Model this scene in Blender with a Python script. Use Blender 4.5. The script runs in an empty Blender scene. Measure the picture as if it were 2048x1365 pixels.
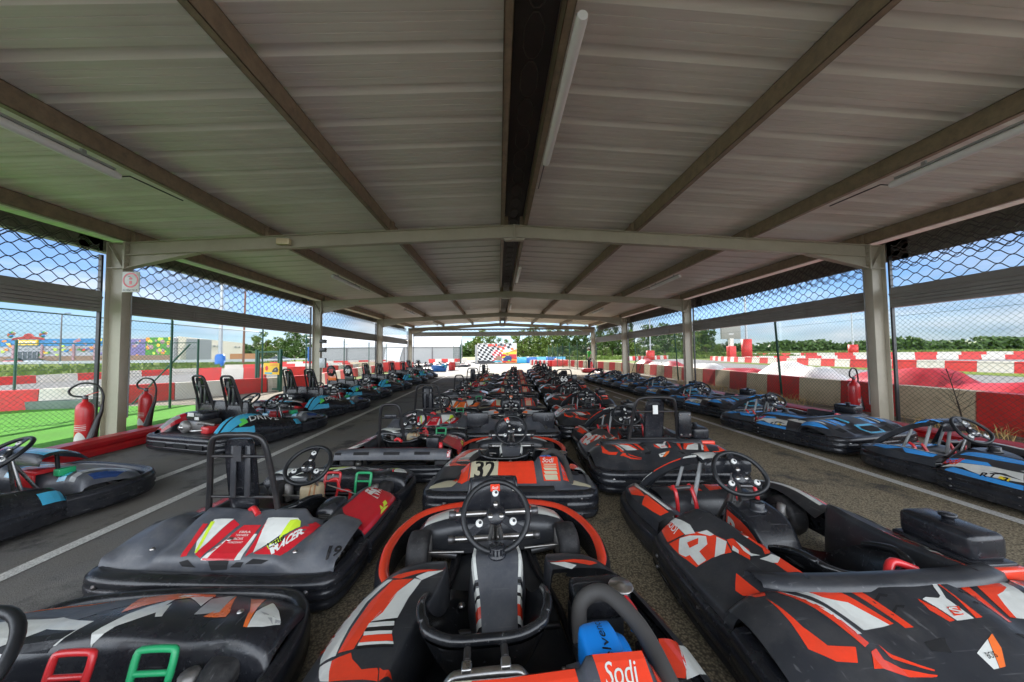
import bpy, bmesh, math, random
from mathutils import Vector, Matrix
from mathutils.geometry import tessellate_polygon
R = math.radians
PI = math.pi
sc = bpy.context.scene
col = sc.collection
rnd = random.Random(7)

# ------------------------------------------------------------------ camera
cam = bpy.data.cameras.new('camera')
cam.sensor_width = 36.0
cam.lens = 655.0 / 2048 * 36.0
cam.clip_start = 0.05
cam.clip_end = 3000
camo = bpy.data.objects.new('camera', cam)
col.objects.link(camo)


def _cam_axis(x, y, z):
    yaw, pitch, roll = 0.04080418, 0.03927961, -0.01041085
    c, s = math.cos(roll), math.sin(roll)
    x, z = x * c - z * s, x * s + z * c
    c, s = math.cos(pitch), math.sin(pitch)
    y, z = y * c - z * s, y * s + z * c
    c, s = math.cos(yaw), math.sin(yaw)
    return Vector((x * c + y * s, -x * s + y * c, z))


_r, _f, _u = _cam_axis(1, 0, 0), _cam_axis(0, 1, 0), _cam_axis(0, 0, 1)
camo.matrix_world = Matrix(((_r.x, _u.x, -_f.x, -0.29), (_r.y, _u.y, -_f.y, 0.0), (_r.z, _u.z, -_f.z, 1.298), (0, 0, 0, 1)))
sc.camera = camo

# ------------------------------------------------------------------ sky, sun, exposure
SUN_EL, SUN_AZ = R(30), R(-3)
world = bpy.data.worlds.new("World")
sc.world = world
world.use_nodes = True
nt = world.node_tree
nt.nodes.clear()
wo = nt.nodes.new('ShaderNodeOutputWorld')
bg = nt.nodes.new('ShaderNodeBackground')
sky = nt.nodes.new('ShaderNodeTexSky')
sky.sky_type = 'NISHITA'
sky.sun_disc = False
sky.sun_elevation = SUN_EL
sky.sun_rotation = SUN_AZ
sky.air_density = 1.0
sky.dust_density = 0.5
sky.ozone_density = 2.5
tc = nt.nodes.new('ShaderNodeTexCoord')
mp = nt.nodes.new('ShaderNodeMapping')
mp.inputs['Scale'].default_value = (1.0, 1.0, 4.2)
n1 = nt.nodes.new('ShaderNodeTexNoise')
n1.inputs['Scale'].default_value = 2.3
n1.inputs['Detail'].default_value = 9
n1.inputs['Roughness'].default_value = 0.58
n1.inputs['Distortion'].default_value = 0.35
cr = nt.nodes.new('ShaderNodeValToRGB')
cr.color_ramp.elements[0].position = 0.42
cr.color_ramp.elements[0].color = (0.18, 0.18, 0.18, 1)
cr.color_ramp.elements[1].position = 0.62
cr.color_ramp.elements[1].color = (0.93, 0.93, 0.93, 1)
n2 = nt.nodes.new('ShaderNodeTexNoise')
n2.inputs['Scale'].default_value = 5.5
n2.inputs['Detail'].default_value = 6
cl = nt.nodes.new('ShaderNodeValToRGB')
cl.color_ramp.elements[0].position = 0.3
cl.color_ramp.elements[0].color = (1.3, 1.75, 2.4, 1)
cl.color_ramp.elements[1].position = 0.68
cl.color_ramp.elements[1].color = (4.7, 4.75, 4.75, 1)
mx = nt.nodes.new('ShaderNodeMixRGB')
nt.links.new(tc.outputs['Generated'], mp.inputs['Vector'])
nt.links.new(mp.outputs['Vector'], n1.inputs['Vector'])
nt.links.new(mp.outputs['Vector'], n2.inputs['Vector'])
nt.links.new(n1.outputs['Fac'], cr.inputs['Fac'])
nt.links.new(n2.outputs['Fac'], cl.inputs['Fac'])
# brightened cloud deck added low behind the camera, unseen, to light the interior
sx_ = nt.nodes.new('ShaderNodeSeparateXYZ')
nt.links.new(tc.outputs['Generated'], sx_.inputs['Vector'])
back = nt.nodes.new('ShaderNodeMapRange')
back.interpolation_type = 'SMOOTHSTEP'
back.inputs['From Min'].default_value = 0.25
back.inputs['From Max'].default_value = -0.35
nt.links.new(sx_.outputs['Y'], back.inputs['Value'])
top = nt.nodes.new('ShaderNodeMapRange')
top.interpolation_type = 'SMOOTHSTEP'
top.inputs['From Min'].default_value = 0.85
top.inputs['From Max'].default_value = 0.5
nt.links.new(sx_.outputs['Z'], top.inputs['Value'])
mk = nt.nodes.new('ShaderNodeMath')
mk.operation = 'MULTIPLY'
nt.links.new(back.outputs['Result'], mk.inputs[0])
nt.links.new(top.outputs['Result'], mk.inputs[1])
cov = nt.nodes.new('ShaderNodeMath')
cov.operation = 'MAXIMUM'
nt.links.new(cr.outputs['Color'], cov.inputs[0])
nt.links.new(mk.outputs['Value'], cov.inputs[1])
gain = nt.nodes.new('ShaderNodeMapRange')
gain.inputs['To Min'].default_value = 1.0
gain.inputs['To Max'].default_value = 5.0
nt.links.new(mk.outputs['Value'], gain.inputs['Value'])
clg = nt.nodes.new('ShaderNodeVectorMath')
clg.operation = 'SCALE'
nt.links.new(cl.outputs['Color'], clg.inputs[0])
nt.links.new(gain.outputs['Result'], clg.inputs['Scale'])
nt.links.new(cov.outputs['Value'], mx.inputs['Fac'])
dim = nt.nodes.new('ShaderNodeVectorMath')
dim.operation = 'MULTIPLY'
dim.inputs[1].default_value = (0.33, 0.48, 0.70)      # dims the clear sky and tints it bluer
nt.links.new(sky.outputs['Color'], dim.inputs[0])
nt.links.new(dim.outputs['Vector'], mx.inputs['Color1'])
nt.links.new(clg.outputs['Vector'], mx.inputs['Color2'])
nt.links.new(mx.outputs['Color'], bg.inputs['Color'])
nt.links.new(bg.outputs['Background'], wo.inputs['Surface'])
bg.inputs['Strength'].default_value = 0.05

sun = bpy.data.lights.new('sun', 'SUN')
sun.energy = 2.3
sun.angle = R(0.6)
sun.color = (1.0, 0.95, 0.87)
suno = bpy.data.objects.new('sun', sun)
suno.rotation_euler = (-(PI / 2 - SUN_EL), 0, -SUN_AZ)
col.objects.link(suno)

sc.view_settings.view_transform = 'Standard'
sc.view_settings.look = 'None'
sc.view_settings.exposure = 2.3
sc.view_settings.gamma = 1.0
sc.view_settings.use_curve_mapping = False
sc.cycles.max_bounces = 8
sc.cycles.diffuse_bounces = 5
sc.cycles.glossy_bounces = 3
sc.cycles.use_denoising = True
sc.cycles.sample_clamp_indirect = 6.0

# ------------------------------------------------------------------ materials
MATS = {}
SPEC = {}


def defmat(name, c, rough=0.5, metal=0.0, var=0.12, vscale=3.0, dirt=None, damt=0.0, dscale=6.0, bump=0.0, bscale=60.0, coat=0.0, spec=0.5):
    SPEC[name] = (c, rough, metal, var, vscale, dirt, damt, dscale, bump, bscale, coat, spec)


def M(name):
    if name in MATS:
        return MATS[name]
    c, rough, metal, var, vscale, dirt, damt, dscale, bump, bscale, coat, spec = SPEC[name]
    m = bpy.data.materials.new(name)
    m.use_nodes = True
    t = m.node_tree
    b = t.nodes['Principled BSDF']
    b.inputs['Metallic'].default_value = metal
    b.inputs['Coat Weight'].default_value = coat
    b.inputs['Coat Roughness'].default_value = 0.12
    b.inputs['Specular IOR Level'].default_value = spec
    co = t.nodes.new('ShaderNodeTexCoord')
    nz = t.nodes.new('ShaderNodeTexNoise')
    nz.inputs['Scale'].default_value = vscale
    nz.inputs['Detail'].default_value = 6
    nz.inputs['Roughness'].default_value = 0.65
    t.links.new(co.outputs['Object'], nz.inputs['Vector'])
    rp = t.nodes.new('ShaderNodeValToRGB')
    rp.color_ramp.elements[0].position = 0.3
    rp.color_ramp.elements[1].position = 0.7
    rp.color_ramp.elements[0].color = tuple(x * (1 - var) for x in c) + (1,)
    rp.color_ramp.elements[1].color = tuple(min(1, x * (1 + var)) for x in c) + (1,)
    t.links.new(nz.outputs['Fac'], rp.inputs['Fac'])
    out = rp.outputs['Color']
    if dirt:
        n2 = t.nodes.new('ShaderNodeTexNoise')
        n2.inputs['Scale'].default_value = dscale
        n2.inputs['Detail'].default_value = 8
        n2.inputs['Roughness'].default_value = 0.7
        t.links.new(co.outputs['Object'], n2.inputs['Vector'])
        r2 = t.nodes.new('ShaderNodeValToRGB')
        r2.color_ramp.elements[0].position = 0.45
        r2.color_ramp.elements[0].color = (0, 0, 0, 1)
        r2.color_ramp.elements[1].position = 0.75
        r2.color_ramp.elements[1].color = (damt, damt, damt, 1)
        t.links.new(n2.outputs['Fac'], r2.inputs['Fac'])
        mm = t.nodes.new('ShaderNodeMixRGB')
        t.links.new(r2.outputs['Color'], mm.inputs['Fac'])
        t.links.new(out, mm.inputs['Color1'])
        mm.inputs['Color2'].default_value = tuple(dirt) + (1,)
        out = mm.outputs['Color']
    if name.startswith('plastic_') or name in ('rubber', 'seat_black'):
        # fine scuffs: stretched, thresholded noise in two directions
        for sc_, rot in (((3, 70, 55), 0.3), ((60, 4, 70), -0.5)):
            mpp = t.nodes.new('ShaderNodeMapping')
            mpp.inputs['Scale'].default_value = sc_
            mpp.inputs['Rotation'].default_value = (0.2, 0.1, rot)
            t.links.new(co.outputs['Object'], mpp.inputs['Vector'])
            n5 = t.nodes.new('ShaderNodeTexNoise')
            n5.inputs['Scale'].default_value = 1.0
            n5.inputs['Detail'].default_value = 3
            t.links.new(mpp.outputs['Vector'], n5.inputs['Vector'])
            r5_ = t.nodes.new('ShaderNodeValToRGB')
            r5_.color_ramp.elements[0].position = 0.66
            r5_.color_ramp.elements[0].color = (0, 0, 0, 1)
            r5_.color_ramp.elements[1].position = 0.74
            r5_.color_ramp.elements[1].color = (0.5, 0.5, 0.5, 1)
            t.links.new(n5.outputs['Fac'], r5_.inputs['Fac'])
            m5 = t.nodes.new('ShaderNodeMixRGB')
            t.links.new(r5_.outputs['Color'], m5.inputs['Fac'])
            t.links.new(out, m5.inputs['Color1'])
            m5.inputs['Color2'].default_value = (0.13, 0.13, 0.135, 1)
            out = m5.outputs['Color']
    t.links.new(out, b.inputs['Base Color'])
    mr = t.nodes.new('ShaderNodeMapRange')
    mr.inputs['To Min'].default_value = max(0.03, rough * 0.75)
    mr.inputs['To Max'].default_value = min(1, rough * 1.3)
    t.links.new(nz.outputs['Fac'], mr.inputs['Value'])
    t.links.new(mr.outputs['Result'], b.inputs['Roughness'])
    if bump > 0:
        n3 = t.nodes.new('ShaderNodeTexNoise')
        n3.inputs['Scale'].default_value = bscale
        n3.inputs['Detail'].default_value = 4
        t.links.new(co.outputs['Object'], n3.inputs['Vector'])
        bp = t.nodes.new('ShaderNodeBump')
        bp.inputs['Strength'].default_value = bump
        bp.inputs['Distance'].default_value = 0.01
        t.links.new(n3.outputs['Fac'], bp.inputs['Height'])
        t.links.new(bp.outputs['Normal'], b.inputs['Normal'])
    MATS[name] = m
    return m


DUST = (0.22, 0.20, 0.17)
# karts
defmat('plastic_black', (0.013, 0.014, 0.018), 0.25, var=0.3, dirt=(0.05, 0.05, 0.052), damt=0.5, dscale=9, bump=0.05, bscale=90)
defmat('plastic_dark', (0.026, 0.028, 0.033), 0.30, var=0.2, dirt=(0.075, 0.072, 0.07), damt=0.55, dscale=7, bump=0.05, bscale=90)
defmat('plastic_grey', (0.062, 0.067, 0.080), 0.36, var=0.2, dirt=(0.17, 0.165, 0.16), damt=0.5, dscale=7)
defmat('void_black', (0.006, 0.006, 0.007), 0.8)  # flat black painted on for the dark inside vents and slots
defmat('rubber', (0.013, 0.013, 0.015), 0.6, var=0.3, dirt=(0.09, 0.085, 0.08), damt=0.6, dscale=12, bump=0.15, bscale=150)
defmat('seat_black', (0.007, 0.0075, 0.009), 0.18, var=0.2, dirt=(0.06, 0.06, 0.06), damt=0.35, dscale=8)
defmat('grip_black', (0.010, 0.011, 0.013), 0.42, var=0.2, bump=0.1, bscale=200)
defmat('steel', (0.55, 0.54, 0.52), 0.28, 0.95, var=0.15, dirt=(0.25, 0.15, 0.09), damt=0.5, dscale=14)
defmat('steel_dark', (0.14, 0.14, 0.145), 0.4, 0.8, var=0.25, dirt=(0.2, 0.13, 0.08), damt=0.45, dscale=10)
defmat('frame_black', (0.02, 0.02, 0.022), 0.3, 0.2, var=0.2, dirt=(0.08, 0.06, 0.05), damt=0.4, dscale=10)
defmat('vinyl_red', (0.78, 0.055, 0.022), 0.22, var=0.06, dirt=(0.30, 0.05, 0.03), damt=0.35, dscale=8, coat=0.5)
defmat('vinyl_crimson', (0.55, 0.018, 0.03), 0.22, var=0.06, dirt=(0.22, 0.03, 0.03), damt=0.35, dscale=8, coat=0.5)
defmat('vinyl_orange', (0.85, 0.17, 0.035), 0.25, var=0.06, dirt=(0.4, 0.12, 0.06), damt=0.35, dscale=8, coat=0.4)
defmat('vinyl_white', (0.66, 0.67, 0.63), 0.3, var=0.05, dirt=(0.36, 0.35, 0.32), damt=0.55, dscale=8, coat=0.3)
defmat('vinyl_cream', (0.50, 0.46, 0.32), 0.35, var=0.05, dirt=(0.33, 0.30, 0.22), damt=0.4, dscale=8, coat=0.2)
defmat('vinyl_grey', (0.36, 0.37, 0.37), 0.3, var=0.08, dirt=(0.2, 0.2, 0.2), damt=0.5, dscale=8, coat=0.3)
defmat('vinyl_black', (0.014, 0.014, 0.016), 0.25, var=0.1, coat=0.3)
defmat('vinyl_blue', (0.045, 0.30, 0.74), 0.22, var=0.08, dirt=(0.05, 0.12, 0.25), damt=0.35, dscale=8, coat=0.5)
defmat('vinyl_sky', (0.06, 0.40, 0.62), 0.22, var=0.08, dirt=(0.08, 0.22, 0.3), damt=0.35, dscale=8, coat=0.5)
defmat('vinyl_navy', (0.02, 0.05, 0.16), 0.25, var=0.08, coat=0.4)
defmat('vinyl_lime', (0.55, 0.72, 0.04), 0.3, var=0.06, coat=0.3)
defmat('vinyl_green', (0.12, 0.62, 0.10), 0.3, var=0.06, coat=0.3)
defmat('vinyl_yellow', (0.82, 0.62, 0.03), 0.3, var=0.06, coat=0.3)
defmat('paint_red', (0.62, 0.025, 0.03), 0.3, var=0.08, dirt=(0.25, 0.04, 0.03), damt=0.3, dscale=12, coat=0.3)
defmat('paint_green', (0.02, 0.34, 0.13), 0.35, var=0.1, dirt=(0.05, 0.18, 0.09), damt=0.3, dscale=12)
defmat('engine_blue', (0.01, 0.24, 0.78), 0.38, var=0.06)
defmat('engine_grey', (0.28, 0.27, 0.26), 0.45, 0.6, var=0.25, dirt=(0.1, 0.08, 0.06), damt=0.6, dscale=20)
defmat('bottle_white', (0.52, 0.42, 0.27), 0.45, var=0.15, dirt=(0.32, 0.2, 0.1), damt=0.5, dscale=9)
defmat('hose_grey', (0.055, 0.052, 0.05), 0.7, var=0.15)
# building and yard
defmat('frame_paint', (0.44, 0.405, 0.32), 0.45, var=0.06, vscale=2, dirt=(0.30, 0.25, 0.18), damt=0.3, dscale=5)
defmat('purlin_steel', (0.31, 0.24, 0.165), 0.5, 0.15, var=0.2, vscale=9, dirt=(0.13, 0.12, 0.11), damt=0.6, dscale=12)
defmat('ridge_dark', (0.05, 0.045, 0.04), 0.6, var=0.3)
defmat('shutter_steel', (0.27, 0.265, 0.25), 0.45, 0.2, var=0.1, dirt=(0.2, 0.19, 0.17), damt=0.4, dscale=4)
defmat('grille_back', (0.20, 0.19, 0.165), 0.6, 0.0, var=0.3, vscale=14)
defmat('grille_steel', (0.075, 0.072, 0.066), 0.5, 0.2, var=0.15)
defmat('tube_white', (0.86, 0.86, 0.87), 0.35, var=0.03)
defmat('galv', (0.42, 0.44, 0.45), 0.45, 0.5, var=0.12)
defmat('kerb_red', (0.48, 0.012, 0.018), 0.4, var=0.12, dirt=(0.22, 0.03, 0.03), damt=0.5, dscale=5, coat=0.15)
defmat('gable_red', (0.36, 0.035, 0.03), 0.6)
defmat('block_red', (0.70, 0.035, 0.03), 0.5, var=0.15, vscale=2, dirt=(0.26, 0.07, 0.05), damt=0.6, dscale=5)
defmat('block_white', (0.72, 0.67, 0.59), 0.6, var=0.08, vscale=2, dirt=(0.40, 0.31, 0.2), damt=0.6, dscale=4)
defmat('block_cream', (0.74, 0.61, 0.41), 0.6, var=0.10, vscale=2, dirt=(0.36, 0.27, 0.16), damt=0.65, dscale=4)
defmat('fence_green', (0.012, 0.085, 0.055), 0.4, var=0.15)
defmat('wire_green', (0.028, 0.07, 0.055), 0.5, var=0.15)
defmat('tarp_red', (0.45, 0.02, 0.028), 0.4, var=0.12, dirt=(0.30, 0.10, 0.10), damt=0.35, dscale=2, bump=0.3, bscale=7)
defmat('tarp_white', (0.70, 0.69, 0.66), 0.42, var=0.08, dirt=(0.42, 0.38, 0.33), damt=0.5, dscale=2, bump=0.3, bscale=7)
defmat('tarp_blue', (0.03, 0.16, 0.48), 0.35, var=0.2, bump=0.3, bscale=12)
defmat('tent_white', (0.80, 0.80, 0.80), 0.5, var=0.03)
defmat('tent_side', (0.36, 0.36, 0.345), 0.55, var=0.05)
defmat('cabin_grey', (0.30, 0.325, 0.36), 0.5, var=0.06)
defmat('cabin_blue', (0.03, 0.14, 0.42), 0.45, var=0.06)
defmat('pvc_white', (0.72, 0.72, 0.72), 0.4, var=0.04)
defmat('glass_dark', (0.03, 0.04, 0.05), 0.1, var=0.2)
defmat('house_white', (0.62, 0.57, 0.50), 0.7, var=0.04, dirt=(0.5, 0.45, 0.38), damt=0.3, dscale=0.4)
defmat('shop_blue', (0.03, 0.20, 0.44), 0.5, var=0.1)
defmat('shop_white', (0.40, 0.40, 0.43), 0.6, var=0.06)
defmat('shop_brown', (0.30, 0.19, 0.13), 0.7, var=0.1)
defmat('shop_purple', (0.19, 0.155, 0.34), 0.6, var=0.3, vscale=1.0)
defmat('shop_green', (0.075, 0.27, 0.04), 0.6, var=0.3, vscale=1.0)
defmat('paint_pink', (0.42, 0.25, 0.28), 0.6)
defmat('paint_yellow', (0.80, 0.55, 0.05), 0.5)
defmat('paint_orange', (0.80, 0.28, 0.04), 0.5)
defmat('paint_teal', (0.05, 0.40, 0.50), 0.5)
defmat('wood_pole', (0.22, 0.10, 0.06), 0.7, var=0.2)
defmat('timber', (0.42, 0.20, 0.09), 0.7, var=0.2)
defmat('barrel_blue', (0.03, 0.17, 0.55), 0.35, var=0.1)
defmat('bark', (0.10, 0.075, 0.055), 0.85, var=0.25)
defmat('leaf_mid', (0.060, 0.115, 0.018), 0.6, var=0.35, vscale=0.9)
defmat('leaf_light', (0.115, 0.175, 0.022), 0.6, var=0.35, vscale=0.9)
defmat('leaf_dark', (0.028, 0.062, 0.020), 0.6, var=0.35, vscale=0.9)
defmat('dry_straw', (0.52, 0.36, 0.14), 0.7, var=0.25)
defmat('weed_stem', (0.05, 0.035, 0.025), 0.8, var=0.2)
defmat('car_red', (0.5, 0.05, 0.05), 0.25, coat=0.6)
defmat('car_silver', (0.5, 0.52, 0.54), 0.25, 0.3, coat=0.6)
defmat('car_dark', (0.05, 0.06, 0.08), 0.25, coat=0.6)
defmat('skin', (0.50, 0.30, 0.21), 0.5)
defmat('shirt_green', (0.03, 0.55, 0.06), 0.7, var=0.08)
defmat('trouser_black', (0.015, 0.016, 0.02), 0.8)
defmat('hair_dark', (0.03, 0.022, 0.018), 0.6)
defmat('cap_white', (0.6, 0.6, 0.6), 0.7)
defmat('screen_grey', (0.26, 0.25, 0.21), 0.4, var=0.05)
defmat('banner_yellow', (0.80, 0.50, 0.02), 0.45, var=0.08)
defmat('rock', (0.34, 0.28, 0.23), 0.8, var=0.2)
defmat('sleeper', (0.14, 0.19, 0.15), 0.8, var=0.2)
defmat('paper_white', (0.70, 0.70, 0.67), 0.5, var=0.04)


# ------------------------------------------------------------------ mesh building
class MB:
    def __init__(s):
        s.v, s.f, s.m, s.sm, s.mats = [], [], [], [], []

    def mi(s, mat):
        if mat not in s.mats:
            s.mats.append(mat)
        return s.mats.index(mat)

    def add(s, vs, fs, mat, smooth=False, T=None):
        o = len(s.v)
        if T is not None:
            vs = [T @ Vector(p) for p in vs]
        s.v.extend([tuple(p) for p in vs])
        k = s.mi(mat)
        for f in fs:
            s.f.append([o + i for i in f])
            s.m.append(k)
            s.sm.append(smooth)

    def box(s, c, d, mat, T=None, bev=0.0, seg=2):
        x, y, z = d[0] / 2, d[1] / 2, d[2] / 2
        if bev <= 0:
            vs = [(c[0] + a * x, c[1] + b * y, c[2] + e * z) for e in (-1, 1) for b in (-1, 1) for a in (-1, 1)]
            s.add(vs, [(0, 2, 3, 1), (4, 5, 7, 6), (0, 1, 5, 4), (2, 6, 7, 3), (0, 4, 6, 2), (1, 3, 7, 5)], mat, False, T)
            return
        bm = bmesh.new()
        bmesh.ops.create_cube(bm, size=1)
        for v in bm.verts:
            v.co = Vector((v.co.x * d[0], v.co.y * d[1], v.co.z * d[2]))
        bmesh.ops.bevel(bm, geom=list(bm.edges), offset=bev, segments=seg, profile=0.5, affect='EDGES')
        bm.verts.index_update()
        s.add([(v.co.x + c[0], v.co.y + c[1], v.co.z + c[2]) for v in bm.verts], [[v.index for v in f.verts] for f in bm.faces], mat, True, T)
        bm.free()

    def tube(s, pts, r, mat, n=8, closed=False, T=None, caps=True):
        P = [Vector(p) for p in pts]
        N = len(P)
        rs = r if isinstance(r, (list, tuple)) else [r] * N
        vs, fs = [], []
        up = None
        for i, p in enumerate(P):
            if closed:
                t = P[(i + 1) % N] - P[i - 1]
            else:
                t = P[min(N - 1, i + 1)] - P[max(0, i - 1)]
            if t.length < 1e-9:
                t = Vector((0, 0, 1))
            t.normalize()
            if up is None:
                up = Vector((0, 0, 1)) if abs(t.z) < 0.9 else Vector((1, 0, 0))
            a = t.cross(up)
            if a.length < 1e-6:
                a = t.orthogonal()
            a.normalize()
            b = a.cross(t)
            up = b
            for k in range(n):
                an = 2 * PI * k / n
                vs.append(p + (a * math.cos(an) + b * math.sin(an)) * rs[i])
        M_ = N if closed else N - 1
        for i in range(M_):
            j = (i + 1) % N
            for k in range(n):
                l = (k + 1) % n
                fs.append((i * n + k, i * n + l, j * n + l, j * n + k))
        s.add(vs, fs, mat, True, T)
        if not closed and caps:
            s.add(vs[:n], [tuple(range(n))], mat, False, T)
            s.add(vs[-n:], [tuple(range(n))], mat, False, T)

    def lathe(s, prof, mat, n=20, T=None, smooth=True):
        vs, fs = [], []
        for (r, z) in prof:
            for k in range(n):
                a = 2 * PI * k / n
                vs.append((r * math.cos(a), r * math.sin(a), z))
        for i in range(len(prof) - 1):
            for k in range(n):
                l = (k + 1) % n
                fs.append((i * n + k, i * n + l, (i + 1) * n + l, (i + 1) * n + k))
        s.add(vs, fs, mat, smooth, T)

    def disc(s, c, r, mat, T=None, n=16, axis='z'):
        vs = []
        for k in range(n):
            a = 2 * PI * k / n
            x, y = r * math.cos(a), r * math.sin(a)
            vs.append({'z': (c[0] + x, c[1] + y, c[2]), 'y': (c[0] + x, c[1], c[2] + y), 'x': (c[0], c[1] + x, c[2] + y)}[axis])
        s.add(vs, [tuple(range(n))], mat, False, T)

    def sweep(s, path, prof, mat, closed=False, T=None, smooth=True, caps=True):
        """profile (outward, z) swept along a plan path (x, y[, dz])"""
        N, K = len(path), len(prof)
        vs, fs = [], []
        for i in range(N):
            p = Vector(path[i][:2])
            dz = path[i][2] if len(path[i]) > 2 else 0
            if closed:
                a, b = Vector(path[i - 1][:2]), Vector(path[(i + 1) % N][:2])
            else:
                a, b = Vector(path[max(0, i - 1)][:2]), Vector(path[min(N - 1, i + 1)][:2])
            t = (b - a).normalized()
            nrm = Vector((t.y, -t.x))
            for (o, z) in prof:
                q = p + nrm * o
                vs.append((q.x, q.y, z + dz))
        for i in range(N if closed else N - 1):
            j = (i + 1) % N
            for k in range(K - 1):
                fs.append((i * K + k, j * K + k, j * K + k + 1, i * K + k + 1))
        s.add(vs, fs, mat, smooth, T)
        if caps and not closed:
            s.add(vs[:K], [tuple(range(K))], mat, False, T)
            s.add(vs[-K:], [tuple(range(K))], mat, False, T)

    def prism(s, poly, z0, z1, mat, T=None):
        n = len(poly)
        vs = [(p[0], p[1], z0) for p in poly] + [(p[0], p[1], z1) for p in poly]
        s.add(vs, [tuple(range(n - 1, -1, -1)), tuple(range(n, 2 * n))] + [(i, (i + 1) % n, n + (i + 1) % n, n + i) for i in range(n)], mat, False, T)

    def quad(s, a, b, c, d, mat, T=None):
        s.add([a, b, c, d], [(0, 1, 2, 3)], mat, False, T)

    def beam(s, p0, p1, sx, sz, mat, up=(0, 0, 1), bev=0):
        p0, p1 = Vector(p0), Vector(p1)
        d = p1 - p0
        y = d.normalized()
        x = y.cross(Vector(up))
        if x.length < 1e-6:
            x = y.orthogonal()
        x.normalize()
        z = x.cross(y)
        c = (p0 + p1) / 2
        T = Matrix(((x.x, y.x, z.x, c.x), (x.y, y.y, z.y, c.y), (x.z, y.z, z.z, c.z), (0, 0, 0, 1)))
        s.box((0, 0, 0), (sx, d.length, sz), mat, T, bev)

    def text(s, txt, org, right, up, h, mat, shear=0.0, bold=0.0, center=True, squeeze=1.0):
        tris, w, hh = text_tris(txt, shear, bold)
        org, right, up = Vector(org), Vector(right).normalized(), Vector(up).normalized()
        k = h / 0.72
        ox = -w / 2 if center else 0
        for t in tris:
            s.add([org + right * ((p[0] + ox) * k * squeeze) + up * ((p[1] - 0.36) * k) for p in t], [(0, 1, 2)], mat)

    def build(s, name, parent=None, mesh_only=False):
        me = bpy.data.meshes.new(name)
        me.from_pydata([tuple(p) for p in s.v], [], s.f)
        for m in s.mats:
            me.materials.append(M(m) if isinstance(m, str) else m)
        me.polygons.foreach_set('material_index', s.m)
        me.polygons.foreach_set('use_smooth', s.sm)
        me.update()
        o = bpy.data.objects.new(name, me)
        col.objects.link(o)
        if parent is not None:
            o.parent = parent
        return o


_TXT = {}


def text_tris(txt, shear=0.0, bold=0.0):
    key = (txt, shear, bold)
    if key in _TXT:
        return _TXT[key]
    c = bpy.data.curves.new('lettering', 'FONT')
    c.body = txt
    c.size = 1.0
    c.shear = shear
    c.offset = bold
    c.resolution_u = 3
    o = bpy.data.objects.new('lettering', c)
    me = bpy.data.meshes.new_from_object(o)
    out = []
    for p in me.polygons:
        vs = [me.vertices[i].co for i in p.vertices]
        for k in range(1, len(vs) - 1):
            out.append([(vs[0].x, vs[0].y), (vs[k].x, vs[k].y), (vs[k + 1].x, vs[k + 1].y)])
    xs = [q[0] for t in out for q in t] or [0]
    x0 = min(xs)
    out = [[(q[0] - x0, q[1]) for q in t] for t in out]
    w = max(xs) - x0
    bpy.data.objects.remove(o)
    bpy.data.curves.remove(c)
    bpy.data.meshes.remove(me)
    _TXT[key] = (out, w, 0.72)
    return _TXT[key]


def catmull(P, n):
    """resample a list of points (tuples) through Catmull-Rom, n steps per span"""
    N = len(P)
    out = []
    for i in range(N - 1):
        p0 = P[max(0, i - 1)]
        p1, p2 = P[i], P[i + 1]
        p3 = P[min(N - 1, i + 2)]
        for k in range(n):
            t = k / n
            out.append(tuple(0.5 * ((2 * b) + (-a + c) * t + (2 * a - 5 * b + 4 * c - d) * t * t + (-a + 3 * b - 3 * c + d) * t ** 3) for a, b, c, d in zip(p0, p1, p2, p3)))
    out.append(tuple(P[-1]))
    return out


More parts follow.
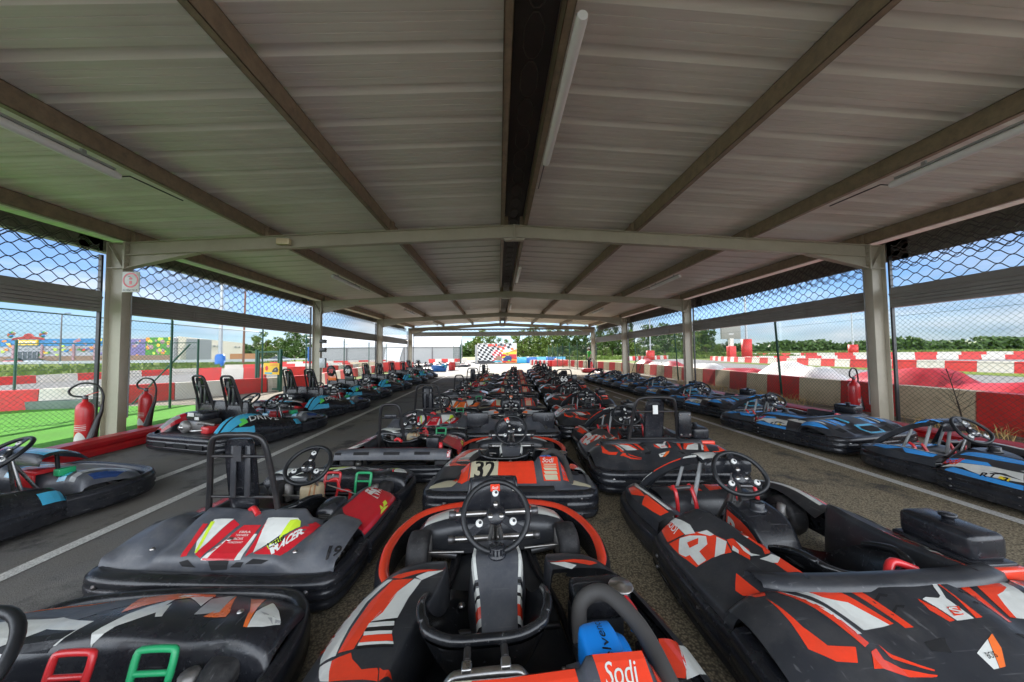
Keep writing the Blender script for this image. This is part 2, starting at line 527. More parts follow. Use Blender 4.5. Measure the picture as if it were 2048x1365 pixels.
class Surf:
    """a smooth patch through a grid of points rows[i][j]; decals are laid on it in (u, v) = (row, column)"""

    def __init__(s, rows, nu=4, nv=4, up=(0, 0, 1), smooth_v=True, smooth_u=True):
        def lin(P, n):
            o = []
            for i in range(len(P) - 1):
                for k in range(n):
                    t = k / n
                    o.append(tuple(a + (b - a) * t for a, b in zip(P[i], P[i + 1])))
            o.append(tuple(P[-1]))
            return o
        g = [(catmull if smooth_v else lin)(r, nv) for r in rows]
        cols = [(catmull if smooth_u else lin)([r[j] for r in g], nu) for j in range(len(g[0]))]
        s.nu, s.nv = len(cols[0]) - 1, len(cols) - 1
        s.P = [[Vector(cols[j][i]) for j in range(s.nv + 1)] for i in range(s.nu + 1)]
        s.cu, s.cv = s.nu / (len(rows) - 1), s.nv / (len(rows[0]) - 1)
        s.N = []
        up = Vector(up)
        tot = Vector((0, 0, 0))
        for i in range(s.nu + 1):
            r = []
            for j in range(s.nv + 1):
                du = s.P[min(s.nu, i + 1)][j] - s.P[max(0, i - 1)][j]
                dv = s.P[i][min(s.nv, j + 1)] - s.P[i][max(0, j - 1)]
                n = du.cross(dv)
                if n.length > 1e-12:
                    n.normalize()
                r.append(n)
                tot += n
            s.N.append(r)
        if tot.dot(up) < 0:
            s.N = [[-n for n in r] for r in s.N]

    def at(s, u, v, off=0.0):
        """u, v in control-grid units"""
        a = min(max(u * s.cu, 0), s.nu)
        b = min(max(v * s.cv, 0), s.nv)
        i, j = min(int(a), s.nu - 1), min(int(b), s.nv - 1)
        a -= i
        b -= j
        p = (s.P[i][j] * (1 - a) + s.P[i + 1][j] * a) * (1 - b) + (s.P[i][j + 1] * (1 - a) + s.P[i + 1][j + 1] * a) * b
        if off:
            n = (s.N[i][j] * (1 - a) + s.N[i + 1][j] * a) * (1 - b) + (s.N[i][j + 1] * (1 - a) + s.N[i + 1][j + 1] * a) * b
            p = p + n.normalized() * off
        return p

    def skin(s, mb, mat, skip=None):
        vs = [s.P[i][j] for i in range(s.nu + 1) for j in range(s.nv + 1)]
        w = s.nv + 1
        mb.add(vs, [(i * w + j, (i + 1) * w + j, (i + 1) * w + j + 1, i * w + j + 1) for i in range(s.nu) for j in range(s.nv)], mat, True)

    def decal(s, mb, poly, mat, off=0.0015):
        """poly in control-grid units"""
        if len(poly) < 3:
            return
        tris = tessellate_polygon([[Vector((p[0], p[1], 0)) for p in poly]])
        for t in tris:
            s._tri(mb, [poly[i] for i in t], mat, off)

    def _tri(s, mb, tri, mat, off):
        T = [(p[0] * s.cu, p[1] * s.cv) for p in tri]
        i0, i1 = max(0, int(min(p[0] for p in T))), min(s.nu - 1, int(max(p[0] for p in T)))
        j0, j1 = max(0, int(min(p[1] for p in T))), min(s.nv - 1, int(max(p[1] for p in T)))
        for i in range(i0, i1 + 1):
            for j in range(j0, j1 + 1):
                q = T
                for ax, lim, sg in ((0, i, 1), (0, i + 1, -1), (1, j, 1), (1, j + 1, -1)):
                    o = []
                    for k in range(len(q)):
                        a, b = q[k], q[(k + 1) % len(q)]
                        da, db = (a[ax] - lim) * sg, (b[ax] - lim) * sg
                        if da >= 0:
                            o.append(a)
                        if (da > 0 and db < 0) or (da < 0 and db > 0):
                            tt = da / (da - db)
                            o.append((a[0] + (b[0] - a[0]) * tt, a[1] + (b[1] - a[1]) * tt))
                    q = o
                    if len(q) < 3:
                        break
                if len(q) >= 3:
                    ar = sum(q[k][0] * q[(k + 1) % len(q)][1] - q[(k + 1) % len(q)][0] * q[k][1] for k in range(len(q)))
                    if abs(ar) > 1e-6:
                        mb.add([s.at(p[0] / s.cu, p[1] / s.cv, off) for p in q], [tuple(range(len(q)))], mat, True)

    def text(s, mb, txt, p0, du, dv, mat, shear=0.0, bold=0.0, off=0.003):
        """lettering whose baseline starts at p0 and runs along du (whole width), cap height along dv; grid units"""
        tris, w, h = text_tris(txt, shear, bold)
        for t in tris:
            s._tri(mb, [(p0[0] + du[0] * q[0] / w + dv[0] * q[1] / h, p0[1] + du[1] * q[0] / w + dv[1] * q[1] / h) for q in t], mat, off)


# ------------------------------------------------------------------ scene bookkeeping
def tag(o, label=None, cat=None, group=None, kind=None):
    if label:
        o['label'] = label
    if cat:
        o['category'] = cat
    if group:
        o['group'] = group
    if kind:
        o['kind'] = kind
    return o


def thing(name, label, cat, loc=(0, 0, 0), rz=0.0, group=None):
    o = bpy.data.objects.new(name, None)
    o.empty_display_size = 0.2
    col.objects.link(o)
    o.location = loc
    o.rotation_euler = (0, 0, rz)
    return tag(o, label, cat, group)


def dup(root, loc, rz=0.0, label=None, scale=None):
    def cp(o, parent):
        c = o.copy()
        col.objects.link(c)
        if parent is not None:
            c.parent = parent
        for ch in KIDS.get(o.name, None) or list(o.children):
            cp(ch, c)
        return c
    r = cp(root, None)
    for ch in r.children:
        if ch.name.startswith('steering_wheel') and WHEEL_AXIS:
            T = WHEEL_AXIS.get(ch.data.name)
            if T is not None:
                ch.matrix_basis = T @ Matrix.Rotation(rnd.uniform(-0.45, 0.45), 4, 'Z') @ T.inverted()
    r.location = loc
    r.rotation_euler = (0, 0, rz)
    if scale is not None:
        r.scale = (scale, scale, scale) if not isinstance(scale, tuple) else scale
    if label:
        r['label'] = label
    return r


KIDS = {}
WHEEL_AXIS = {}


def structure(o):
    o['kind'] = 'structure'
    return o


def sheet(name, poly, z, mat):
    mb = MB()
    mb.add([(p[0], p[1], z) for p in poly], [tuple(range(len(poly)))], mat)
    return structure(mb.build(name))
# ------------------------------------------------------------------ ground materials
def ground_mat(name, base, dark, light, grain=220.0, bump=0.6, patch=0.35, rough=0.85, stain=True, stainc=(0.018, 0.018, 0.022), spec=0.5):
    m = bpy.data.materials.new(name)
    m.use_nodes = True
    t = m.node_tree
    b = t.nodes['Principled BSDF']
    b.inputs['Specular IOR Level'].default_value = spec
    co = t.nodes.new('ShaderNodeTexCoord')

    def noise(s, d=5, r=0.6, vec=None):
        n = t.nodes.new('ShaderNodeTexNoise')
        n.inputs['Scale'].default_value = s
        n.inputs['Detail'].default_value = d
        n.inputs['Roughness'].default_value = r
        t.links.new(vec or co.outputs['Object'], n.inputs['Vector'])
        return n.outputs['Fac']

    def ramp(f, p0, p1, c0, c1):
        r = t.nodes.new('ShaderNodeValToRGB')
        r.color_ramp.elements[0].position = p0
        r.color_ramp.elements[1].position = p1
        r.color_ramp.elements[0].color = tuple(c0) + (1,)
        r.color_ramp.elements[1].color = tuple(c1) + (1,)
        t.links.new(f, r.inputs['Fac'])
        return r.outputs['Color']

    def mix(f, a, bb, mode='MIX'):
        x = t.nodes.new('ShaderNodeMixRGB')
        x.blend_type = mode
        t.links.new(f, x.inputs['Fac']) if not isinstance(f, float) else setattr(x.inputs['Fac'], 'default_value', f)
        t.links.new(a, x.inputs['Color1'])
        t.links.new(bb, x.inputs['Color2']) if not isinstance(bb, tuple) else setattr(x.inputs['Color2'], 'default_value', bb + (1,))
        return x.outputs['Color']
    g = noise(grain, 3, 0.7)
    c = ramp(g, 0.35, 0.68, dark, light)
    p = noise(0.55, 6, 0.62)
    c = mix(ramp(p, 0.42, 0.66, (0, 0, 0), (patch, patch, patch)), c, base)
    if stain:
        s = noise(1.7, 7, 0.7)
        c = mix(ramp(s, 0.53, 0.66, (0, 0, 0), (0.8, 0.8, 0.8)), c, stainc)
        w2 = noise(0.9, 8, 0.75)
        c = mix(ramp(w2, 0.55, 0.72, (0, 0, 0), (0.5, 0.5, 0.5)), c, (0.30, 0.285, 0.26))
        sp = t.nodes.new('ShaderNodeSeparateXYZ')
        t.links.new(co.outputs['Object'], sp.inputs['Vector'])
        ad = t.nodes.new('ShaderNodeMath')
        ad.operation = 'MULTIPLY_ADD'
        ad.inputs[1].default_value = 2.6
        t.links.new(p, ad.inputs[0])
        t.links.new(sp.outputs['X'], ad.inputs[2])
        dm = t.nodes.new('ShaderNodeMapRange')
        dm.interpolation_type = 'SMOOTHSTEP'
        dm.inputs['From Min'].default_value = -0.9
        dm.inputs['From Max'].default_value = 0.6
        dm.inputs['To Max'].default_value = 0.9
        t.links.new(ad.outputs['Value'], dm.inputs['Value'])
        vo = t.nodes.new('ShaderNodeTexVoronoi')
        vo.inputs['Scale'].default_value = 95
        t.links.new(co.outputs['Object'], vo.inputs['Vector'])
        ag = ramp(vo.outputs['Distance'], 0.15, 0.75, (0.42, 0.345, 0.22), (0.10, 0.078, 0.046))
        dk = mix(ramp(s, 0.54, 0.66, (0, 0, 0), (0.8, 0.8, 0.8)), ag, (0.03, 0.03, 0.034))
        c = mix(dm.outputs['Result'], c, dk)
    t.links.new(c, b.inputs['Base Color'])
    b.inputs['Roughness'].default_value = rough
    bp = t.nodes.new('ShaderNodeBump')
    bp.inputs['Strength'].default_value = bump
    bp.inputs['Distance'].default_value = 0.012
    t.links.new(g, bp.inputs['Height'])
    t.links.new(bp.outputs['Normal'], b.inputs['Normal'])
    MATS[name] = m
    return m


ground_mat('asphalt_covered', (0.175, 0.150, 0.112), (0.085, 0.084, 0.085), (0.25, 0.245, 0.24), grain=150, patch=0.72)
ground_mat('asphalt_track', (0.20, 0.195, 0.19), (0.13, 0.128, 0.125), (0.21, 0.205, 0.20), grain=90, stain=False, bump=0.3)
ground_mat('turf_green', (0.075, 0.22, 0.03), (0.06, 0.23, 0.018), (0.13, 0.40, 0.045), grain=42, stain=False, bump=1.0, rough=0.8, patch=0.75, spec=0.2)
ground_mat('grass', (0.16, 0.19, 0.05), (0.085, 0.135, 0.018), (0.17, 0.22, 0.035), grain=14, stain=False, bump=1.0, patch=0.6, spec=0.15)
ground_mat('gravel', (0.30, 0.25, 0.18), (0.16, 0.14, 0.11), (0.36, 0.32, 0.26), grain=70, stain=False, bump=1.0, patch=0.5)
ground_mat('line_paint', (0.62, 0.61, 0.58), (0.30, 0.29, 0.275), (0.86, 0.85, 0.82), grain=120, stain=False, bump=0.5, patch=0.5)

defmat('ridge_line', (0.11, 0.10, 0.085), 0.6)
# ------------------------------------------------------------------ ground
sheet('grass_field', [(-700, -60), (700, -60), (700, 900), (-700, 900)], -0.03, 'grass')
sheet('asphalt', [(-5.95, -14), (7.0, -14), (7.15, 6), (7.5, 14), (7.7, 24), (6.6, 42), (14, 56), (9, 68), (-40, 68), (-40, 40), (-13, 40), (-7.2, 24), (-6.3, 22)], 0.0, 'asphalt_covered')
sheet('race_track', [(-25.5, -30), (-9.2, -30), (-9.2, 12.6), (-13, 20), (-13.1, 39.9), (-40, 39.9), (-25.5, 24)], -0.012, 'asphalt_track')
sheet('race_track', [(11.2, -30), (26.9, -30), (27.2, 24), (29.5, 40), (36, 62), (14.2, 56), (10, 30), (9.6, 10)], -0.008, 'asphalt_track')
sheet('race_track', [(31, -20), (95, 30), (100, 70), (46, 66), (34, 44), (30, 20)], -0.018, 'asphalt_track')
sheet('turf', [(-12.9, 0.8), (-5.98, 0.8), (-5.98, 8.2), (-8.6, 9.3), (-12.9, 9.15)], 0.004, 'turf_green')
sheet('paved_strip', [(-12.9, 9.17), (-8.6, 9.32), (-5.98, 8.23), (-5.98, 21.9), (-6.32, 22.0), (-7.2, 23.95), (-9.0, 12.6), (-12.9, 9.8)], -0.004, 'gravel')
sheet('gravel_strip', [(-9.18, -14), (-5.98, -14), (-5.98, 0.78), (-9.18, 0.78)], 0.002, 'gravel')
sheet('gravel_strip', [(7.02, -14), (8.4, -14), (8.4, 5), (9, 24), (7.6, 36), (6.9, 38), (7.72, 24), (7.52, 14), (7.17, 6)], 0.004, 'gravel')
sheet('grass_verge', [(22.3, -10), (26.6, -10), (26.8, 24), (28.6, 38), (26, 40), (24.2, 22)], 0.003, 'grass')
sheet('grass_verge', [(12, 48), (15, 30), (18.5, 31), (22, 50), (16, 58)], 0.005, 'grass')


def line(x0, y0, x1, y1, w):
    d = Vector((x1 - x0, y1 - y0)).normalized()
    n = Vector((d.y, -d.x)) * w / 2
    structure(sheet('road_marking', [(x0 - n.x, y0 - n.y), (x0 + n.x, y0 + n.y), (x1 + n.x, y1 + n.y), (x1 - n.x, y1 - n.y)], 0.005, 'line_paint'))


line(-3.15, -8, -3.45, 22, 0.10)
line(-3.72, -8, -4.30, 22, 0.10)
line(-1.75, 24.5, -1.55, 31, 0.10)
line(-1.05, 24.5, -0.95, 31, 0.10)
line(3.75, -8, 3.30, 24, 0.10)
for k in range(10):
    line(3.18 - k * 0.03, 7.2 + k * 0.95, 3.165 - k * 0.03, 7.75 + k * 0.95, 0.06)

# ------------------------------------------------------------------ the open sided shelter
FY = [5.63 + 6.03 * k for k in range(-1, 4)]
XI, XO, ZE, ZR = 6.5, 6.77, 3.226, 3.56
shelter = thing('open_sided_shelter', 'long open sided steel portal frame shelter with ribbed metal roof over the karts', 'shelter', (0, 9, 0))
SH = Matrix.Translation((0, -9, 0))


def sh(mb, name):
    mb.v = [tuple(SH @ Vector(p)) for p in mb.v]
    return mb.build(name, shelter)


def slope_z(x):
    return ZR - (ZR - ZE) * abs(x) / XI


for y in FY:
    for s in (-1, 1):
        mb = MB()
        zt = ZE + 0.0
        xi, xo = s * XI, s * XO
        yc = y + 0.065
        mb.box(((xi + s * 0.006), yc, zt / 2), (0.012, 0.135, zt), 'frame_paint', bev=0.002)
        mb.box(((xo - s * 0.006), yc, zt / 2), (0.012, 0.135, zt), 'frame_paint', bev=0.002)
        mb.box((s * (XI + XO) / 2, yc, zt / 2), (XO - XI - 0.024, 0.009, zt), 'frame_paint')
        for zz in (2.79, 3.21):
            for yy in (-0.036, 0.036):
                mb.box((s * (XI + XO) / 2, yc + yy, zz), (XO - XI - 0.026, 0.060, 0.010), 'frame_paint')
        mb.beam((s * (XI + 0.02), yc - 0.035, 2.80), (s * (XO - 0.02), yc - 0.035, 3.20), 0.062, 0.010, 'frame_paint', up=(s * -1, 0, 1))
        mb.box((s * (XI + 0.13), yc, 0.012), (0.40, 0.24, 0.024), 'frame_paint')
        sh(mb, 'column')
        mb = MB()
        sl = (ZR - ZE) / XI
        D = 0.22

        def zs(x):
            return ZR - sl * abs(x)
        n = Vector((0, 0, 1))
        for zo, th in ((-0.005, 0.010), (-D + 0.005, 0.010)):
            mb.add([(s * a, yc + b, zs(a) + zo + c * th / 2) for a in (0.004, XI - 0.03) for b in (-0.055, 0.055) for c in (-1, 1)],
                   [(0, 1, 3, 2), (4, 6, 7, 5), (0, 4, 5, 1), (2, 3, 7, 6), (0, 2, 6, 4), (1, 5, 7, 3)], 'frame_paint')
        mb.add([(s * a, yc + b, zs(a) + c) for a in (0.004, XI - 0.03) for b in (-0.004, 0.004) for c in (-D + 0.01, -0.01)],
               [(0, 1, 3, 2), (4, 6, 7, 5), (0, 4, 5, 1), (2, 3, 7, 6)], 'frame_paint')
        # haunch
        x0, x1 = XI - 0.03, 5.35
        zl0, zl1 = 2.80, zs(5.35) - D
        mb.add([(s * a, yc + b, z) for b in (-0.0045, 0.0045) for (a, z) in ((x0, zs(x0) - D), (x0, zl0), (x1, zl1))], [(0, 1, 2), (3, 5, 4)], 'frame_paint')
        mb.add([(s * a, yc + b, z + c) for (a, z) in ((x0, zl0), (x1, zl1 - 0.004)) for b in (-0.055, 0.055) for c in (-0.008, 0.003)],
               [(0, 1, 3, 2), (4, 6, 7, 5), (0, 4, 5, 1), (2, 3, 7, 6), (0, 2, 6, 4), (1, 5, 7, 3)], 'frame_paint')
        mb.box((s * (XI - 0.015), yc, (2.78 + zs(XI)) / 2), (0.024, 0.150, zs(XI) - 2.78), 'frame_paint')
        for k in range(5):
            for b in (-0.045, 0.045):
                mb.lathe([(0, 0.022), (0.012, 0.02), (0.012, 0)], 'frame_paint', 6, Matrix.Translation((s * (XI - 0.027), yc + b, 2.86 + k * 0.075)) @ Matrix.Rotation(-s * PI / 2, 4, 'Y'))
        # ridge end plate
        mb.box((s * 0.010, yc, ZR - 0.13), (0.016, 0.13, 0.27), 'frame_paint')
        mb.add([(s * a, yc + b, z) for b in (-0.05, 0.05) for (a, z) in ((0.019, ZR - D - 0.012), (0.019, ZR - D - 0.05), (0.15, ZR - D - 0.05), (0.19, ZR - D - 0.02))],
               [(0, 1, 2, 3), (4, 7, 6, 5), (1, 5, 6, 2), (2, 6, 7, 3)], 'frame_paint')
        sh(mb, 'rafter')
Y0, Y1 = -0.75, 24.25
PUR = [0.17, 2.15, 4.25, 6.42]
for s in (-1, 1):
    for i, px in enumerate(PUR):
        mb = MB()
        zb = slope_z(px) + 0.004
        prof = [(0.06, 0.012), (0.06, 0.0), (0.0, 0.0), (0.0, 0.19), (0.06, 0.19), (0.06, 0.178)]
        th = 0.005
        o = [(px + a, zb + z) for a, z in prof]
        segs = [((o[k][0], o[k][1]), (o[k + 1][0], o[k + 1][1])) for k in range(5)]
        for (a, b) in segs:
            lo = (min(a[0], b[0]) - th / 2, min(a[1], b[1]) - th / 2)
            hi = (max(a[0], b[0]) + th / 2, max(a[1], b[1]) + th / 2)
            mb.box((s * (lo[0] + hi[0]) / 2, (Y0 + Y1) / 2, (lo[1] + hi[1]) / 2), (hi[0] - lo[0], Y1 - Y0 - 0.05, hi[1] - lo[1]), 'purlin_steel')
        for y in FY:   # cleats at the rafters
            mb.box((s * (px - 0.035), y + 0.065, zb + 0.08), (0.06, 0.08, 0.15), 'purlin_steel')
        sh(mb, 'purlin')


def roof_mat():
    m = bpy.data.materials.new('roof_sheet')
    m.use_nodes = True
    t = m.node_tree
    b = t.nodes['Principled BSDF']
    co = t.nodes.new('ShaderNodeTexCoord')
    mp_ = t.nodes.new('ShaderNodeMapping')
    mp_.inputs['Scale'].default_value = (0.25, 14, 1)
    nz = t.nodes.new('ShaderNodeTexNoise')
    nz.inputs['Scale'].default_value = 2.0
    nz.inputs['Detail'].default_value = 6
    t.links.new(co.outputs['Object'], mp_.inputs['Vector'])
    t.links.new(mp_.outputs['Vector'], nz.inputs['Vector'])
    rp = t.nodes.new('ShaderNodeValToRGB')
    rp.color_ramp.elements[0].position = 0.3
    rp.color_ramp.elements[1].position = 0.7
    rp.color_ramp.elements[0].color = (0.70, 0.675, 0.62, 1)
    rp.color_ramp.elements[1].color = (0.82, 0.795, 0.735, 1)
    t.links.new(nz.outputs['Fac'], rp.inputs['Fac'])
    n2 = t.nodes.new('ShaderNodeTexNoise')
    n2.inputs['Scale'].default_value = 1.2
    n2.inputs['Detail'].default_value = 8
    t.links.new(co.outputs['Object'], n2.inputs['Vector'])
    r2 = t.nodes.new('ShaderNodeValToRGB')
    r2.color_ramp.elements[0].position = 0.5
    r2.color_ramp.elements[0].color = (0, 0, 0, 1)
    r2.color_ramp.elements[1].position = 0.8
    r2.color_ramp.elements[1].color = (0.3, 0.3, 0.3, 1)
    t.links.new(n2.outputs['Fac'], r2.inputs['Fac'])
    mm = t.nodes.new('ShaderNodeMixRGB')
    t.links.new(r2.outputs['Color'], mm.inputs['Fac'])
    t.links.new(rp.outputs['Color'], mm.inputs['Color1'])
    mm.inputs['Color2'].default_value = (0.36, 0.33, 0.28, 1)
    t.links.new(mm.outputs['Color'], b.inputs['Base Color'])
    b.inputs['Metallic'].default_value = 0.0
    b.inputs['Roughness'].default_value = 0.42
    MATS['roof_sheet'] = m


roof_mat()
for s in (-1, 1):
    mb = MB()
    # one pan = 0.40 m: rib rises away from below, three fine stiffener creases in the flat
    prof = [(0.0, 0.0), (0.003, 0.070), (0.016, 0.074), (0.098, 0.010), (0.110, 0.0), (0.180, 0.0), (0.182, 0.006), (0.189, 0.006), (0.191, 0.0),
            (0.250, 0.0), (0.252, 0.006), (0.259, 0.006), (0.261, 0.0), (0.325, 0.0), (0.327, 0.006), (0.334, 0.006), (0.336, 0.0), (0.397, 0.0)]
    ys = []
    y = Y0
    while y < Y1:
        ys += [(y + a, z) for a, z in prof]
        y += 0.40
    xs = [0.03, 2.2, 4.3, 7.45]
    vs = []
    for x in xs:
        for (yy, z) in ys:
            vs.append((s * x, yy, slope_z(x) + 0.20 + z))
    K = len(ys)
    mb.add(vs, [(i * K + k, i * K + k + 1, (i + 1) * K + k + 1, (i + 1) * K + k) for i in range(len(xs) - 1) for k in range(K - 1)], 'roof_sheet')
    # upper skin so the sheet has body
    vs2 = [(x, yy, z + 0.012) for x, yy, z in vs]
    mb.add(vs2, [(i * K + k, (i + 1) * K + k, (i + 1) * K + k + 1, i * K + k + 1) for i in range(len(xs) - 1) for k in range(K - 1)], 'roof_sheet')
    sh(mb, 'roof_sheet')
mb = MB()
mb.box((0, (Y0 + Y1) / 2, ZR + 0.185), (0.325, Y1 - Y0 - 0.1, 0.006), 'ridge_dark')
y = Y0 + 0.2
while y < Y1 - 0.5:    # pressed lozenges of the ridge filler, one per rib
    hx = [(-0.045, 0.02), (-0.02, -0.01), (0.02, -0.01), (0.045, 0.02), (0.075, 0.09), (0.075, 0.26), (0.045, 0.33), (0.02, 0.36), (-0.02, 0.36), (-0.045, 0.33), (-0.075, 0.26), (-0.075, 0.09)]
    mb.tube([(a_, y + b_, ZR + 0.181) for a_, b_ in hx], 0.006, 'ridge_line', 4, closed=True)
    y += 0.40
mb.box((0, (Y0 + Y1) / 2, ZR + 0.30), (0.7, Y1 - Y0, 0.01), 'ridge_dark')
sh(mb, 'ridge_cap')
for s in (-1, 1):
    mb = MB()
    mb.box((s * 7.47, (Y0 + Y1) / 2, slope_z(7.45) + 0.16), (0.02, Y1 - Y0, 0.22), 'shutter_steel')
    mb.box((s * 7.54, (Y0 + Y1) / 2, slope_z(7.45) + 0.06), (0.12, Y1 - Y0, 0.012), 'shutter_steel')
    sh(mb, 'gutter')
# small electrical boxes on the frames
mb = MB()
mb.box((-3.9, FY[1] - 0.02, ZR - 0.33), (0.22, 0.07, 0.10), 'block_cream', bev=0.01)
sh(mb, 'emergency_lamp')
for z, h, m_ in ((1.05, 0.34, 'galv'), (1.50, 0.14, 'plastic_dark'), (1.80, 0.12, 'plastic_dark')):
    mb = MB()
    mb.box((-6.40, FY[2] + 0.0, z), (0.20, 0.12, h), m_, bev=0.01)
    sh(mb, 'switch_box')
for k, (x, y) in enumerate(((-6.52, FY[1] + 0.02), (6.52, FY[1] + 0.02), (6.52, FY[2] + 0.02))):
    mb = MB()
    mb.tube([(x, y + 0.14, 0.3), (x, y + 0.14, 3.0), (x * 0.985, y + 0.14, 3.18)], 0.011, 'galv', 8)
    sh(mb, 'conduit')
# thin bracing rods in the last bay
mb = MB()
for s in (-1, 1):
    for (a, b) in (((0.3, 17.8), (3.2, 23.6)), ((3.2, 17.8), (0.3, 23.6)), ((3.4, 17.8), (6.3, 23.6)), ((6.3, 17.8), (3.4, 23.6))):
        mb.tube([(s * a[0], a[1], slope_z(a[0]) - 0.03), (s * b[0], b[1], slope_z(b[0]) - 0.03)], 0.012, 'frame_paint', 6)
sh(mb, 'bracing_rod')


# ------------------------------------------------------------------ rolling grille shutters between the columns
def wavy_grille(L, z0, z1, mat, n_lam=None):
    mb = MB()
    lam = 0.26
    n = int(L / lam)
    lam = L / n
    row = 0
    z = z0 + 0.05
    while z < z1:
        ph = PI if row % 2 else 0
        pts = []
        for k in range(n * 8 + 1):
            a = k / 8
            w = math.sin(2 * PI * a + ph)
            pts.append((0, a * lam, z + 0.046 * (abs(w) ** 0.75) * (1 if w > 0 else -1)))
        mb.tube(pts, 0.0066, mat, 4)
        row += 1
        z += 0.092
    return mb


def shutter(p0, p1, zbox, zboxt, ztop, zroll, label, rot_out):
    """housing + wavy rod grille + rolled part under the eave between two points in plan"""
    p0, p1 = Vector(p0), Vector(p1)
    d = p1 - p0
    L = d.length
    root = thing('grille_shutter', label, 'shutter', (p0.x, p0.y, 0), math.atan2(-d.x, d.y), 'rolling grille shutters between the columns')
    mb = MB()
    s = rot_out
    h = zboxt - zbox
    prof = [(-0.02, 0), (-0.02, h * 0.62), (-0.035, h * 0.64), (-0.035, h * 0.7), (-0.02, h * 0.72), (0.0, h), (0.12, h), (0.12, 0)]
    groove = [0.14, 0.30, 0.46]
    prof2 = [(-0.02, 0)]
    for g in groove:
        prof2 += [(-0.02, h * g), (-0.008, h * (g + 0.02)), (-0.02, h * (g + 0.04))]
    prof2 += prof[1:]
    vs = [(s * a, yy, zbox + z) for yy in (0.0, L) for a, z in prof2]
    K = len(prof2)
    mb.add(vs, [(k, (k + 1) % K, K + (k + 1) % K, K + k) for k in range(K)] + [tuple(range(K)), tuple(range(2 * K - 1, K - 1, -1))], 'shutter_steel')
    for q in (0.25, 0.6):
        mb.box((s * -0.026, L * q, zbox + h * 0.32), (0.012, 0.05, h * 0.42), 'shutter_steel', bev=0.003)
    mb.build('housing', root)
    g = wavy_grille(L - 0.04, zboxt, ztop, 'grille_steel')
    g.v = [(s * 0.03 + v[0], v[1] + 0.02, v[2]) for v in g.v]
    g2 = wavy_grille(L - 0.04, zroll, ztop - 0.05, 'grille_steel')
    g2.v = [(s * (0.10 + (v[2] - zroll) * 0.1) + v[0], v[1] + 0.02 + 0.06, v[2]) for v in g2.v]
    o = len(g.v)
    g.v += g2.v
    g.f += [[i + o for i in f] for f in g2.f]
    g.m += g2.m
    g.sm += g2.sm
    g3 = wavy_grille(L - 0.04, zroll + 0.04, ztop - 0.03, 'grille_steel')
    o = len(g.v)
    g.v += [(s * (0.16 + (v[2] - zroll) * 0.1) + v[0], v[1] + 0.02 + 0.13, v[2]) for v in g3.v]
    g.f += [[i + o for i in f] for f in g3.f]
    g.m += g3.m
    g.sm += g3.sm
    g.box((s * 0.30, L / 2, (zroll + 0.22 + 3.34) / 2 if ztop > 3.2 else (zroll + ztop) / 2 + 0.05), (0.02, L + 0.5, 3.34 - zroll - 0.22 if ztop > 3.2 else 0.12), 'grille_back')
    g.build('grille', root)
    for yy in (0.0, L):
        mb = MB()
        mb.box((s * 0.025, yy, 1.5), (0.05, 0.03, 3.0), 'plastic_dark')
        mb.build('guide_rail', root)
    return root


BAYN = ['behind the nearest portal frame', 'in the first bay past the nearest portal frame', 'in the second bay past the nearest portal frame', 'in the far bay']
for b in range(4):
    y0, y1 = FY[b] + 0.155, FY[b + 1] - 0.02
    shutter((-6.80, y0), (-6.80, y1), 2.06, 2.40, 3.24, 2.93, 'rolled up grille shutter on the left, ' + BAYN[b], -1)
    shutter((6.80, y0), (6.80, y1), 2.06, 2.42, 3.24, 2.74, 'rolled up grille shutter on the right, ' + BAYN[b], 1)
r = shutter((6.45, 23.98), (-6.45, 23.98), 2.62, 2.93, 3.12, 2.98, 'grey rolled up grille shutter spanning the far end of the shelter', -1)

# ------------------------------------------------------------------ fluorescent lamps under the purlins
def lamp_tube(loc, label):
    t = thing('strip_light', label, 'strip light', loc, 0, 'strip lights under the shelter roof')
    mb = MB()
    mb.tube([(0, -0.80, 0), (0, -0.77, 0), (0, 0.77, 0), (0, 0.80, 0)], [0.034, 0.04, 0.04, 0.034], 'tube_white', 12)
    mb.build('tube_cover', t)
    mb = MB()
    mb.box((0, 0, 0.052), (0.05, 1.5, 0.022), 'galv')
    for s in (-0.5, 0.5):
        mb.box((0, s, 0.078), (0.02, 0.04, 0.05), 'galv')
    mb.tube([(0, 0.8, 0.0), (0, 0.9, 0.06), (0, 1.5, 0.075)], 0.008, 'plastic_dark', 6)
    mb.build('mounting_bracket', t)
    return t


NEAR = ['nearest', 'second', 'third', 'farthest']
l0 = None
for b in range(4):
    yy = FY[b] + 3.15
    for px, nm in ((-4.28, 'left'), (0.255, 'ridge'), (4.28, 'right')):
        lab = 'white strip light under the %s purlin of the roof, %s of its row' % (nm, NEAR[b])
        if nm == 'ridge':
            lab = 'white strip light hung beside the dark roof ridge, %s of its row' % NEAR[b]
        loc = (px, yy, slope_z(px) - 0.13)
        if l0 is None:
            l0 = lamp_tube(loc, lab)
        else:
            dup(l0, loc, 0, lab)

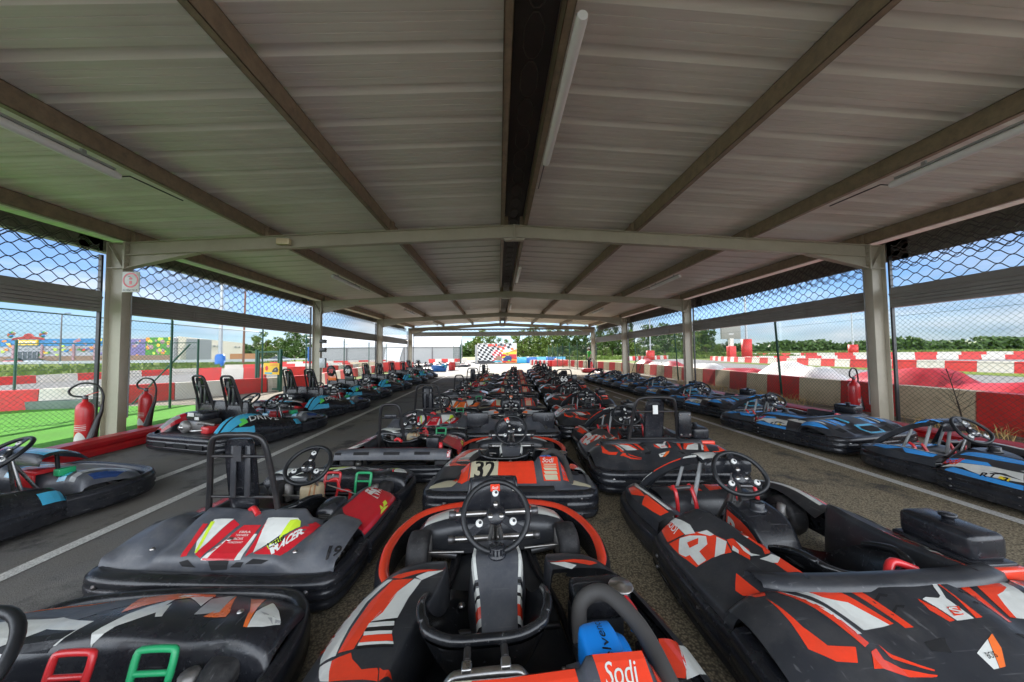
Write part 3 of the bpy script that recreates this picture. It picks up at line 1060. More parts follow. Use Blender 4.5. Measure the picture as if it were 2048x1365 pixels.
# ------------------------------------------------------------------ red steel edge beams
for s, lab, xx in ((-1, 'red painted steel edge beam on the ground in front of the left columns', -5.78), (1, 'red painted steel edge beam on the ground in front of the right columns', 6.12)):
    mb = MB()
    prof = [(-0.16, 0.01), (-0.16, 0.07), (-0.13, 0.10), (-0.15, 0.13), (-0.15, 0.17), (-0.10, 0.205), (0.10, 0.205), (0.15, 0.17), (0.15, 0.01)]
    K = len(prof)
    ysj = [-8, -2.0, 2.0, 6.0, 10.0, 14.0, 18.0, 21.6]
    for a, b in zip(ysj[:-1], ysj[1:]):
        vs = [(-s * -x, yy, z) if s > 0 else (-x, yy, z) for yy in (a + 0.004, b - 0.004) for x, z in prof]
        mb.add(vs, [(k, (k + 1) % K, K + (k + 1) % K, K + k) for k in range(K)] + [tuple(range(K)), tuple(range(2 * K - 1, K - 1, -1))], 'kerb_red')
    o = mb.build('edge_beam')
    o.location = (xx, 0, 0)
    if s > 0:
        o.scale = (1, 1, 0.6)
    tag(o, lab, 'edge beam')

# ------------------------------------------------------------------ sign and fire extinguishers
t = thing('extinguisher_sign', 'square white sign with a red ring and extinguisher symbol on the left column', 'sign', (-6.33, 5.60, 2.545))
mb = MB()
mb.box((0, 0, 0), (0.27, 0.012, 0.34), 'paper_white', bev=0.002)
mb.build('sign_plate', t)
mb = MB()
N = 40
for r0, r1, mt in ((0.098, 0.124, 'paint_red'),):
    vs = [(r * math.cos(2 * PI * k / N), -0.0085, 0.03 + r * math.sin(2 * PI * k / N)) for k in range(N) for r in (r0, r1)]
    mb.add(vs, [(2 * k, 2 * ((k + 1) % N), 2 * ((k + 1) % N) + 1, 2 * k + 1) for k in range(N)], mt)
mb.add([(x, -0.0085, z) for x, z in ((-0.02, -0.04), (0.02, -0.04), (0.024, 0.01), (0.012, 0.02), (-0.012, 0.02), (-0.024, 0.01))], [(0, 1, 2, 3, 4, 5)], 'paint_red')
mb.add([(x, -0.0085, z) for x, z in ((-0.022, 0.04), (0.022, 0.04), (0.028, 0.06), (0.0, 0.085), (-0.028, 0.06))], [(0, 1, 2, 3, 4)], 'paint_red')
mb.add([(x, -0.0085, z) for x, z in ((-0.05, 0.082), (-0.01, 0.082), (0.0, 0.092), (-0.03, 0.095))], [(0, 1, 2, 3)], 'vinyl_black')
mb.text('EXTINCTEUR', (0, -0.0085, -0.135), (1, 0, 0), (0, 0, 1), 0.028, 'vinyl_black', bold=0.01)
mb.build('sign_print', t)


def extinguisher(loc, rz, label):
    t = thing('fire_extinguisher', label, 'extinguisher', loc, rz, 'fire extinguishers by the columns')
    mb = MB()
    mb.lathe([(0, 0.0), (0.085, 0.0), (0.09, 0.02), (0.09, 0.56), (0.082, 0.61), (0.055, 0.65), (0.032, 0.665), (0.03, 0.70), (0, 0.70)], 'paint_red', 24)
    b = mb.build('cylinder', t)
    mb = MB()
    nn = 9
    for z0, z1 in ((0.10, 0.36),):
        vs = [(0.0915 * math.cos(-PI / 2 + (k / (nn - 1) - 0.5) * 1.5), 0.0915 * math.sin(-PI / 2 + (k / (nn - 1) - 0.5) * 1.5), z) for z in (z0, z1) for k in range(nn)]
    # printed panel: thin frame lines and a pale flash
    for k in range(nn - 1):
        a = [vs[k], vs[k + 1], vs[nn + k + 1], vs[nn + k]]
        for zz, hh in ((0.12, 0.004), (0.34, 0.004), (0.31, 0.010), (0.285, 0.008), (0.262, 0.006)):
            mb.add([(a[0][0], a[0][1], zz), (a[1][0], a[1][1], zz), (a[1][0], a[1][1], zz + hh), (a[0][0], a[0][1], zz + hh)], [(0, 1, 2, 3)], 'paper_white')
        h = 0.02 + 0.1 * math.sin(PI * k / (nn - 1))
        h2 = 0.02 + 0.1 * math.sin(PI * (k + 1) / (nn - 1))
        mb.add([(a[0][0], a[0][1], 0.125), (a[1][0], a[1][1], 0.125), (a[1][0], a[1][1], 0.125 + h2), (a[0][0], a[0][1], 0.125 + h)], [(0, 1, 2, 3)], 'paper_white')
    mb.build('printed_label', b)
    mb = MB()
    mb.lathe([(0.025, 0.70), (0.028, 0.71), (0.028, 0.75), (0.012, 0.76), (0, 0.76)], 'steel_dark', 12)
    mb.beam((-0.02, 0, 0.745), (0.14, 0, 0.80), 0.022, 0.008, 'paint_red')
    mb.beam((-0.02, 0, 0.725), (0.13, 0, 0.735), 0.022, 0.008, 'steel_dark')
    mb.build('valve', t)
    mb = MB()
    mb.tube(catmull([(-0.02, 0, 0.735), (-0.14, 0, 0.76), (-0.17, 0, 0.84), (-0.05, 0, 0.93), (0.12, 0.0, 0.90), (0.19, 0, 0.75), (0.185, 0, 0.60)], 6), 0.0135, 'frame_black', 8)
    mb.build('hose', t)
    mb = MB()
    mb.tube([(0.185, 0, 0.62), (0.18, -0.005, 0.52), (0.15, -0.02, 0.40), (0.11, -0.05, 0.12), (0.105, -0.055, 0.10)], [0.016, 0.022, 0.030, 0.055, 0.056], 'frame_black', 12)
    mb.build('discharge_horn', t)
    return t


ex = extinguisher((-6.28, 5.02, 0.005), 0.3, 'red fire extinguisher with looped black hose in front of the left column')
dup(ex, (-6.55, 6.10, 0.002), -0.1, 'red fire extinguisher standing just behind the left column')
dup(ex, (6.86, 6.35, 0.006), 0.4, 'red fire extinguisher standing behind the nearest right column')
dup(ex, (6.30, 23.1, 0.0), 0.4, 'red fire extinguisher by the farthest right column')


# ------------------------------------------------------------------ chain link fences
def chain_fence(pts, h, label, name='chain_link_fence', cell=0.085, wire=0.003, step=2.6, toprail=True, z0=0.03, lean=0.0, posts=True, brace=True, curl=True):
    root = thing(name, label, 'fence', (pts[0][0], pts[0][1], 0))
    ox, oy = pts[0][0], pts[0][1]
    mb = MB()
    for (a, b) in zip(pts[:-1], pts[1:]):
        a, b = Vector(a), Vector(b)
        L = (b - a).length
        d = (b - a) / L
        nrm = Vector((-d.y, d.x))
        n = int(L / cell)
        m = int((h - z0) / cell)
        sag = [0.010 * math.sin(k * 0.37) + 0.012 * math.sin(k * 0.113 + 1) for k in range(n + 2)]

        def pt(i, j, off):
            i_ = min(max(i, 0), n)
            p = a + d * (i_ * cell)
            z = z0 + j * cell + sag[int(i_)] * (j / m)
            return (p.x - ox + nrm.x * off, p.y - oy + nrm.y * off, z)
        for i in range(n):
            # one zig-zag wire between columns i and i+1 (the weave alternates)
            P = []
            for j in range(m * 1 + 1):
                P.append(pt(i + (0.5 if j % 2 == 0 else -0.5) + 0.5, j, 0.002 if i % 2 else -0.002))
            P[-1] = (P[-1][0], P[-1][1], P[-1][2] + (0.03 if curl else 0))
            mb.tube(P, wire, 'wire_green', 3, caps=False)
            P = [pt(i + (-0.5 if j % 2 == 0 else 0.5) + 0.5, j, 0.0) for j in range(m + 1)]
            mb.tube(P, wire, 'wire_green', 3, caps=False)
    for zz in (0.06, h * 0.5, h * 0.9):
        mb.tube([(p[0] - ox, p[1] - oy, zz) for p in pts], wire * 1.0, 'wire_green', 4)
    mb.build('wire_mesh', root)
    if toprail:
        mb = MB()
        mb.tube([(p[0] - ox, p[1] - oy, h - 0.01) for p in pts], 0.014, 'fence_green', 6)
        mb.build('top_rail', root)
    if posts:
        for (a, b) in zip(pts[:-1], pts[1:]):
            a, b = Vector(a), Vector(b)
            L = (b - a).length
            n = max(1, round(L / step))
            for k in range(n + 1):
                p = a + (b - a) * (k / n)
                mb = MB()
                mb.tube([(p.x - ox, p.y - oy, 0), (p.x - ox + lean, p.y - oy, h + 0.08)], 0.026, 'fence_green', 10)
                mb.lathe([(0.029, h + 0.07), (0.029, h + 0.10), (0, h + 0.105)], 'fence_green', 10, Matrix.Translation((p.x - ox + lean, p.y - oy, 0)))
                mb.build('post', root)
    return root


chain_fence([(-8.75, -1.0), (-8.75, 12.1)], 2.17, 'tall green chain link fence with a top rail along the left of the shelter', cell=0.085, step=3.25)
chain_fence([(-9.0, 15.2), (-9.4, 27.0)], 2.15, 'green chain link fence behind the left karts, past the gate', cell=0.11, step=4.0, wire=0.003)
f = chain_fence([(-13.2, 9.3), (-8.9, 9.75)], 1.72, 'low green chain link fence with a slanting brace along the far edge of the turf', cell=0.10, step=4.4)
mb = MB()
mb.tube([(4.1, 0.43, 1.68), (2.75, 0.25, 0.02)], 0.02, 'fence_green', 8)
mb.build('brace', f)
f = chain_fence([(7.25, -1.5), (7.35, 8.6), (7.9, 14.7), (8.25, 20.0)], 2.16, 'tall chain link fence with leaning green posts along the right of the shelter', cell=0.085, step=5.3, toprail=False, lean=-0.12, wire=0.0028)
mb = MB()
for k in range(1, 3):
    mb.tube([(0.95 + k * 0.0, 19.0 + k * 1.0, 1.5), (0.95, 20.2 + k * 1.0, 0.02)], 0.02, 'fence_green', 6)
mb.build('brace', f)
chain_fence([(6.3, 24.5), (5.6, 30.0), (5.2, 36.0)], 2.1, 'far green mesh fence beside the red and white wall beyond the person', cell=0.16, step=2.0, wire=0.004, curl=False, toprail=False)
chain_fence([(-6.6, 46.0), (-5.2, 42.0), (-4.4, 36.0)], 2.4, 'green netting fence in front of the white tent gable', cell=0.16, step=3.0, wire=0.005, curl=False, toprail=False)

# gate with the yellow banner
g = thing('garden_gate', 'green framed mesh gate standing in the left fence line', 'gate', (-9.55, 12.95, 0), math.atan2(-0.55, 1.25))
for x in (0.0, 1.36):
    mb = MB()
    mb.box((x, 0, 0.78), (0.085, 0.085, 1.56), 'fence_green', bev=0.008)
    mb.build('gate_post', g)
mb = MB()
for x in (0.12, 1.24):
    mb.box((x, 0, 0.78), (0.05, 0.05, 1.44), 'fence_green')
for z in (0.09, 1.47):
    mb.box((0.68, 0, z), (1.07, 0.05, 0.05), 'fence_green')
mb.build('gate_frame', g)
mb = MB()
for k in range(19):
    mb.tube([(0.16 + k * 0.058, 0, 0.12), (0.16 + k * 0.058, 0, 1.44)], 0.0022, 'wire_green', 3)
for k in range(24):
    mb.tube([(0.14, 0, 0.14 + k * 0.056), (1.22, 0, 0.14 + k * 0.056)], 0.0022, 'wire_green', 3)
mb.build('mesh_infill', g)
t = thing('banner', 'yellow banner with a small dark kart picture tied to the green gate', 'banner', (-9.0, 12.6, 0.62), math.atan2(-0.55, 1.25))
mb = MB()
mb.box((0.36, 0, 0.22), (0.86, 0.012, 0.42), 'banner_yellow')
mb.build('banner_cloth', t)
mb = MB()
T = Matrix.Identity(4)
mb.add([(0.0, -0.008, 0.03), (0.42, -0.008, 0.03), (0.42, -0.008, 0.09), (0.0, -0.008, 0.09)], [(0, 1, 2, 3)], 'paint_teal')
mb.add([(x, -0.008, z) for x, z in ((0.40, 0.10), (0.72, 0.10), (0.76, 0.2), (0.66, 0.29), (0.55, 0.26), (0.46, 0.2))], [tuple(range(6))], 'plastic_dark')
mb.add([(x, -0.009, z) for x, z in ((0.50, 0.16), (0.64, 0.17), (0.6, 0.22))], [(0, 1, 2)], 'vinyl_grey')
N = 14
mb.add([(0.11 + (0.075 if k % 2 else 0.11) * math.cos(2 * PI * k / N), -0.008, 0.24 + (0.075 if k % 2 else 0.11) * math.sin(2 * PI * k / N)) for k in range(N)], [tuple(range(N))], 'paint_red')
for k, x in enumerate((0.30, 0.37, 0.44, 0.51, 0.58, 0.65)):
    mb.add([(x, -0.008, 0.33), (x + 0.05, -0.008, 0.33), (x + 0.055, -0.008, 0.39), (x + 0.01, -0.008, 0.39)], [(0, 1, 2, 3)], 'paint_orange')
mb.build('banner_print', t)

# ------------------------------------------------------------------ painted barrier walls of the track
def barrier(pts, h, w, seg, label, colw='block_white', side=1, name='barrier_wall', phase=0, colr='block_red', taper=0.06):
    """low wall of alternating painted blocks along a polyline (pts in plan)"""
    mb = MB()
    ox, oy = pts[0]
    acc = 0.0
    k = phase
    for (a, b) in zip(pts[:-1], pts[1:]):
        a, b = Vector(a), Vector(b)
        L = (b - a).length
        n = max(1, round(L / seg))
        d = (b - a) / L
        nn = Vector((d.y, -d.x)) * w / 2
        for i in range(n):
            p, q = a + d * (L * i / n + 0.006), a + d * (L * (i + 1) / n - 0.006)
            c = colr if k % 2 else colw
            j = rnd.uniform(-0.008, 0.008)
            t_ = nn * (1 - taper * 4)
            vs = [(p.x - nn.x, p.y - nn.y, 0), (p.x + nn.x, p.y + nn.y, 0), (q.x + nn.x, q.y + nn.y, 0), (q.x - nn.x, q.y - nn.y, 0),
                  (p.x - t_.x, p.y - t_.y, h + j), (p.x + t_.x, p.y + t_.y, h + j), (q.x + t_.x, q.y + t_.y, h + j), (q.x - t_.x, q.y - t_.y, h + j)]
            vs = [(x - ox, y - oy, z) for x, y, z in vs]
            mb.add(vs, [(0, 1, 5, 4), (1, 2, 6, 5), (2, 3, 7, 6), (3, 0, 4, 7)], c)
            mb.add(vs[4:], [(0, 1, 2, 3)], colw if c == colw else c)
            k += 1
    o = mb.build(name)
    o.location = (ox, oy, -0.01)
    return tag(o, label, 'barrier wall', 'red and white barrier walls of the track')


barrier([(-16.5, 6.4), (-11.2, 9.8), (-8.9, 12.5), (-8.2, 14.2), (-9.2, 20), (-10.5, 30)], 0.52, 0.35, 1.15, 'red and cream barrier wall just beyond the turf on the left')
barrier([(-25.3, -10), (-25.4, 17), (-25.4, 24), (-24, 29)], 0.42, 0.4, 1.9, 'red and white barrier wall across the grey track on the left', phase=1)
barrier([(-16.6, 18.6), (-13.8, 19.6), (-11.4, 23), (-11.2, 32)], 0.66, 0.4, 1.0, 'red and white barrier wall behind the gate on the left', phase=1)
barrier([(-24, 29.5), (-17.5, 31), (-13.2, 36), (-12.2, 40)], 0.62, 0.4, 1.3, 'red and white barrier wall in front of the grey cabins', phase=0)
barrier([(-23, 33.5), (-17, 37), (-14, 43)], 0.75, 0.4, 1.3, 'rearmost red and white barrier wall before the grey cabins', phase=1)
barrier([(7.45, -3), (7.5, 5), (7.75, 9.4), (8.25, 14), (8.6, 19.5), (7.9, 25), (6.9, 32), (6.6, 40), (8.0, 47)], 0.62, 0.30, 1.0, 'long red and cream barrier wall behind the fence on the right', colw='block_cream')
barrier([(27.2, -12), (27.2, 16.3), (27.3, 24.5), (29.2, 39), (33, 50)], 0.62, 0.5, 1.35, 'red and white barrier wall across the track on the right', phase=1)
barrier([(31, 41), (38, 47), (48, 45), (62, 38), (80, 22)], 0.6, 0.5, 1.9, 'red and white barrier wall curving round the grass island on the right', phase=1)
barrier([(60, 78), (76, 80), (100, 60), (130, 40)], 0.8, 0.6, 3.0, 'farthest red and white barrier wall before the meadow')
barrier([(20, 52), (26, 58), (33, 63)], 0.7, 0.5, 1.2, 'red and white barrier wall below the trees on the right', phase=1)
barrier([(5.0, 33.0), (6.6, 33.4)], 0.62, 0.5, 0.8, 'short bright red barrier block at the far end of the right wall', phase=1, colw='block_red')
barrier([(3.4, 37.5), (5.0, 33.0)], 0.60, 0.4, 0.5, 'short striped red and white barrier wall behind the bright red block')
barrier([(-9.5, 26.5), (-7.2, 27.0)], 0.75, 0.3, 2.3, 'plain red board barrier behind the far left karts', colw='block_red')
barrier([(-11.8, 26.0), (-9.6, 26.4)], 0.78, 0.3, 2.3, 'plain cream board barrier beside the red board', colw='block_cream')
barrier([(-9.5, 43.5), (-4.5, 43.8)], 0.75, 0.3, 0.8, 'red and white barrier blocks in front of the tent wall', phase=1)
mb = MB()
mb.box((0, 0, 0.10), (2.0, 0.3, 0.22), 'sleeper', bev=0.02)
o = mb.build('concrete_sleeper')
o.location = (-12.1, 9.05, 0)
o.rotation_euler = (0, 0, 0.1)
tag(o, 'grey green concrete sleeper lying at the far edge of the turf', 'sleeper')

# tyre wall heaps under tarpaulins on the right
def tarp(y0, y1, x, mat, label, h=0.75, w=1.9):
    mb = MB()
    n, m = max(6, int((y1 - y0) / 0.22)), 10
    r2 = random.Random(int(y0 * 100))
    ph = [r2.uniform(0, 6) for _ in range(4)]
    vs = []
    for i in range(n + 1):
        yy = y0 + (y1 - y0) * i / n
        e = min(1, 3.0 * min(i, n - i) / n + 0.45)
        for j in range(m + 1):
            q = j / m
            prof = min(1, 2.6 * min(q, 1 - q)) ** 0.7
            z = h * e * prof * (0.80 + 0.12 * math.sin(yy * 1.9 + ph[0]) + 0.10 * math.sin(yy * 4.6 + q * 3 + ph[1])) + 0.03 * math.sin(yy * 9 + q * 8 + ph[2]) * prof
            vs.append((x + (q - 0.5) * w + 0.06 * math.sin(yy * 3 + ph[3]), yy, max(0.0, z)))
    w_ = m + 1
    mb.add(vs, [(i * w_ + j, (i + 1) * w_ + j, (i + 1) * w_ + j + 1, i * w_ + j + 1) for i in range(n) for j in range(m)], mat, True)
    o = mb.build('tarpaulin_heap')
    return tag(o, label, 'tarpaulin', 'tarpaulin heaps along the right barrier')


tarp(-2, 4.6, 9.0, 'tarp_white', 'white tarpaulin heap behind the right barrier, nearest the camera', 0.86)
tarp(4.4, 8.6, 9.0, 'tarp_red', 'red tarpaulin heap behind the nearest right column', 0.92)
tarp(8.4, 11.6, 9.1, 'tarp_white', 'white peaked tarpaulin heap next to the nearest red one', 0.95)
tarp(11.4, 13.9, 9.3, 'tarp_red', 'red tarpaulin heap in the middle of the covered row', 0.85)
tarp(13.7, 17.2, 9.6, 'tarp_white', 'white tarpaulin heap past the middle red one', 0.80)
tarp(17.0, 19.6, 9.9, 'tarp_red', 'red tarpaulin heap near the far end of the covered row', 0.85)
tarp(19.4, 21.6, 10.0, 'tarp_white', 'small white tarpaulin heap between the two farthest red ones', 0.80)
tarp(21.4, 23.6, 10.0, 'tarp_red', 'farthest red tarpaulin heap along the right barrier', 0.9)

# ------------------------------------------------------------------ dry grass and weeds
mb = MB()
r3 = random.Random(3)
for k in range(2600):
    y = r3.uniform(2.0, 24.0) if k % 5 else r3.uniform(23, 34)
    x = 7.10 + (y - 6) * 0.045 * (y > 6) + r3.uniform(-0.55, 0.15) if y < 22 else 6.9 + r3.uniform(-1.2, 0.3)
    if y < 22:
        x = max(x, 6.32)
    dn = 0.6 + 0.6 * math.sin(y * 1.7) + 0.5 * math.sin(y * 0.6 + 1)
    if r3.random() > dn:
        continue
    h = r3.uniform(0.06, 0.26)
    a = r3.uniform(0, 6.28)
    lx, ly = r3.uniform(-0.16, 0.16), r3.uniform(-0.16, 0.16)
    wx, wy = 0.004 * math.cos(a), 0.004 * math.sin(a)
    mb.add([(x - wx, y - wy, 0), (x + wx, y + wy, 0), (x + lx * 0.5 + wx, y + ly * 0.5 + wy, h * 0.7), (x + lx * 0.5 - wx, y + ly * 0.5 - wy, h * 0.7), (x + lx, y + ly, h * r3.uniform(0.7, 1.0))],
           [(0, 1, 2, 3), (3, 2, 4)], 'dry_straw')
o = mb.build('dry_grass')
tag(o, 'dry straw coloured grass along the foot of the right fence', 'grass', kind='stuff')
mb = MB()
mb.tube(catmull([(0, 0, 0), (-0.01, 0.03, 0.3), (-0.05, 0.06, 0.62), (-0.1, 0.1, 0.98)], 5), [0.011] * 8 + [0.006] * 8, 'weed_stem', 6)
for k in range(26):
    z = 0.25 + 0.03 * k * 0.9
    a = k * 2.4
    L = 0.24 * (1 - k / 34)
    mb.tube([(-0.09 * z, 0.1 * z, z), (-0.09 * z + L * math.cos(a) * 0.6, 0.1 * z + L * math.sin(a) * 0.6, z + L * 0.5), (-0.09 * z + L * math.cos(a), 0.1 * z + L * math.sin(a), z + L)], 0.0028, 'weed_stem', 4)
o = mb.build('dead_weed')
o.location = (7.18, 5.02, 0)
tag(o, 'tall dead weed stalk in front of the cream barrier block on the right', 'weed')
# ------------------------------------------------------------------ trees
def crown_mesh(name, rx, ry, rz, zc, n_clump, per, leaf, mat, seed, shape='round'):
    r = random.Random(seed)
    mb = MB()
    vs, fs = [], []
    for c in range(n_clump):
        while True:
            p = Vector((r.uniform(-1, 1), r.uniform(-1, 1), r.uniform(-1, 1)))
            if 0.25 < p.length < 1:
                break
        if shape == 'cone':
            p.z = r.uniform(-1, 1)
            k = 0.95 * (1 - (p.z + 1) / 2) + 0.08
            p.x *= k
            p.y *= k
        cr_ = r.uniform(0.20, 0.42) * (0.6 if shape == 'cone' else 1)
        for q in range(per):
            d = Vector((r.gauss(0, 1), r.gauss(0, 1), r.gauss(0, 1)))
            d = d.normalized() * cr_ * (r.random() ** 0.4)
            c0 = Vector(((p.x + d.x) * rx, (p.y + d.y) * ry, zc + (p.z + d.z * 0.85) * rz))
            a = Vector((r.uniform(-1, 1), r.uniform(-1, 1), r.uniform(-0.6, 0.6))).normalized() * leaf * r.uniform(0.6, 1.3)
            b = a.cross(Vector((r.uniform(-1, 1), r.uniform(-1, 1), r.uniform(-1, 1)))).normalized() * leaf * r.uniform(0.35, 0.7)
            o = len(vs)
            vs += [c0 - a, c0 + b * 0.8, c0 + a, c0 - b]
            fs.append((o, o + 1, o + 2, o + 3))
    mb.add(vs, fs, mat, False)
    return mb


def trunk_mesh(h, r0, seed, limbs=6, crown0=0.3, spread=0.3):
    r = random.Random(seed)
    mb = MB()
    mb.tube(catmull([(0, 0, -0.1), (r.uniform(-.1, .1), r.uniform(-.1, .1), h * 0.35), (r.uniform(-.2, .2), r.uniform(-.2, .2), h * 0.7), (r.uniform(-.3, .3), r.uniform(-.3, .3), h)], 4),
            [r0 * (1 - 0.07 * k) for k in range(13)], 'bark', 8)
    for k in range(limbs):
        z = h * (crown0 + 0.55 * k / limbs)
        a = k * 2.4 + r.uniform(-.4, .4)
        L = h * spread * r.uniform(0.7, 1.2)
        mb.tube([(0, 0, z), (L * 0.5 * math.cos(a), L * 0.5 * math.sin(a), z + L * 0.35), (L * math.cos(a), L * math.sin(a), z + L * 0.9)], [r0 * 0.45, r0 * 0.3, r0 * 0.12], 'bark', 6)
    return mb


def tree(name, cat, label, H, rx, rz, mat, seed, clump=26, per=90, leaf=0.30, shape='round', low=0.22):
    t = thing(name, label, cat)
    rzz = (H * (1 - low)) / 2
    crown_mesh('crown', rx, rx, rzz, H * low + rzz, clump, per, leaf, mat, seed, shape).build('crown', t)
    trunk_mesh(H * 0.85, 0.035 * H * 0.6, seed, crown0=low).build('trunk', t)
    return t


PROTO = [tree('broadleaf_tree', 'tree', 'x', 7.0, 2.7, 3, 'leaf_mid', 11, 26, 100, 0.24),
         tree('broadleaf_tree', 'tree', 'x', 6.0, 2.5, 3, 'leaf_light', 12, 24, 100, 0.22, low=0.12),
         tree('dark_tree', 'tree', 'x', 8.0, 2.2, 3, 'leaf_dark', 13, 26, 100, 0.22, low=0.2),
         tree('conifer_tree', 'tree', 'x', 9.0, 2.0, 3, 'leaf_dark', 14, 34, 80, 0.20, 'cone', low=0.08),
         tree('bush', 'bush', 'x', 2.6, 1.7, 1.2, 'leaf_light', 15, 16, 90, 0.15, low=0.02)]
USED = set()
TREES = [  # x, y, proto, scale, label
    (-48.5, 70, 1, 1.05, 'broad green tree left of the gate, behind the track'),
    (-41.5, 68, 0, 0.98, 'round green tree right of the brown wooden pole'),
    (-37.5, 71, 1, 0.82, 'low leafy tree just left of the grey cabins'),
    (-55, 84, 0, 0.85, 'green tree behind the brown wooden pole'),
    (-62, 95, 2, 0.75, 'dark tree behind the orange fence beside the white building'),
    (-31, 74, 0, 0.78, 'tree showing over the left end of the grey cabins'),
    (-3.2, 58, 1, 0.95, 'light green tree between the tent gable and the painted board'),
    (-1.6, 70, 0, 0.75, 'green tree behind the left half of the painted board'),
    (1.2, 66, 1, 0.70, 'small light tree above the painted board'),
    (4.6, 64, 1, 0.98, 'light green tree rising at the right edge of the painted board'),
    (7.4, 72, 0, 1.02, 'round green tree behind the blue covered wall'),
    (10.2, 70, 1, 1.05, 'pale leafy tree in the middle of the far wood'),
    (13.2, 74, 0, 1.0, 'broad green tree left of the person'),
    (15.6, 80, 2, 0.95, 'dark tree behind the person'),
    (18.6, 78, 0, 1.05, 'green tree just right of the farthest right column'),
    (20.0, 69, 3, 0.55, 'small pale pointed tree right of the farthest column'),
    (22.4, 84, 3, 0.92, 'dark pointed conifer left of the white lamp post'),
    (25.6, 80, 0, 1.12, 'tall leafy tree behind the white lamp post'),
    (29.2, 84, 2, 1.02, 'dark tree right of the white lamp post'),
    (31.8, 78, 1, 1.12, 'light green tree between the two middle right columns'),
    (35.0, 86, 3, 1.02, 'dark conifer showing above the wood on the right'),
    (37.4, 80, 0, 1.15, 'big green tree left of the second right column'),
    (41.0, 80, 0, 1.18, 'big green tree behind the second right column'),
    (45.0, 78, 1, 1.28, 'large light green tree left of the score screen'),
    (48.6, 78, 0, 1.30, 'tall round tree behind the score screen'),
    (51.6, 80, 2, 0.92, 'dark tree at the right end of the wood'),
    (78, 120, 0, 0.95, 'lone tree in the meadow left of the nearest right column'),
    (107, 150, 2, 0.95, 'dark round bush tree standing alone in the meadow'),
    (9.0, 62, 4, 1.0, 'low bush at the foot of the wood behind the blue covers'),
    (14.5, 66, 4, 0.95, 'low bush behind the green mesh fence'),
    (23.5, 72, 4, 1.1, 'pale bush below the conifer on the right'),
    (33.5, 72, 4, 1.25, 'pale bush between the two middle right columns'),
    (42.8, 72, 4, 1.35, 'pale bush left of the score screen'),
    (47.5, 71, 4, 1.3, 'pale bush right of the score screen post'),
]
for k, (x, y, p, s, lab) in enumerate(TREES):
    o = PROTO[p]
    if p not in USED:
        USED.add(p)
        o.location = (x, y, -0.05)
        o.scale = (s, s, s)
        o['label'] = lab
        o.rotation_euler = (0, 0, k * 1.3)
    else:
        o = dup(o, (x, y, -0.05), k * 1.3, lab, (s * (0.92 + 0.16 * ((k * 7) % 5) / 4), s, s))
    o['group'] = 'trees and bushes beyond the track'

# far belt of woodland along the horizon: nobody could count it
r5 = random.Random(5)
mb = MB()
vs, fs = [], []
def belt(x0, y0, x1, y1, h0, h1, n, leaf):
    for k in range(n):
        q = r5.random()
        x, y = x0 + (x1 - x0) * q, y0 + (y1 - y0) * q
        H = (h0 + (h1 - h0) * q) * (0.72 + 0.16 * math.sin(q * 37) + 0.12 * math.sin(q * 91 + 1) + 0.07 * math.sin(q * 230))
        z = H * (r5.random() ** 0.7)
        c0 = Vector((x + r5.uniform(-4, 4), y + r5.uniform(-6, 6), z))
        a = Vector((r5.uniform(-1, 1), r5.uniform(-1, 1), r5.uniform(-.7, .7))).normalized() * leaf * r5.uniform(.6, 1.4)
        b = a.cross(Vector((r5.uniform(-1, 1), r5.uniform(-1, 1), r5.uniform(-1, 1)))).normalized() * leaf * r5.uniform(.4, .8)
        o = len(vs)
        vs.extend([c0 - a, c0 + b, c0 + a, c0 - b])
        fs.append((o, o + 1, o + 2, o + 3))
belt(60, 230, 420, 180, 7.5, 10.5, 16000, 1.5)
belt(-420, 210, -60, 210, 9.5, 10, 9000, 1.6)
belt(-60, 180, 70, 180, 9, 8, 5000, 1.4)
mb.add(vs, fs, 'leaf_mid')
tag(mb.build('woodland'), 'long belt of green woodland along the horizon', 'woodland', kind='stuff')
mb = MB()
vs, fs = [], []
for k in range(9000):   # tall meadow grass and scrub on the right, verges on the left
    if k % 3:
        x, y = r5.uniform(60, 200), r5.uniform(95, 140)
        s = 0.9
    else:
        x, y = r5.uniform(-60, -27), r5.uniform(16, 62)
        s = 0.42
        if r5.random() < 0.45:
            x, y = r5.uniform(4, 60), r5.uniform(62, 76)
            s = 0.6
    o = len(vs)
    h = s * r5.uniform(0.5, 1.5)
    w = s * r5.uniform(0.3, 0.8)
    a = r5.uniform(0, 6.28)
    dx, dy = w * math.cos(a), w * math.sin(a)
    vs.extend([(x - dx, y - dy, -0.05), (x + dx, y + dy, -0.05), (x + dx * 0.6, y + dy * 0.6 + .1, h * 0.8), (x - dx * 0.3, y - dy * 0.3, h)])
    fs.append((o, o + 1, o + 2, o + 3))
mb.add(vs, fs, 'leaf_light')
tag(mb.build('meadow_grass'), 'tall rough grass and scrub round the track', 'grass', kind='stuff')

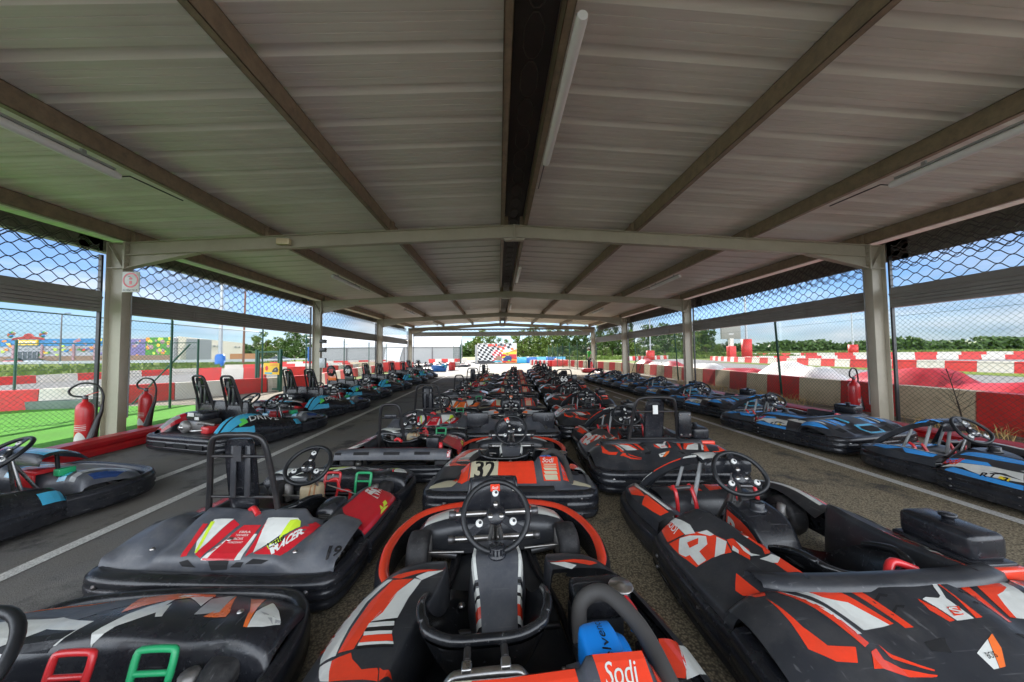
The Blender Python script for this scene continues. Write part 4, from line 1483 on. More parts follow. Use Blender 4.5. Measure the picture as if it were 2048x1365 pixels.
# ------------------------------------------------------------------ left background
t = thing('play_centre', 'long shop building painted blue and white with cartoon colours and a yellow name sign', 'building', (-118, 95, 0))
mb = MB()
mb.box((0, 6, 3.35), (54.5, 12, 6.7), 'shop_white')
mb.build('wall', t)
mb = MB()
mb.box((-8.2, -0.06, 5.75), (38, 0.15, 2.0), 'shop_blue')
mb.build('blue_fascia', t)
mb = MB()
mb.box((15.0, -0.05, 3.2), (9.5, 0.12, 6.5), 'shop_purple')
r6 = random.Random(9)
for k in range(30):
    mb.disc((15.0 + r6.uniform(-4.4, 4.4), -0.125 - k * 0.002, r6.uniform(0.6, 6)), r6.uniform(0.2, 0.65), r6.choice(['paint_pink', 'shop_white', 'vinyl_navy', 'paint_orange', 'shop_blue']), n=9, axis='y')
mb.build('purple_mural', t)
mb = MB()
mb.box((23.4, -0.05, 4.3), (7.2, 0.12, 5.2), 'shop_green')
for k in range(22):
    mb.disc((23.4 + r6.uniform(-3.2, 3.2), -0.125 - k * 0.002, 4.3 + r6.uniform(-2.3, 2.3)), r6.uniform(0.2, 0.7), r6.choice(['paint_yellow', 'vinyl_lime', 'paint_orange', 'shop_green', 'paint_pink']), n=9, axis='y')
mb.build('green_mural', t)
mb = MB()
mb.box((4.5, -0.08, 1.0), (45, 0.16, 2.0), 'shop_brown')
mb.build('plinth', t)
mb = MB()
for k in range(70):
    x = r6.uniform(-27, 9.5)
    if -14.5 < x < -7.5:
        continue
    z = r6.uniform(2.3, 6.5)
    m_ = r6.choice(['paint_pink', 'shop_green', 'vinyl_yellow', 'shop_blue', 'shop_purple', 'paint_orange', 'block_red', 'vinyl_lime'])
    n_ = r6.randint(5, 8)
    mb.add([(x + r6.uniform(0.3, 0.95) * math.cos(2 * PI * q / n_), -0.15 - k * 0.002, z + r6.uniform(0.2, 0.5) * math.sin(2 * PI * q / n_)) for q in range(n_)], [tuple(range(n_))], m_)
mb.build('cartoon_painting', t)
for x in (-14.6, -7.2, 1.0, 6.6, 10.1):
    mb = MB()
    mb.box((x, -0.2, 2.6), (0.5, 0.3, 5.2), 'paint_pink')
    mb.build('pilaster', t)
mb = MB()
mb.box((-10.9, -0.1, 1.7), (5.6, 0.2, 3.2), 'glass_dark')
for k in range(5):
    mb.box((-13.4 + k * 1.25, -0.22, 1.7), (0.12, 0.06, 3.2), 'shop_white')
mb.build('entrance', t)
mb = MB()
mb.box((-10.9, -0.3, 5.75), (5.4, 0.3, 1.5), 'banner_yellow')
mb.text('LDOODK', (-10.9, -0.47, 5.75), (1, 0, 0), (0, 0, 1), 0.85, 'pvc_white', bold=0.03)
mb.build('name_sign', t)
mb = MB()
pts = [(-15.2, 6.4), (-14.8, 7.0), (-12.9, 7.3), (-12.2, 7.4), (-11.8, 8.0), (-10.9, 8.3), (-10.0, 8.0), (-9.6, 7.4), (-8.9, 7.3), (-7.0, 7.0), (-6.6, 6.4), (-8.8, 6.7), (-13.0, 6.7)]
mb.add([(x, -0.3, z) for x, z in pts] + [(x, 0.0, z) for x, z in pts], [tuple(range(len(pts)))] + [(k, (k + 1) % len(pts), len(pts) + (k + 1) % len(pts), len(pts) + k) for k in range(len(pts))], 'gable_red')
mb.build('red_gable', t)
for x in (-15.0, -6.8):
    mb = MB()
    for k in range(9):
        a = k * 0.7
        mb.lathe([(0, -0.34), (0.34, -0.12), (0.37, 0.08), (0.24, 0.32), (0, 0.4)], ['gable_red', 'shop_brown', 'shop_green', 'shop_blue', 'timber'][k % 5], 8,
                 Matrix.Translation((x + 0.5 * math.cos(a) * (k > 0), -0.2 - 0.05 * k, 7.9 + 0.55 * math.sin(a) * (k > 0))))
    mb.build('balloon_cluster', t)

t = thing('white_building', 'plain white flat roofed building with small dark windows behind the left track', 'building', (-90, 95.5, 0))
ang = math.atan2(130 - 95.5, -98.3 + 90)
t.rotation_euler = (0, 0, ang)
mb = MB()
L = 35.4
_in = (Matrix.Translation(t.location) @ Matrix.Rotation(ang, 4, 'Z')).inverted()
C4, D4 = _in @ Vector((-113, 130, 0)), _in @ Vector((-104, 107.3, 0))
mb.add([(0, 0, 0), (L, 0, 0), (C4.x, C4.y, 0), (D4.x, D4.y, 0), (0, 0, 7.2), (L, 0, 6.5), (C4.x, C4.y, 6.5), (D4.x, D4.y, 7.2)], [(0, 1, 5, 4), (1, 2, 6, 5), (2, 3, 7, 6), (3, 0, 4, 7), (4, 5, 6, 7)], 'house_white')
mb.box((10, -0.03, 3.9), (20, 0.05, 0.08), 'shop_white')
mb.build('wall', t)
for x in (7.0, 8.6, 16.5, 18.4, 29.5, 32):
    mb = MB()
    mb.box((x, -0.06, 4.9), (1.1, 0.14, 0.55), 'pvc_white')
    w = mb.build('window', t)
    mb = MB()
    mb.box((x, -0.14, 4.9), (0.92, 0.04, 0.42), 'glass_dark')
    mb.build('pane', w)
mb = MB()
mb.box((0, 0, 1.1), (9, 0.15, 2.2), 'timber')
o = mb.build('timber_fence')
o.location = (-75, 100, 0)
tag(o, 'orange brown timber fence at the right end of the white building', 'fence')

# guard rails along the car park
for k, (yy, h) in enumerate(((52, 0.75), (58, 0.8), (64, 0.85))):
    t = thing('guard_rail', 'long pale steel guard rail beside the grass on the left, %s of three' % ['nearest', 'middle', 'farthest'][k], 'guard rail', (-75, yy, 0), 0, 'guard rails beside the left grass')
    mb = MB()
    mb.box((0, 0, h - 0.12), (78, 0.06, 0.22), 'galv')
    mb.build('rail', t)
    mb = MB()
    for x in range(-38, 39, 4):
        mb.box((x, 0.08, h / 2), (0.1, 0.1, h), 'fence_green')
    mb.build('post_row', t)


def post_lamp(name, label, loc, h, r0, heads, mat='galv', pad=None):
    t = thing(name, label, 'lamp post', loc)
    mb = MB()
    mb.tube([(0, 0, 0), (0, 0, h)], [r0, r0 * 0.55], mat, 12)
    mb.build('pole', t)
    for s in heads:
        mb = MB()
        mb.tube([(0, 0, h - 0.05), (s * 0.9, 0, h + 0.12)], 0.05, mat, 6)
        mb.box((s * 1.25, 0, h + 0.12), (0.8, 0.34, 0.14), mat, bev=0.04)
        mb.build('lamp_head', t)
    if pad:
        mb = MB()
        mb.lathe([(r0 + 0.02, 0.0), (r0 + pad[0], 0.02), (r0 + pad[0], pad[1]), (r0 + 0.02, pad[1] + 0.03)], pad[2], 14)
        mb.build('foot_pad', t)
    return t


post_lamp('lamp_post', 'grey double headed lamp post in front of the blue shop building', (-89, 70, 0), 10.4, 0.16, (-1, 1), 'steel_dark')
post_lamp('lamp_post', 'thick pale grey pole rising out of a blue barrel on the left', (-37.2, 45, 0), 11.5, 0.26, (), 'galv')
mb = MB()
mb.lathe([(0.30, 0), (0.52, 0.02), (0.56, 0.3), (0.52, 0.32), (0.56, 0.62), (0.52, 0.64), (0.56, 1.0), (0.53, 1.4), (0.42, 1.62), (0.3, 1.66)], 'barrel_blue', 18)
o = mb.build('barrel')
o.location = (-37.2, 45, 0)
tag(o, 'blue plastic barrel round the foot of the thick grey pole', 'barrel')
t = thing('wooden_pole', 'brown wooden utility pole left of the green gate', 'pole', (-38, 50, 0))
mb = MB()
mb.tube([(0, 0, 0), (0.1, 0, 11)], [0.16, 0.11], 'wood_pole', 10)
mb.build('shaft', t)
post_lamp('lamp_post', 'slim white lamp post with a red padded foot left of the second right column', (25.6, 55, 0), 9.0, 0.13, (), 'galv', (0.55, 1.6, 'block_red'))
post_lamp('lamp_post', 'thick grey lamp post with a tall red padded foot beside the score screen', (46.5, 60, 0), 12.0, 0.26, (), 'galv', (0.6, 3.6, 'block_red'))
post_lamp('lamp_post', 'tall lamp post with two heads and a red foot left of the nearest right column', (107, 95, 0), 18.6, 0.22, (-1, 1), 'galv', (0.9, 3.0, 'block_red'))

t = thing('score_screen', 'grey track score screen with a red and blue header on a white post', 'screen', (42.0, 58, 0))
mb = MB()
mb.box((0, 0, 5.15), (3.6, 0.35, 3.1), 'screen_grey', bev=0.03)
mb.build('screen_panel', t)
mb = MB()
mb.box((-1.3, -0.18, 6.52), (0.95, 0.03, 0.28), 'paint_teal')
mb.box((0.45, -0.18, 6.52), (2.5, 0.03, 0.28), 'block_red')
for k, z in enumerate((6.15, 5.95, 4.6, 4.4)):
    mb.box((-0.5 + 0.5 * (k > 1), -0.18, z), (0.9, 0.02, 0.08), 'paper_white')
mb.build('screen_print', t)
mb = MB()
mb.box((0, 0, 1.9), (0.7, 0.5, 3.6), 'block_white')
mb.build('post', t)
mb = MB()
mb.box((0, -0.05, 1.2), (1.25, 0.9, 2.2), 'block_red', bev=0.08)
mb.build('foot_pad', t)

# ------------------------------------------------------------------ cabins, tent, painted board
def cabin(loc, rz, L, label, blue_left, openings):
    t = thing('portable_cabin', label, 'cabin', loc, rz, 'grey portable cabins beside the tent')
    mb = MB()
    mb.box((L / 2, 1.2, 1.36), (L - 0.01, 2.4, 2.72), 'cabin_grey')
    k = 0.3
    while k < L:
        mb.box((k, -0.012, 1.36), (0.16, 0.03, 2.5), 'cabin_grey')
        k += 0.36
    mb.build('wall', t)
    mb = MB()
    for x in ((0.09, L - 0.09) if blue_left else (L - 0.09,)):
        mb.box((x, -0.03, 1.36), (0.2, 0.09, 2.74), 'cabin_blue')
    mb.build('corner_post', t)
    for kind, x in openings:
        w, h, z = (1.7, 0.95, 1.55) if kind == 'w' else (1.9, 2.1, 1.1)
        mb = MB()
        mb.box((x, -0.045, z), (w, 0.09, h), 'pvc_white')
        f = mb.build('window' if kind == 'w' else 'door', t)
        mb = MB()
        if kind == 'w':
            mb.box((x, -0.095, z), (w - 0.22, 0.02, h - 0.2), 'glass_dark')
            for q in range(6):
                mb.box((x - (w - 0.3) / 2 + (w - 0.3) * q / 5, -0.12, z), (0.035, 0.03, h - 0.2), 'pvc_white')
        else:
            for s in (-0.45, 0.45):
                mb.box((x + s, -0.095, z + 0.4), (0.7, 0.02, 1.0), 'glass_dark')
                mb.box((x + s, -0.095, z - 0.62), (0.7, 0.02, 0.6), 'glass_dark')
        mb.build('pane', f)
    mb = MB()
    mb.box((L * 0.55, 0.5, 2.85), (0.6, 0.35, 0.3), 'pvc_white')
    mb.box((L * 0.55 + 0.75, 0.5, 2.85), (0.6, 0.35, 0.3), 'shop_white')
    mb.build('roof_unit', t)


cabin((-30.4, 53.0, 0), 0.12, 6.3, 'left grey portable cabin with blue corner posts and two barred windows', True, [('w', 2.2), ('w', 4.9)])
cabin((-24.1, 53.8, 0), 0.12, 7.2, 'right grey portable cabin with a white double door and barred windows', True, [('d', 2.1), ('w', 5.2)])

t = thing('marquee_tent', 'large white marquee tent with grey fabric side walls beyond the far end of the shelter', 'tent', (-6.6, 53.6, 0), 0.06)
L, W, e, rg = 22.5, 7.0, 3.0, 4.75
mb = MB()
mb.add([(0.1, -0.25, e - 0.12), (-L, -0.25, e - 0.12), (-L, W / 2, rg), (0.1, W / 2, rg), (0.1, W + 0.25, e - 0.12), (-L, W + 0.25, e - 0.12)], [(0, 1, 2, 3), (3, 2, 5, 4)], 'tent_white')
mb.add([(0.1, -0.25, e - 0.12), (-L, -0.25, e - 0.12), (-L, -0.27, e - 0.45), (0.1, -0.27, e - 0.45)], [(0, 1, 2, 3)], 'tent_white')
mb.add([(0.06, 0.0, e - 0.1), (0.06, W, e - 0.1), (0.06, W / 2, rg - 0.05)], [(0, 1, 2)], 'tent_white')
mb.build('roof', t)
mb = MB()
mb.add([(0, 0, 0), (-L, 0, 0), (-L, 0, e - 0.15), (0, 0, e - 0.15)], [(0, 1, 2, 3)], 'tent_side')
mb.add([(-L, 0, 0), (-L, W, 0), (-L, W, e - 0.15), (-L, 0, e - 0.15)], [(0, 1, 2, 3)], 'tent_side')
mb.add([(0, W, 0), (-L, W, 0), (-L, W, e - 0.15), (0, W, e - 0.15)], [(0, 1, 2, 3)], 'tent_side')
mb.add([(0, 4.6, 0), (0, W, 0), (0, W, e - 0.15), (0, 4.6, e - 0.15)], [(0, 1, 2, 3)], 'tent_white')
mb.build('side_wall', t)
mb = MB()
for x in (0, -4.4, -8.8, -13.2, -17.6, -22):
    mb = MB()
    mb.box((x, -0.06, e / 2), (0.13, 0.1, e), 'steel_dark')
    mb.build('tent_pole', t)
for y in (1.4, W):
    mb = MB()
    mb.box((0.0, y, e / 2), (0.12, 0.12, e), 'steel_dark')
    mb.build('tent_pole', t)
mb = MB()
mb.add([(-9.6, -0.35, 0.05), (-11.8, -0.9, 0.05), (-11.6, -0.2, 2.4), (-9.0, -0.25, 2.4)], [(0, 1, 2, 3)], 'tent_white')
mb.build('door_flap', t)

t = thing('painted_board', 'big painted board of a waving chequered flag and a kart racer in red and orange', 'board', (-3.4, 48.0, 0), -0.09)
BW, BH = 5.75, 2.88
mb = MB()
mb.box((BW / 2, 0.05, BH / 2), (BW, 0.08, BH), 'block_cream')
mb.box((-0.18, 0.1, BH / 2 - 0.1), (0.34, 0.08, BH - 0.2), 'tent_side')
mb.build('board', t)
mb = MB()
r8 = random.Random(4)
lay = [0]


def pm(pts, mat):
    lay[0] += 1
    mb.add([(x * BW, -0.004 - lay[0] * 0.0006, z * BH) for x, z in pts], [tuple(range(len(pts)))], mat)


pm([(0.005, 0.005), (0.995, 0.005), (0.995, 0.995), (0.005, 0.995)], 'paint_orange')
pm([(0.005, 0.005), (0.62, 0.005), (0.80, 0.55), (0.995, 0.70), (0.995, 0.995), (0.005, 0.995)], 'paper_white')
pm([(0.60, 0.25), (0.995, 0.18), (0.995, 0.42), (0.60, 0.44)], 'vinyl_crimson')
pm([(0.62, 0.42), (0.995, 0.46), (0.995, 0.56), (0.66, 0.52)], 'vinyl_yellow')
for i in range(-2, 14):
    for j in range(0, 9):
        if (i + j) % 2:
            continue

        def fl(a, b):
            x = a * 0.066 + 0.028 * (8 - b) * 0.9 - 0.07
            z = b * 0.112 + 0.03 + 0.06 * math.sin(a * 0.55) * (a / 12)
            return (min(0.99, max(0.008, x)), min(0.99, max(0.01, z)))
        q = [fl(i, j), fl(i + 1, j), fl(i + 1, j + 1), fl(i, j + 1)]
        if q[0][0] > 0.66 and q[0][1] < 0.6:
            continue
        if q[1][0] - q[0][0] < 0.02:
            continue
        c = 'vinyl_black'
        if q[0][0] > 0.38 and q[0][1] < 0.62:
            c = 'vinyl_crimson'
        if q[0][0] > 0.5 and 0.5 < q[0][1] < 0.85:
            c = r8.choice(['vinyl_orange', 'vinyl_black', 'paint_orange', 'vinyl_red'])
        pm(q, c)
pm([(0.01, 0.01), (0.45, 0.01), (0.40, 0.10), (0.02, 0.12)], 'plastic_dark')
pm([(0.38, 0.05), (0.64, 0.04), (0.56, 0.12), (0.44, 0.11)], 'paint_teal')
pm([(0.60, 0.06), (0.97, 0.04), (0.97, 0.10), (0.66, 0.12)], 'vinyl_red')
pm([(0.44, 0.18), (0.60, 0.12), (0.62, 0.30), (0.52, 0.38)], 'shop_brown')
pm([(0.66, 0.10), (0.86, 0.08), (0.87, 0.30), (0.80, 0.38), (0.72, 0.36), (0.66, 0.24)], 'vinyl_navy')
pm([(0.62, 0.24), (0.70, 0.28), (0.72, 0.34), (0.64, 0.33)], 'vinyl_yellow')
pm([(0.73, 0.38), (0.80, 0.37), (0.815, 0.46), (0.79, 0.54), (0.74, 0.54), (0.72, 0.46)], 'paint_yellow')
pm([(0.735, 0.43), (0.79, 0.42), (0.80, 0.47), (0.74, 0.48)], 'vinyl_black')
pm([(0.77, 0.09), (0.83, 0.08), (0.83, 0.14), (0.77, 0.15)], 'vinyl_green')
for k in range(6):     # red block lettering, too worn to read in the photograph
    x = 0.265 + k * 0.032 if k < 5 else 0.455
    w = 0.026 if k < 5 else 0.05
    pm([(x, 0.845), (x + w, 0.84), (x + w, 0.955), (x, 0.96)], 'vinyl_red')
for k in range(5):
    x = 0.525 + k * 0.042
    pm([(x, 0.845), (x + 0.03, 0.845), (x + 0.037, 0.94), (x + 0.007, 0.94)], 'plastic_grey')
for k in range(7):
    x = 0.50 + k * 0.024
    pm([(x, 0.775), (x + 0.015, 0.775), (x + 0.018, 0.825), (x + 0.003, 0.825)], 'vinyl_red')
mb.build('board_painting', t)

# low blue covered wall right of the board
mb = MB()
for k in range(5):
    mb.box((k * 1.35, 0, 0.42), (1.33, 0.7, 0.84), 'tarp_blue' if k % 2 else 'vinyl_sky', bev=0.06)
o = mb.build('covered_tyre_wall')
o.location = (2.9, 45.5, 0)
tag(o, 'low blue covered tyre wall right of the painted board', 'tyre wall')
mb = MB()
mb.box((0, 0, 0.24), (1.1, 0.6, 0.48), 'tarp_blue', bev=0.08)
mb.box((0.42, -0.05, 0.40), (0.42, 0.5, 0.36), 'vinyl_sky', bev=0.09)
o = mb.build('covered_bale')
o.location = (-4.95, 25.8, 0)
tag(o, 'blue plastic wrapped bale standing in the sun beyond the shelter', 'bale')
mb = MB()
mb.lathe([(0, 0), (0.24, 0), (0.27, 0.06), (0.27, 0.58), (0.22, 0.62), (0.22, 0.68), (0, 0.69)], 'block_red', 14)
mb.box((0.45, 0.1, 0.5), (0.36, 0.3, 0.3), 'block_white', bev=0.03)
o = mb.build('barrel')
o.location = (-4.15, 27.2, 0)
tag(o, 'red barrel with a white block beside it beyond the blue bale', 'barrel')
mb = MB()
for (x, y, s) in ((-5.2, 21.9, 1), (5.55, 21.7, -1)):
    pass
for (x, y, lab) in ((-5.55, 21.95, 'faded pink red wheel stop block at the foot of the farthest left column'), (5.75, 21.8, 'faded pink red wheel stop block at the foot of the farthest right column')):
    mb = MB()
    mb.box((0, 0, 0.14), (0.95, 0.5, 0.28), 'tarp_red', bev=0.09, seg=3)
    o = mb.build('wheel_stop')
    o.location = (x, y, 0.0)
    tag(o, lab, 'wheel stop')

# parked cars far left
def small_car(loc, rz, mat, label):
    t = thing('parked_car', label, 'car', loc, rz, 'cars parked by the shop')
    rows = []
    for (x, w, z0, z1) in ((-2.1, 0.70, 0.35, 0.70), (-2.0, 0.82, 0.25, 0.88), (-1.0, 0.88, 0.22, 0.95), (0.8, 0.88, 0.22, 0.92), (1.8, 0.84, 0.24, 0.75), (2.1, 0.66, 0.34, 0.60)):
        rows.append([(x, -w, z0), (x, -w, z1 - 0.08), (x, -w * 0.85, z1), (x, w * 0.85, z1), (x, w, z1 - 0.08), (x, w, z0)])
    mb = MB()
    Surf(rows, 2, 2, smooth_v=False).skin(mb, mat)
    mb.build('body', t)
    rows = [[(x, -w, z) for x, z in ((-1.75, 0.9), (-1.3, 1.42), (0.1, 1.45), (0.95, 0.92))] for w in (0.74,)]
    mb = MB()
    P = [(-1.75, 0.9), (-1.3, 1.42), (0.1, 1.45), (0.95, 0.92)]
    vs = [(x, s * (0.76 if z < 1 else 0.62), z) for s in (-1, 1) for x, z in P]
    mb.add(vs, [(0, 1, 2, 3), (4, 7, 6, 5), (0, 4, 5, 1), (2, 6, 7, 3)], 'glass_dark')
    mb.add(vs, [(1, 5, 6, 2)], mat)
    mb.build('cabin', t)
    for x in (-1.3, 1.3):
        for s in (-1, 1):
            mb = MB()
            mb.lathe([(0, -0.1), (0.31, -0.1), (0.33, 0), (0.31, 0.1), (0.18, 0.1), (0.16, 0.07), (0, 0.07)], 'rubber', 14, Matrix.Translation((x, s * 0.8, 0.32)) @ Matrix.Rotation(-s * PI / 2, 4, 'X'))
            mb.build('wheel', t)


small_car((-126.5, 91, 0), 0.1, 'car_red', 'red car parked at the shop entrance')
small_car((-122.5, 92, 0), 0.3, 'car_silver', 'silver car parked right of the shop entrance')
small_car((-52, 80, 0), 0.2, 'car_dark', 'dark car parked in front of the trees behind the gate')

# ------------------------------------------------------------------ the person behind the far right column
def skin_body(name, joints, edges, mat, parent):
    bm = bmesh.new()
    ly = bm.verts.layers.skin.verify()
    vs = []
    for k, (p, r) in enumerate(joints):
        v = bm.verts.new(p)
        v[ly].radius = r if isinstance(r, tuple) else (r, r)
        v[ly].use_root = (k == 0)
        vs.append(v)
    for a, b in edges:
        bm.edges.new((vs[a], vs[b]))
    me = bpy.data.meshes.new(name)
    bm.to_mesh(me)
    bm.free()
    me.materials.append(M(mat))
    o = bpy.data.objects.new(name, me)
    col.objects.link(o)
    o.parent = parent
    o.modifiers.new('skin', 'SKIN').use_smooth_shade = True
    s = o.modifiers.new('sub', 'SUBSURF')
    s.levels = s.render_levels = 1
    return o


t = thing('person', 'person in a bright green shirt, black trousers and pale cap behind the far right column', 'person', (6.52, 24.45, 0), R(100))
J = [((0, 0, 0.92), 0.13), ((0, 0, 1.10), 0.12), ((0, 0, 1.30), 0.15), ((0, 0.0, 1.42), 0.09), ((0, 0, 1.49), 0.055), ((0, 0.02, 1.58), 0.085), ((0, 0.015, 1.66), 0.08),
     ((-0.19, 0, 1.38), 0.055), ((-0.24, 0.02, 1.12), 0.042), ((-0.22, 0.10, 0.90), 0.033), ((-0.21, 0.14, 0.80), 0.03),
     ((0.19, 0, 1.38), 0.055), ((0.24, 0.02, 1.12), 0.042), ((0.22, 0.10, 0.90), 0.033), ((0.21, 0.14, 0.80), 0.03),
     ((-0.10, 0, 0.86), 0.09), ((-0.11, 0.01, 0.48), 0.06), ((-0.11, 0, 0.09), 0.042), ((-0.11, 0.14, 0.04), 0.04),
     ((0.10, 0, 0.86), 0.09), ((0.11, 0.01, 0.48), 0.06), ((0.11, 0, 0.09), 0.042), ((0.11, 0.14, 0.04), 0.04)]
E_ = [(0, 1), (1, 2), (2, 3), (3, 4), (4, 5), (5, 6), (3, 7), (7, 8), (8, 9), (9, 10), (3, 11), (11, 12), (12, 13), (13, 14), (0, 15), (15, 16), (16, 17), (17, 18), (0, 19), (19, 20), (20, 21), (21, 22)]
skin_body('body', J, E_, 'skin', t)
skin_body('shirt', [((0, 0, 1.0), (0.165, 0.125)), ((0, 0, 1.15), (0.17, 0.13)), ((0, 0, 1.32), (0.18, 0.14)), ((0, 0, 1.44), (0.09, 0.08)), ((-0.19, 0, 1.38), 0.075), ((-0.245, 0.015, 1.17), 0.065), ((0.19, 0, 1.38), 0.075), ((0.245, 0.015, 1.17), 0.065), ((0, 0, 0.84), (0.175, 0.13))],
          [(0, 1), (1, 2), (2, 3), (3, 4), (4, 5), (3, 6), (6, 7), (0, 8)], 'shirt_green', t)
skin_body('trousers', [((0, 0, 0.93), 0.14), ((-0.10, 0, 0.84), 0.105), ((-0.11, 0.01, 0.48), 0.078), ((-0.11, 0, 0.10), 0.066), ((0.10, 0, 0.84), 0.105), ((0.11, 0.01, 0.48), 0.078), ((0.11, 0, 0.10), 0.066)],
          [(0, 1), (1, 2), (2, 3), (0, 4), (4, 5), (5, 6)], 'trouser_black', t)
mb = MB()
mb.lathe([(0.094, 0), (0.098, 0.03), (0.09, 0.075), (0.06, 0.105), (0, 0.115)], 'cap_white', 14, Matrix.Translation((0, 0.015, 1.64)))
mb.add([(0.08 * math.cos(a), 0.09 + 0.09 * math.sin(a), 1.655 - 0.02 * math.sin(a)) for a in [PI * k / 8 for k in range(9)]], [tuple(range(9))], 'cap_white')
mb.build('cap', t)
mb = MB()
mb.lathe([(0.06, -0.11), (0.088, -0.06), (0.092, 0.0), (0.09, 0.02)], 'hair_dark', 12, Matrix.Translation((0, -0.005, 1.63)))
mb.build('hair', t)
mb = MB()
for s in (-1, 1):
    mb.lathe([(0, -0.008), (0.012, 0), (0, 0.008)], 'hair_dark', 8, Matrix.Translation((s * 0.035, 0.098, 1.60)) @ Matrix.Rotation(PI / 2, 4, 'X'))
mb.add([(-0.012, 0.1, 1.575), (0.012, 0.1, 1.575), (0, 0.125, 1.57), (0, 0.098, 1.605)], [(0, 1, 2), (0, 2, 3), (1, 3, 2)], 'skin')
mb.build('face', t)
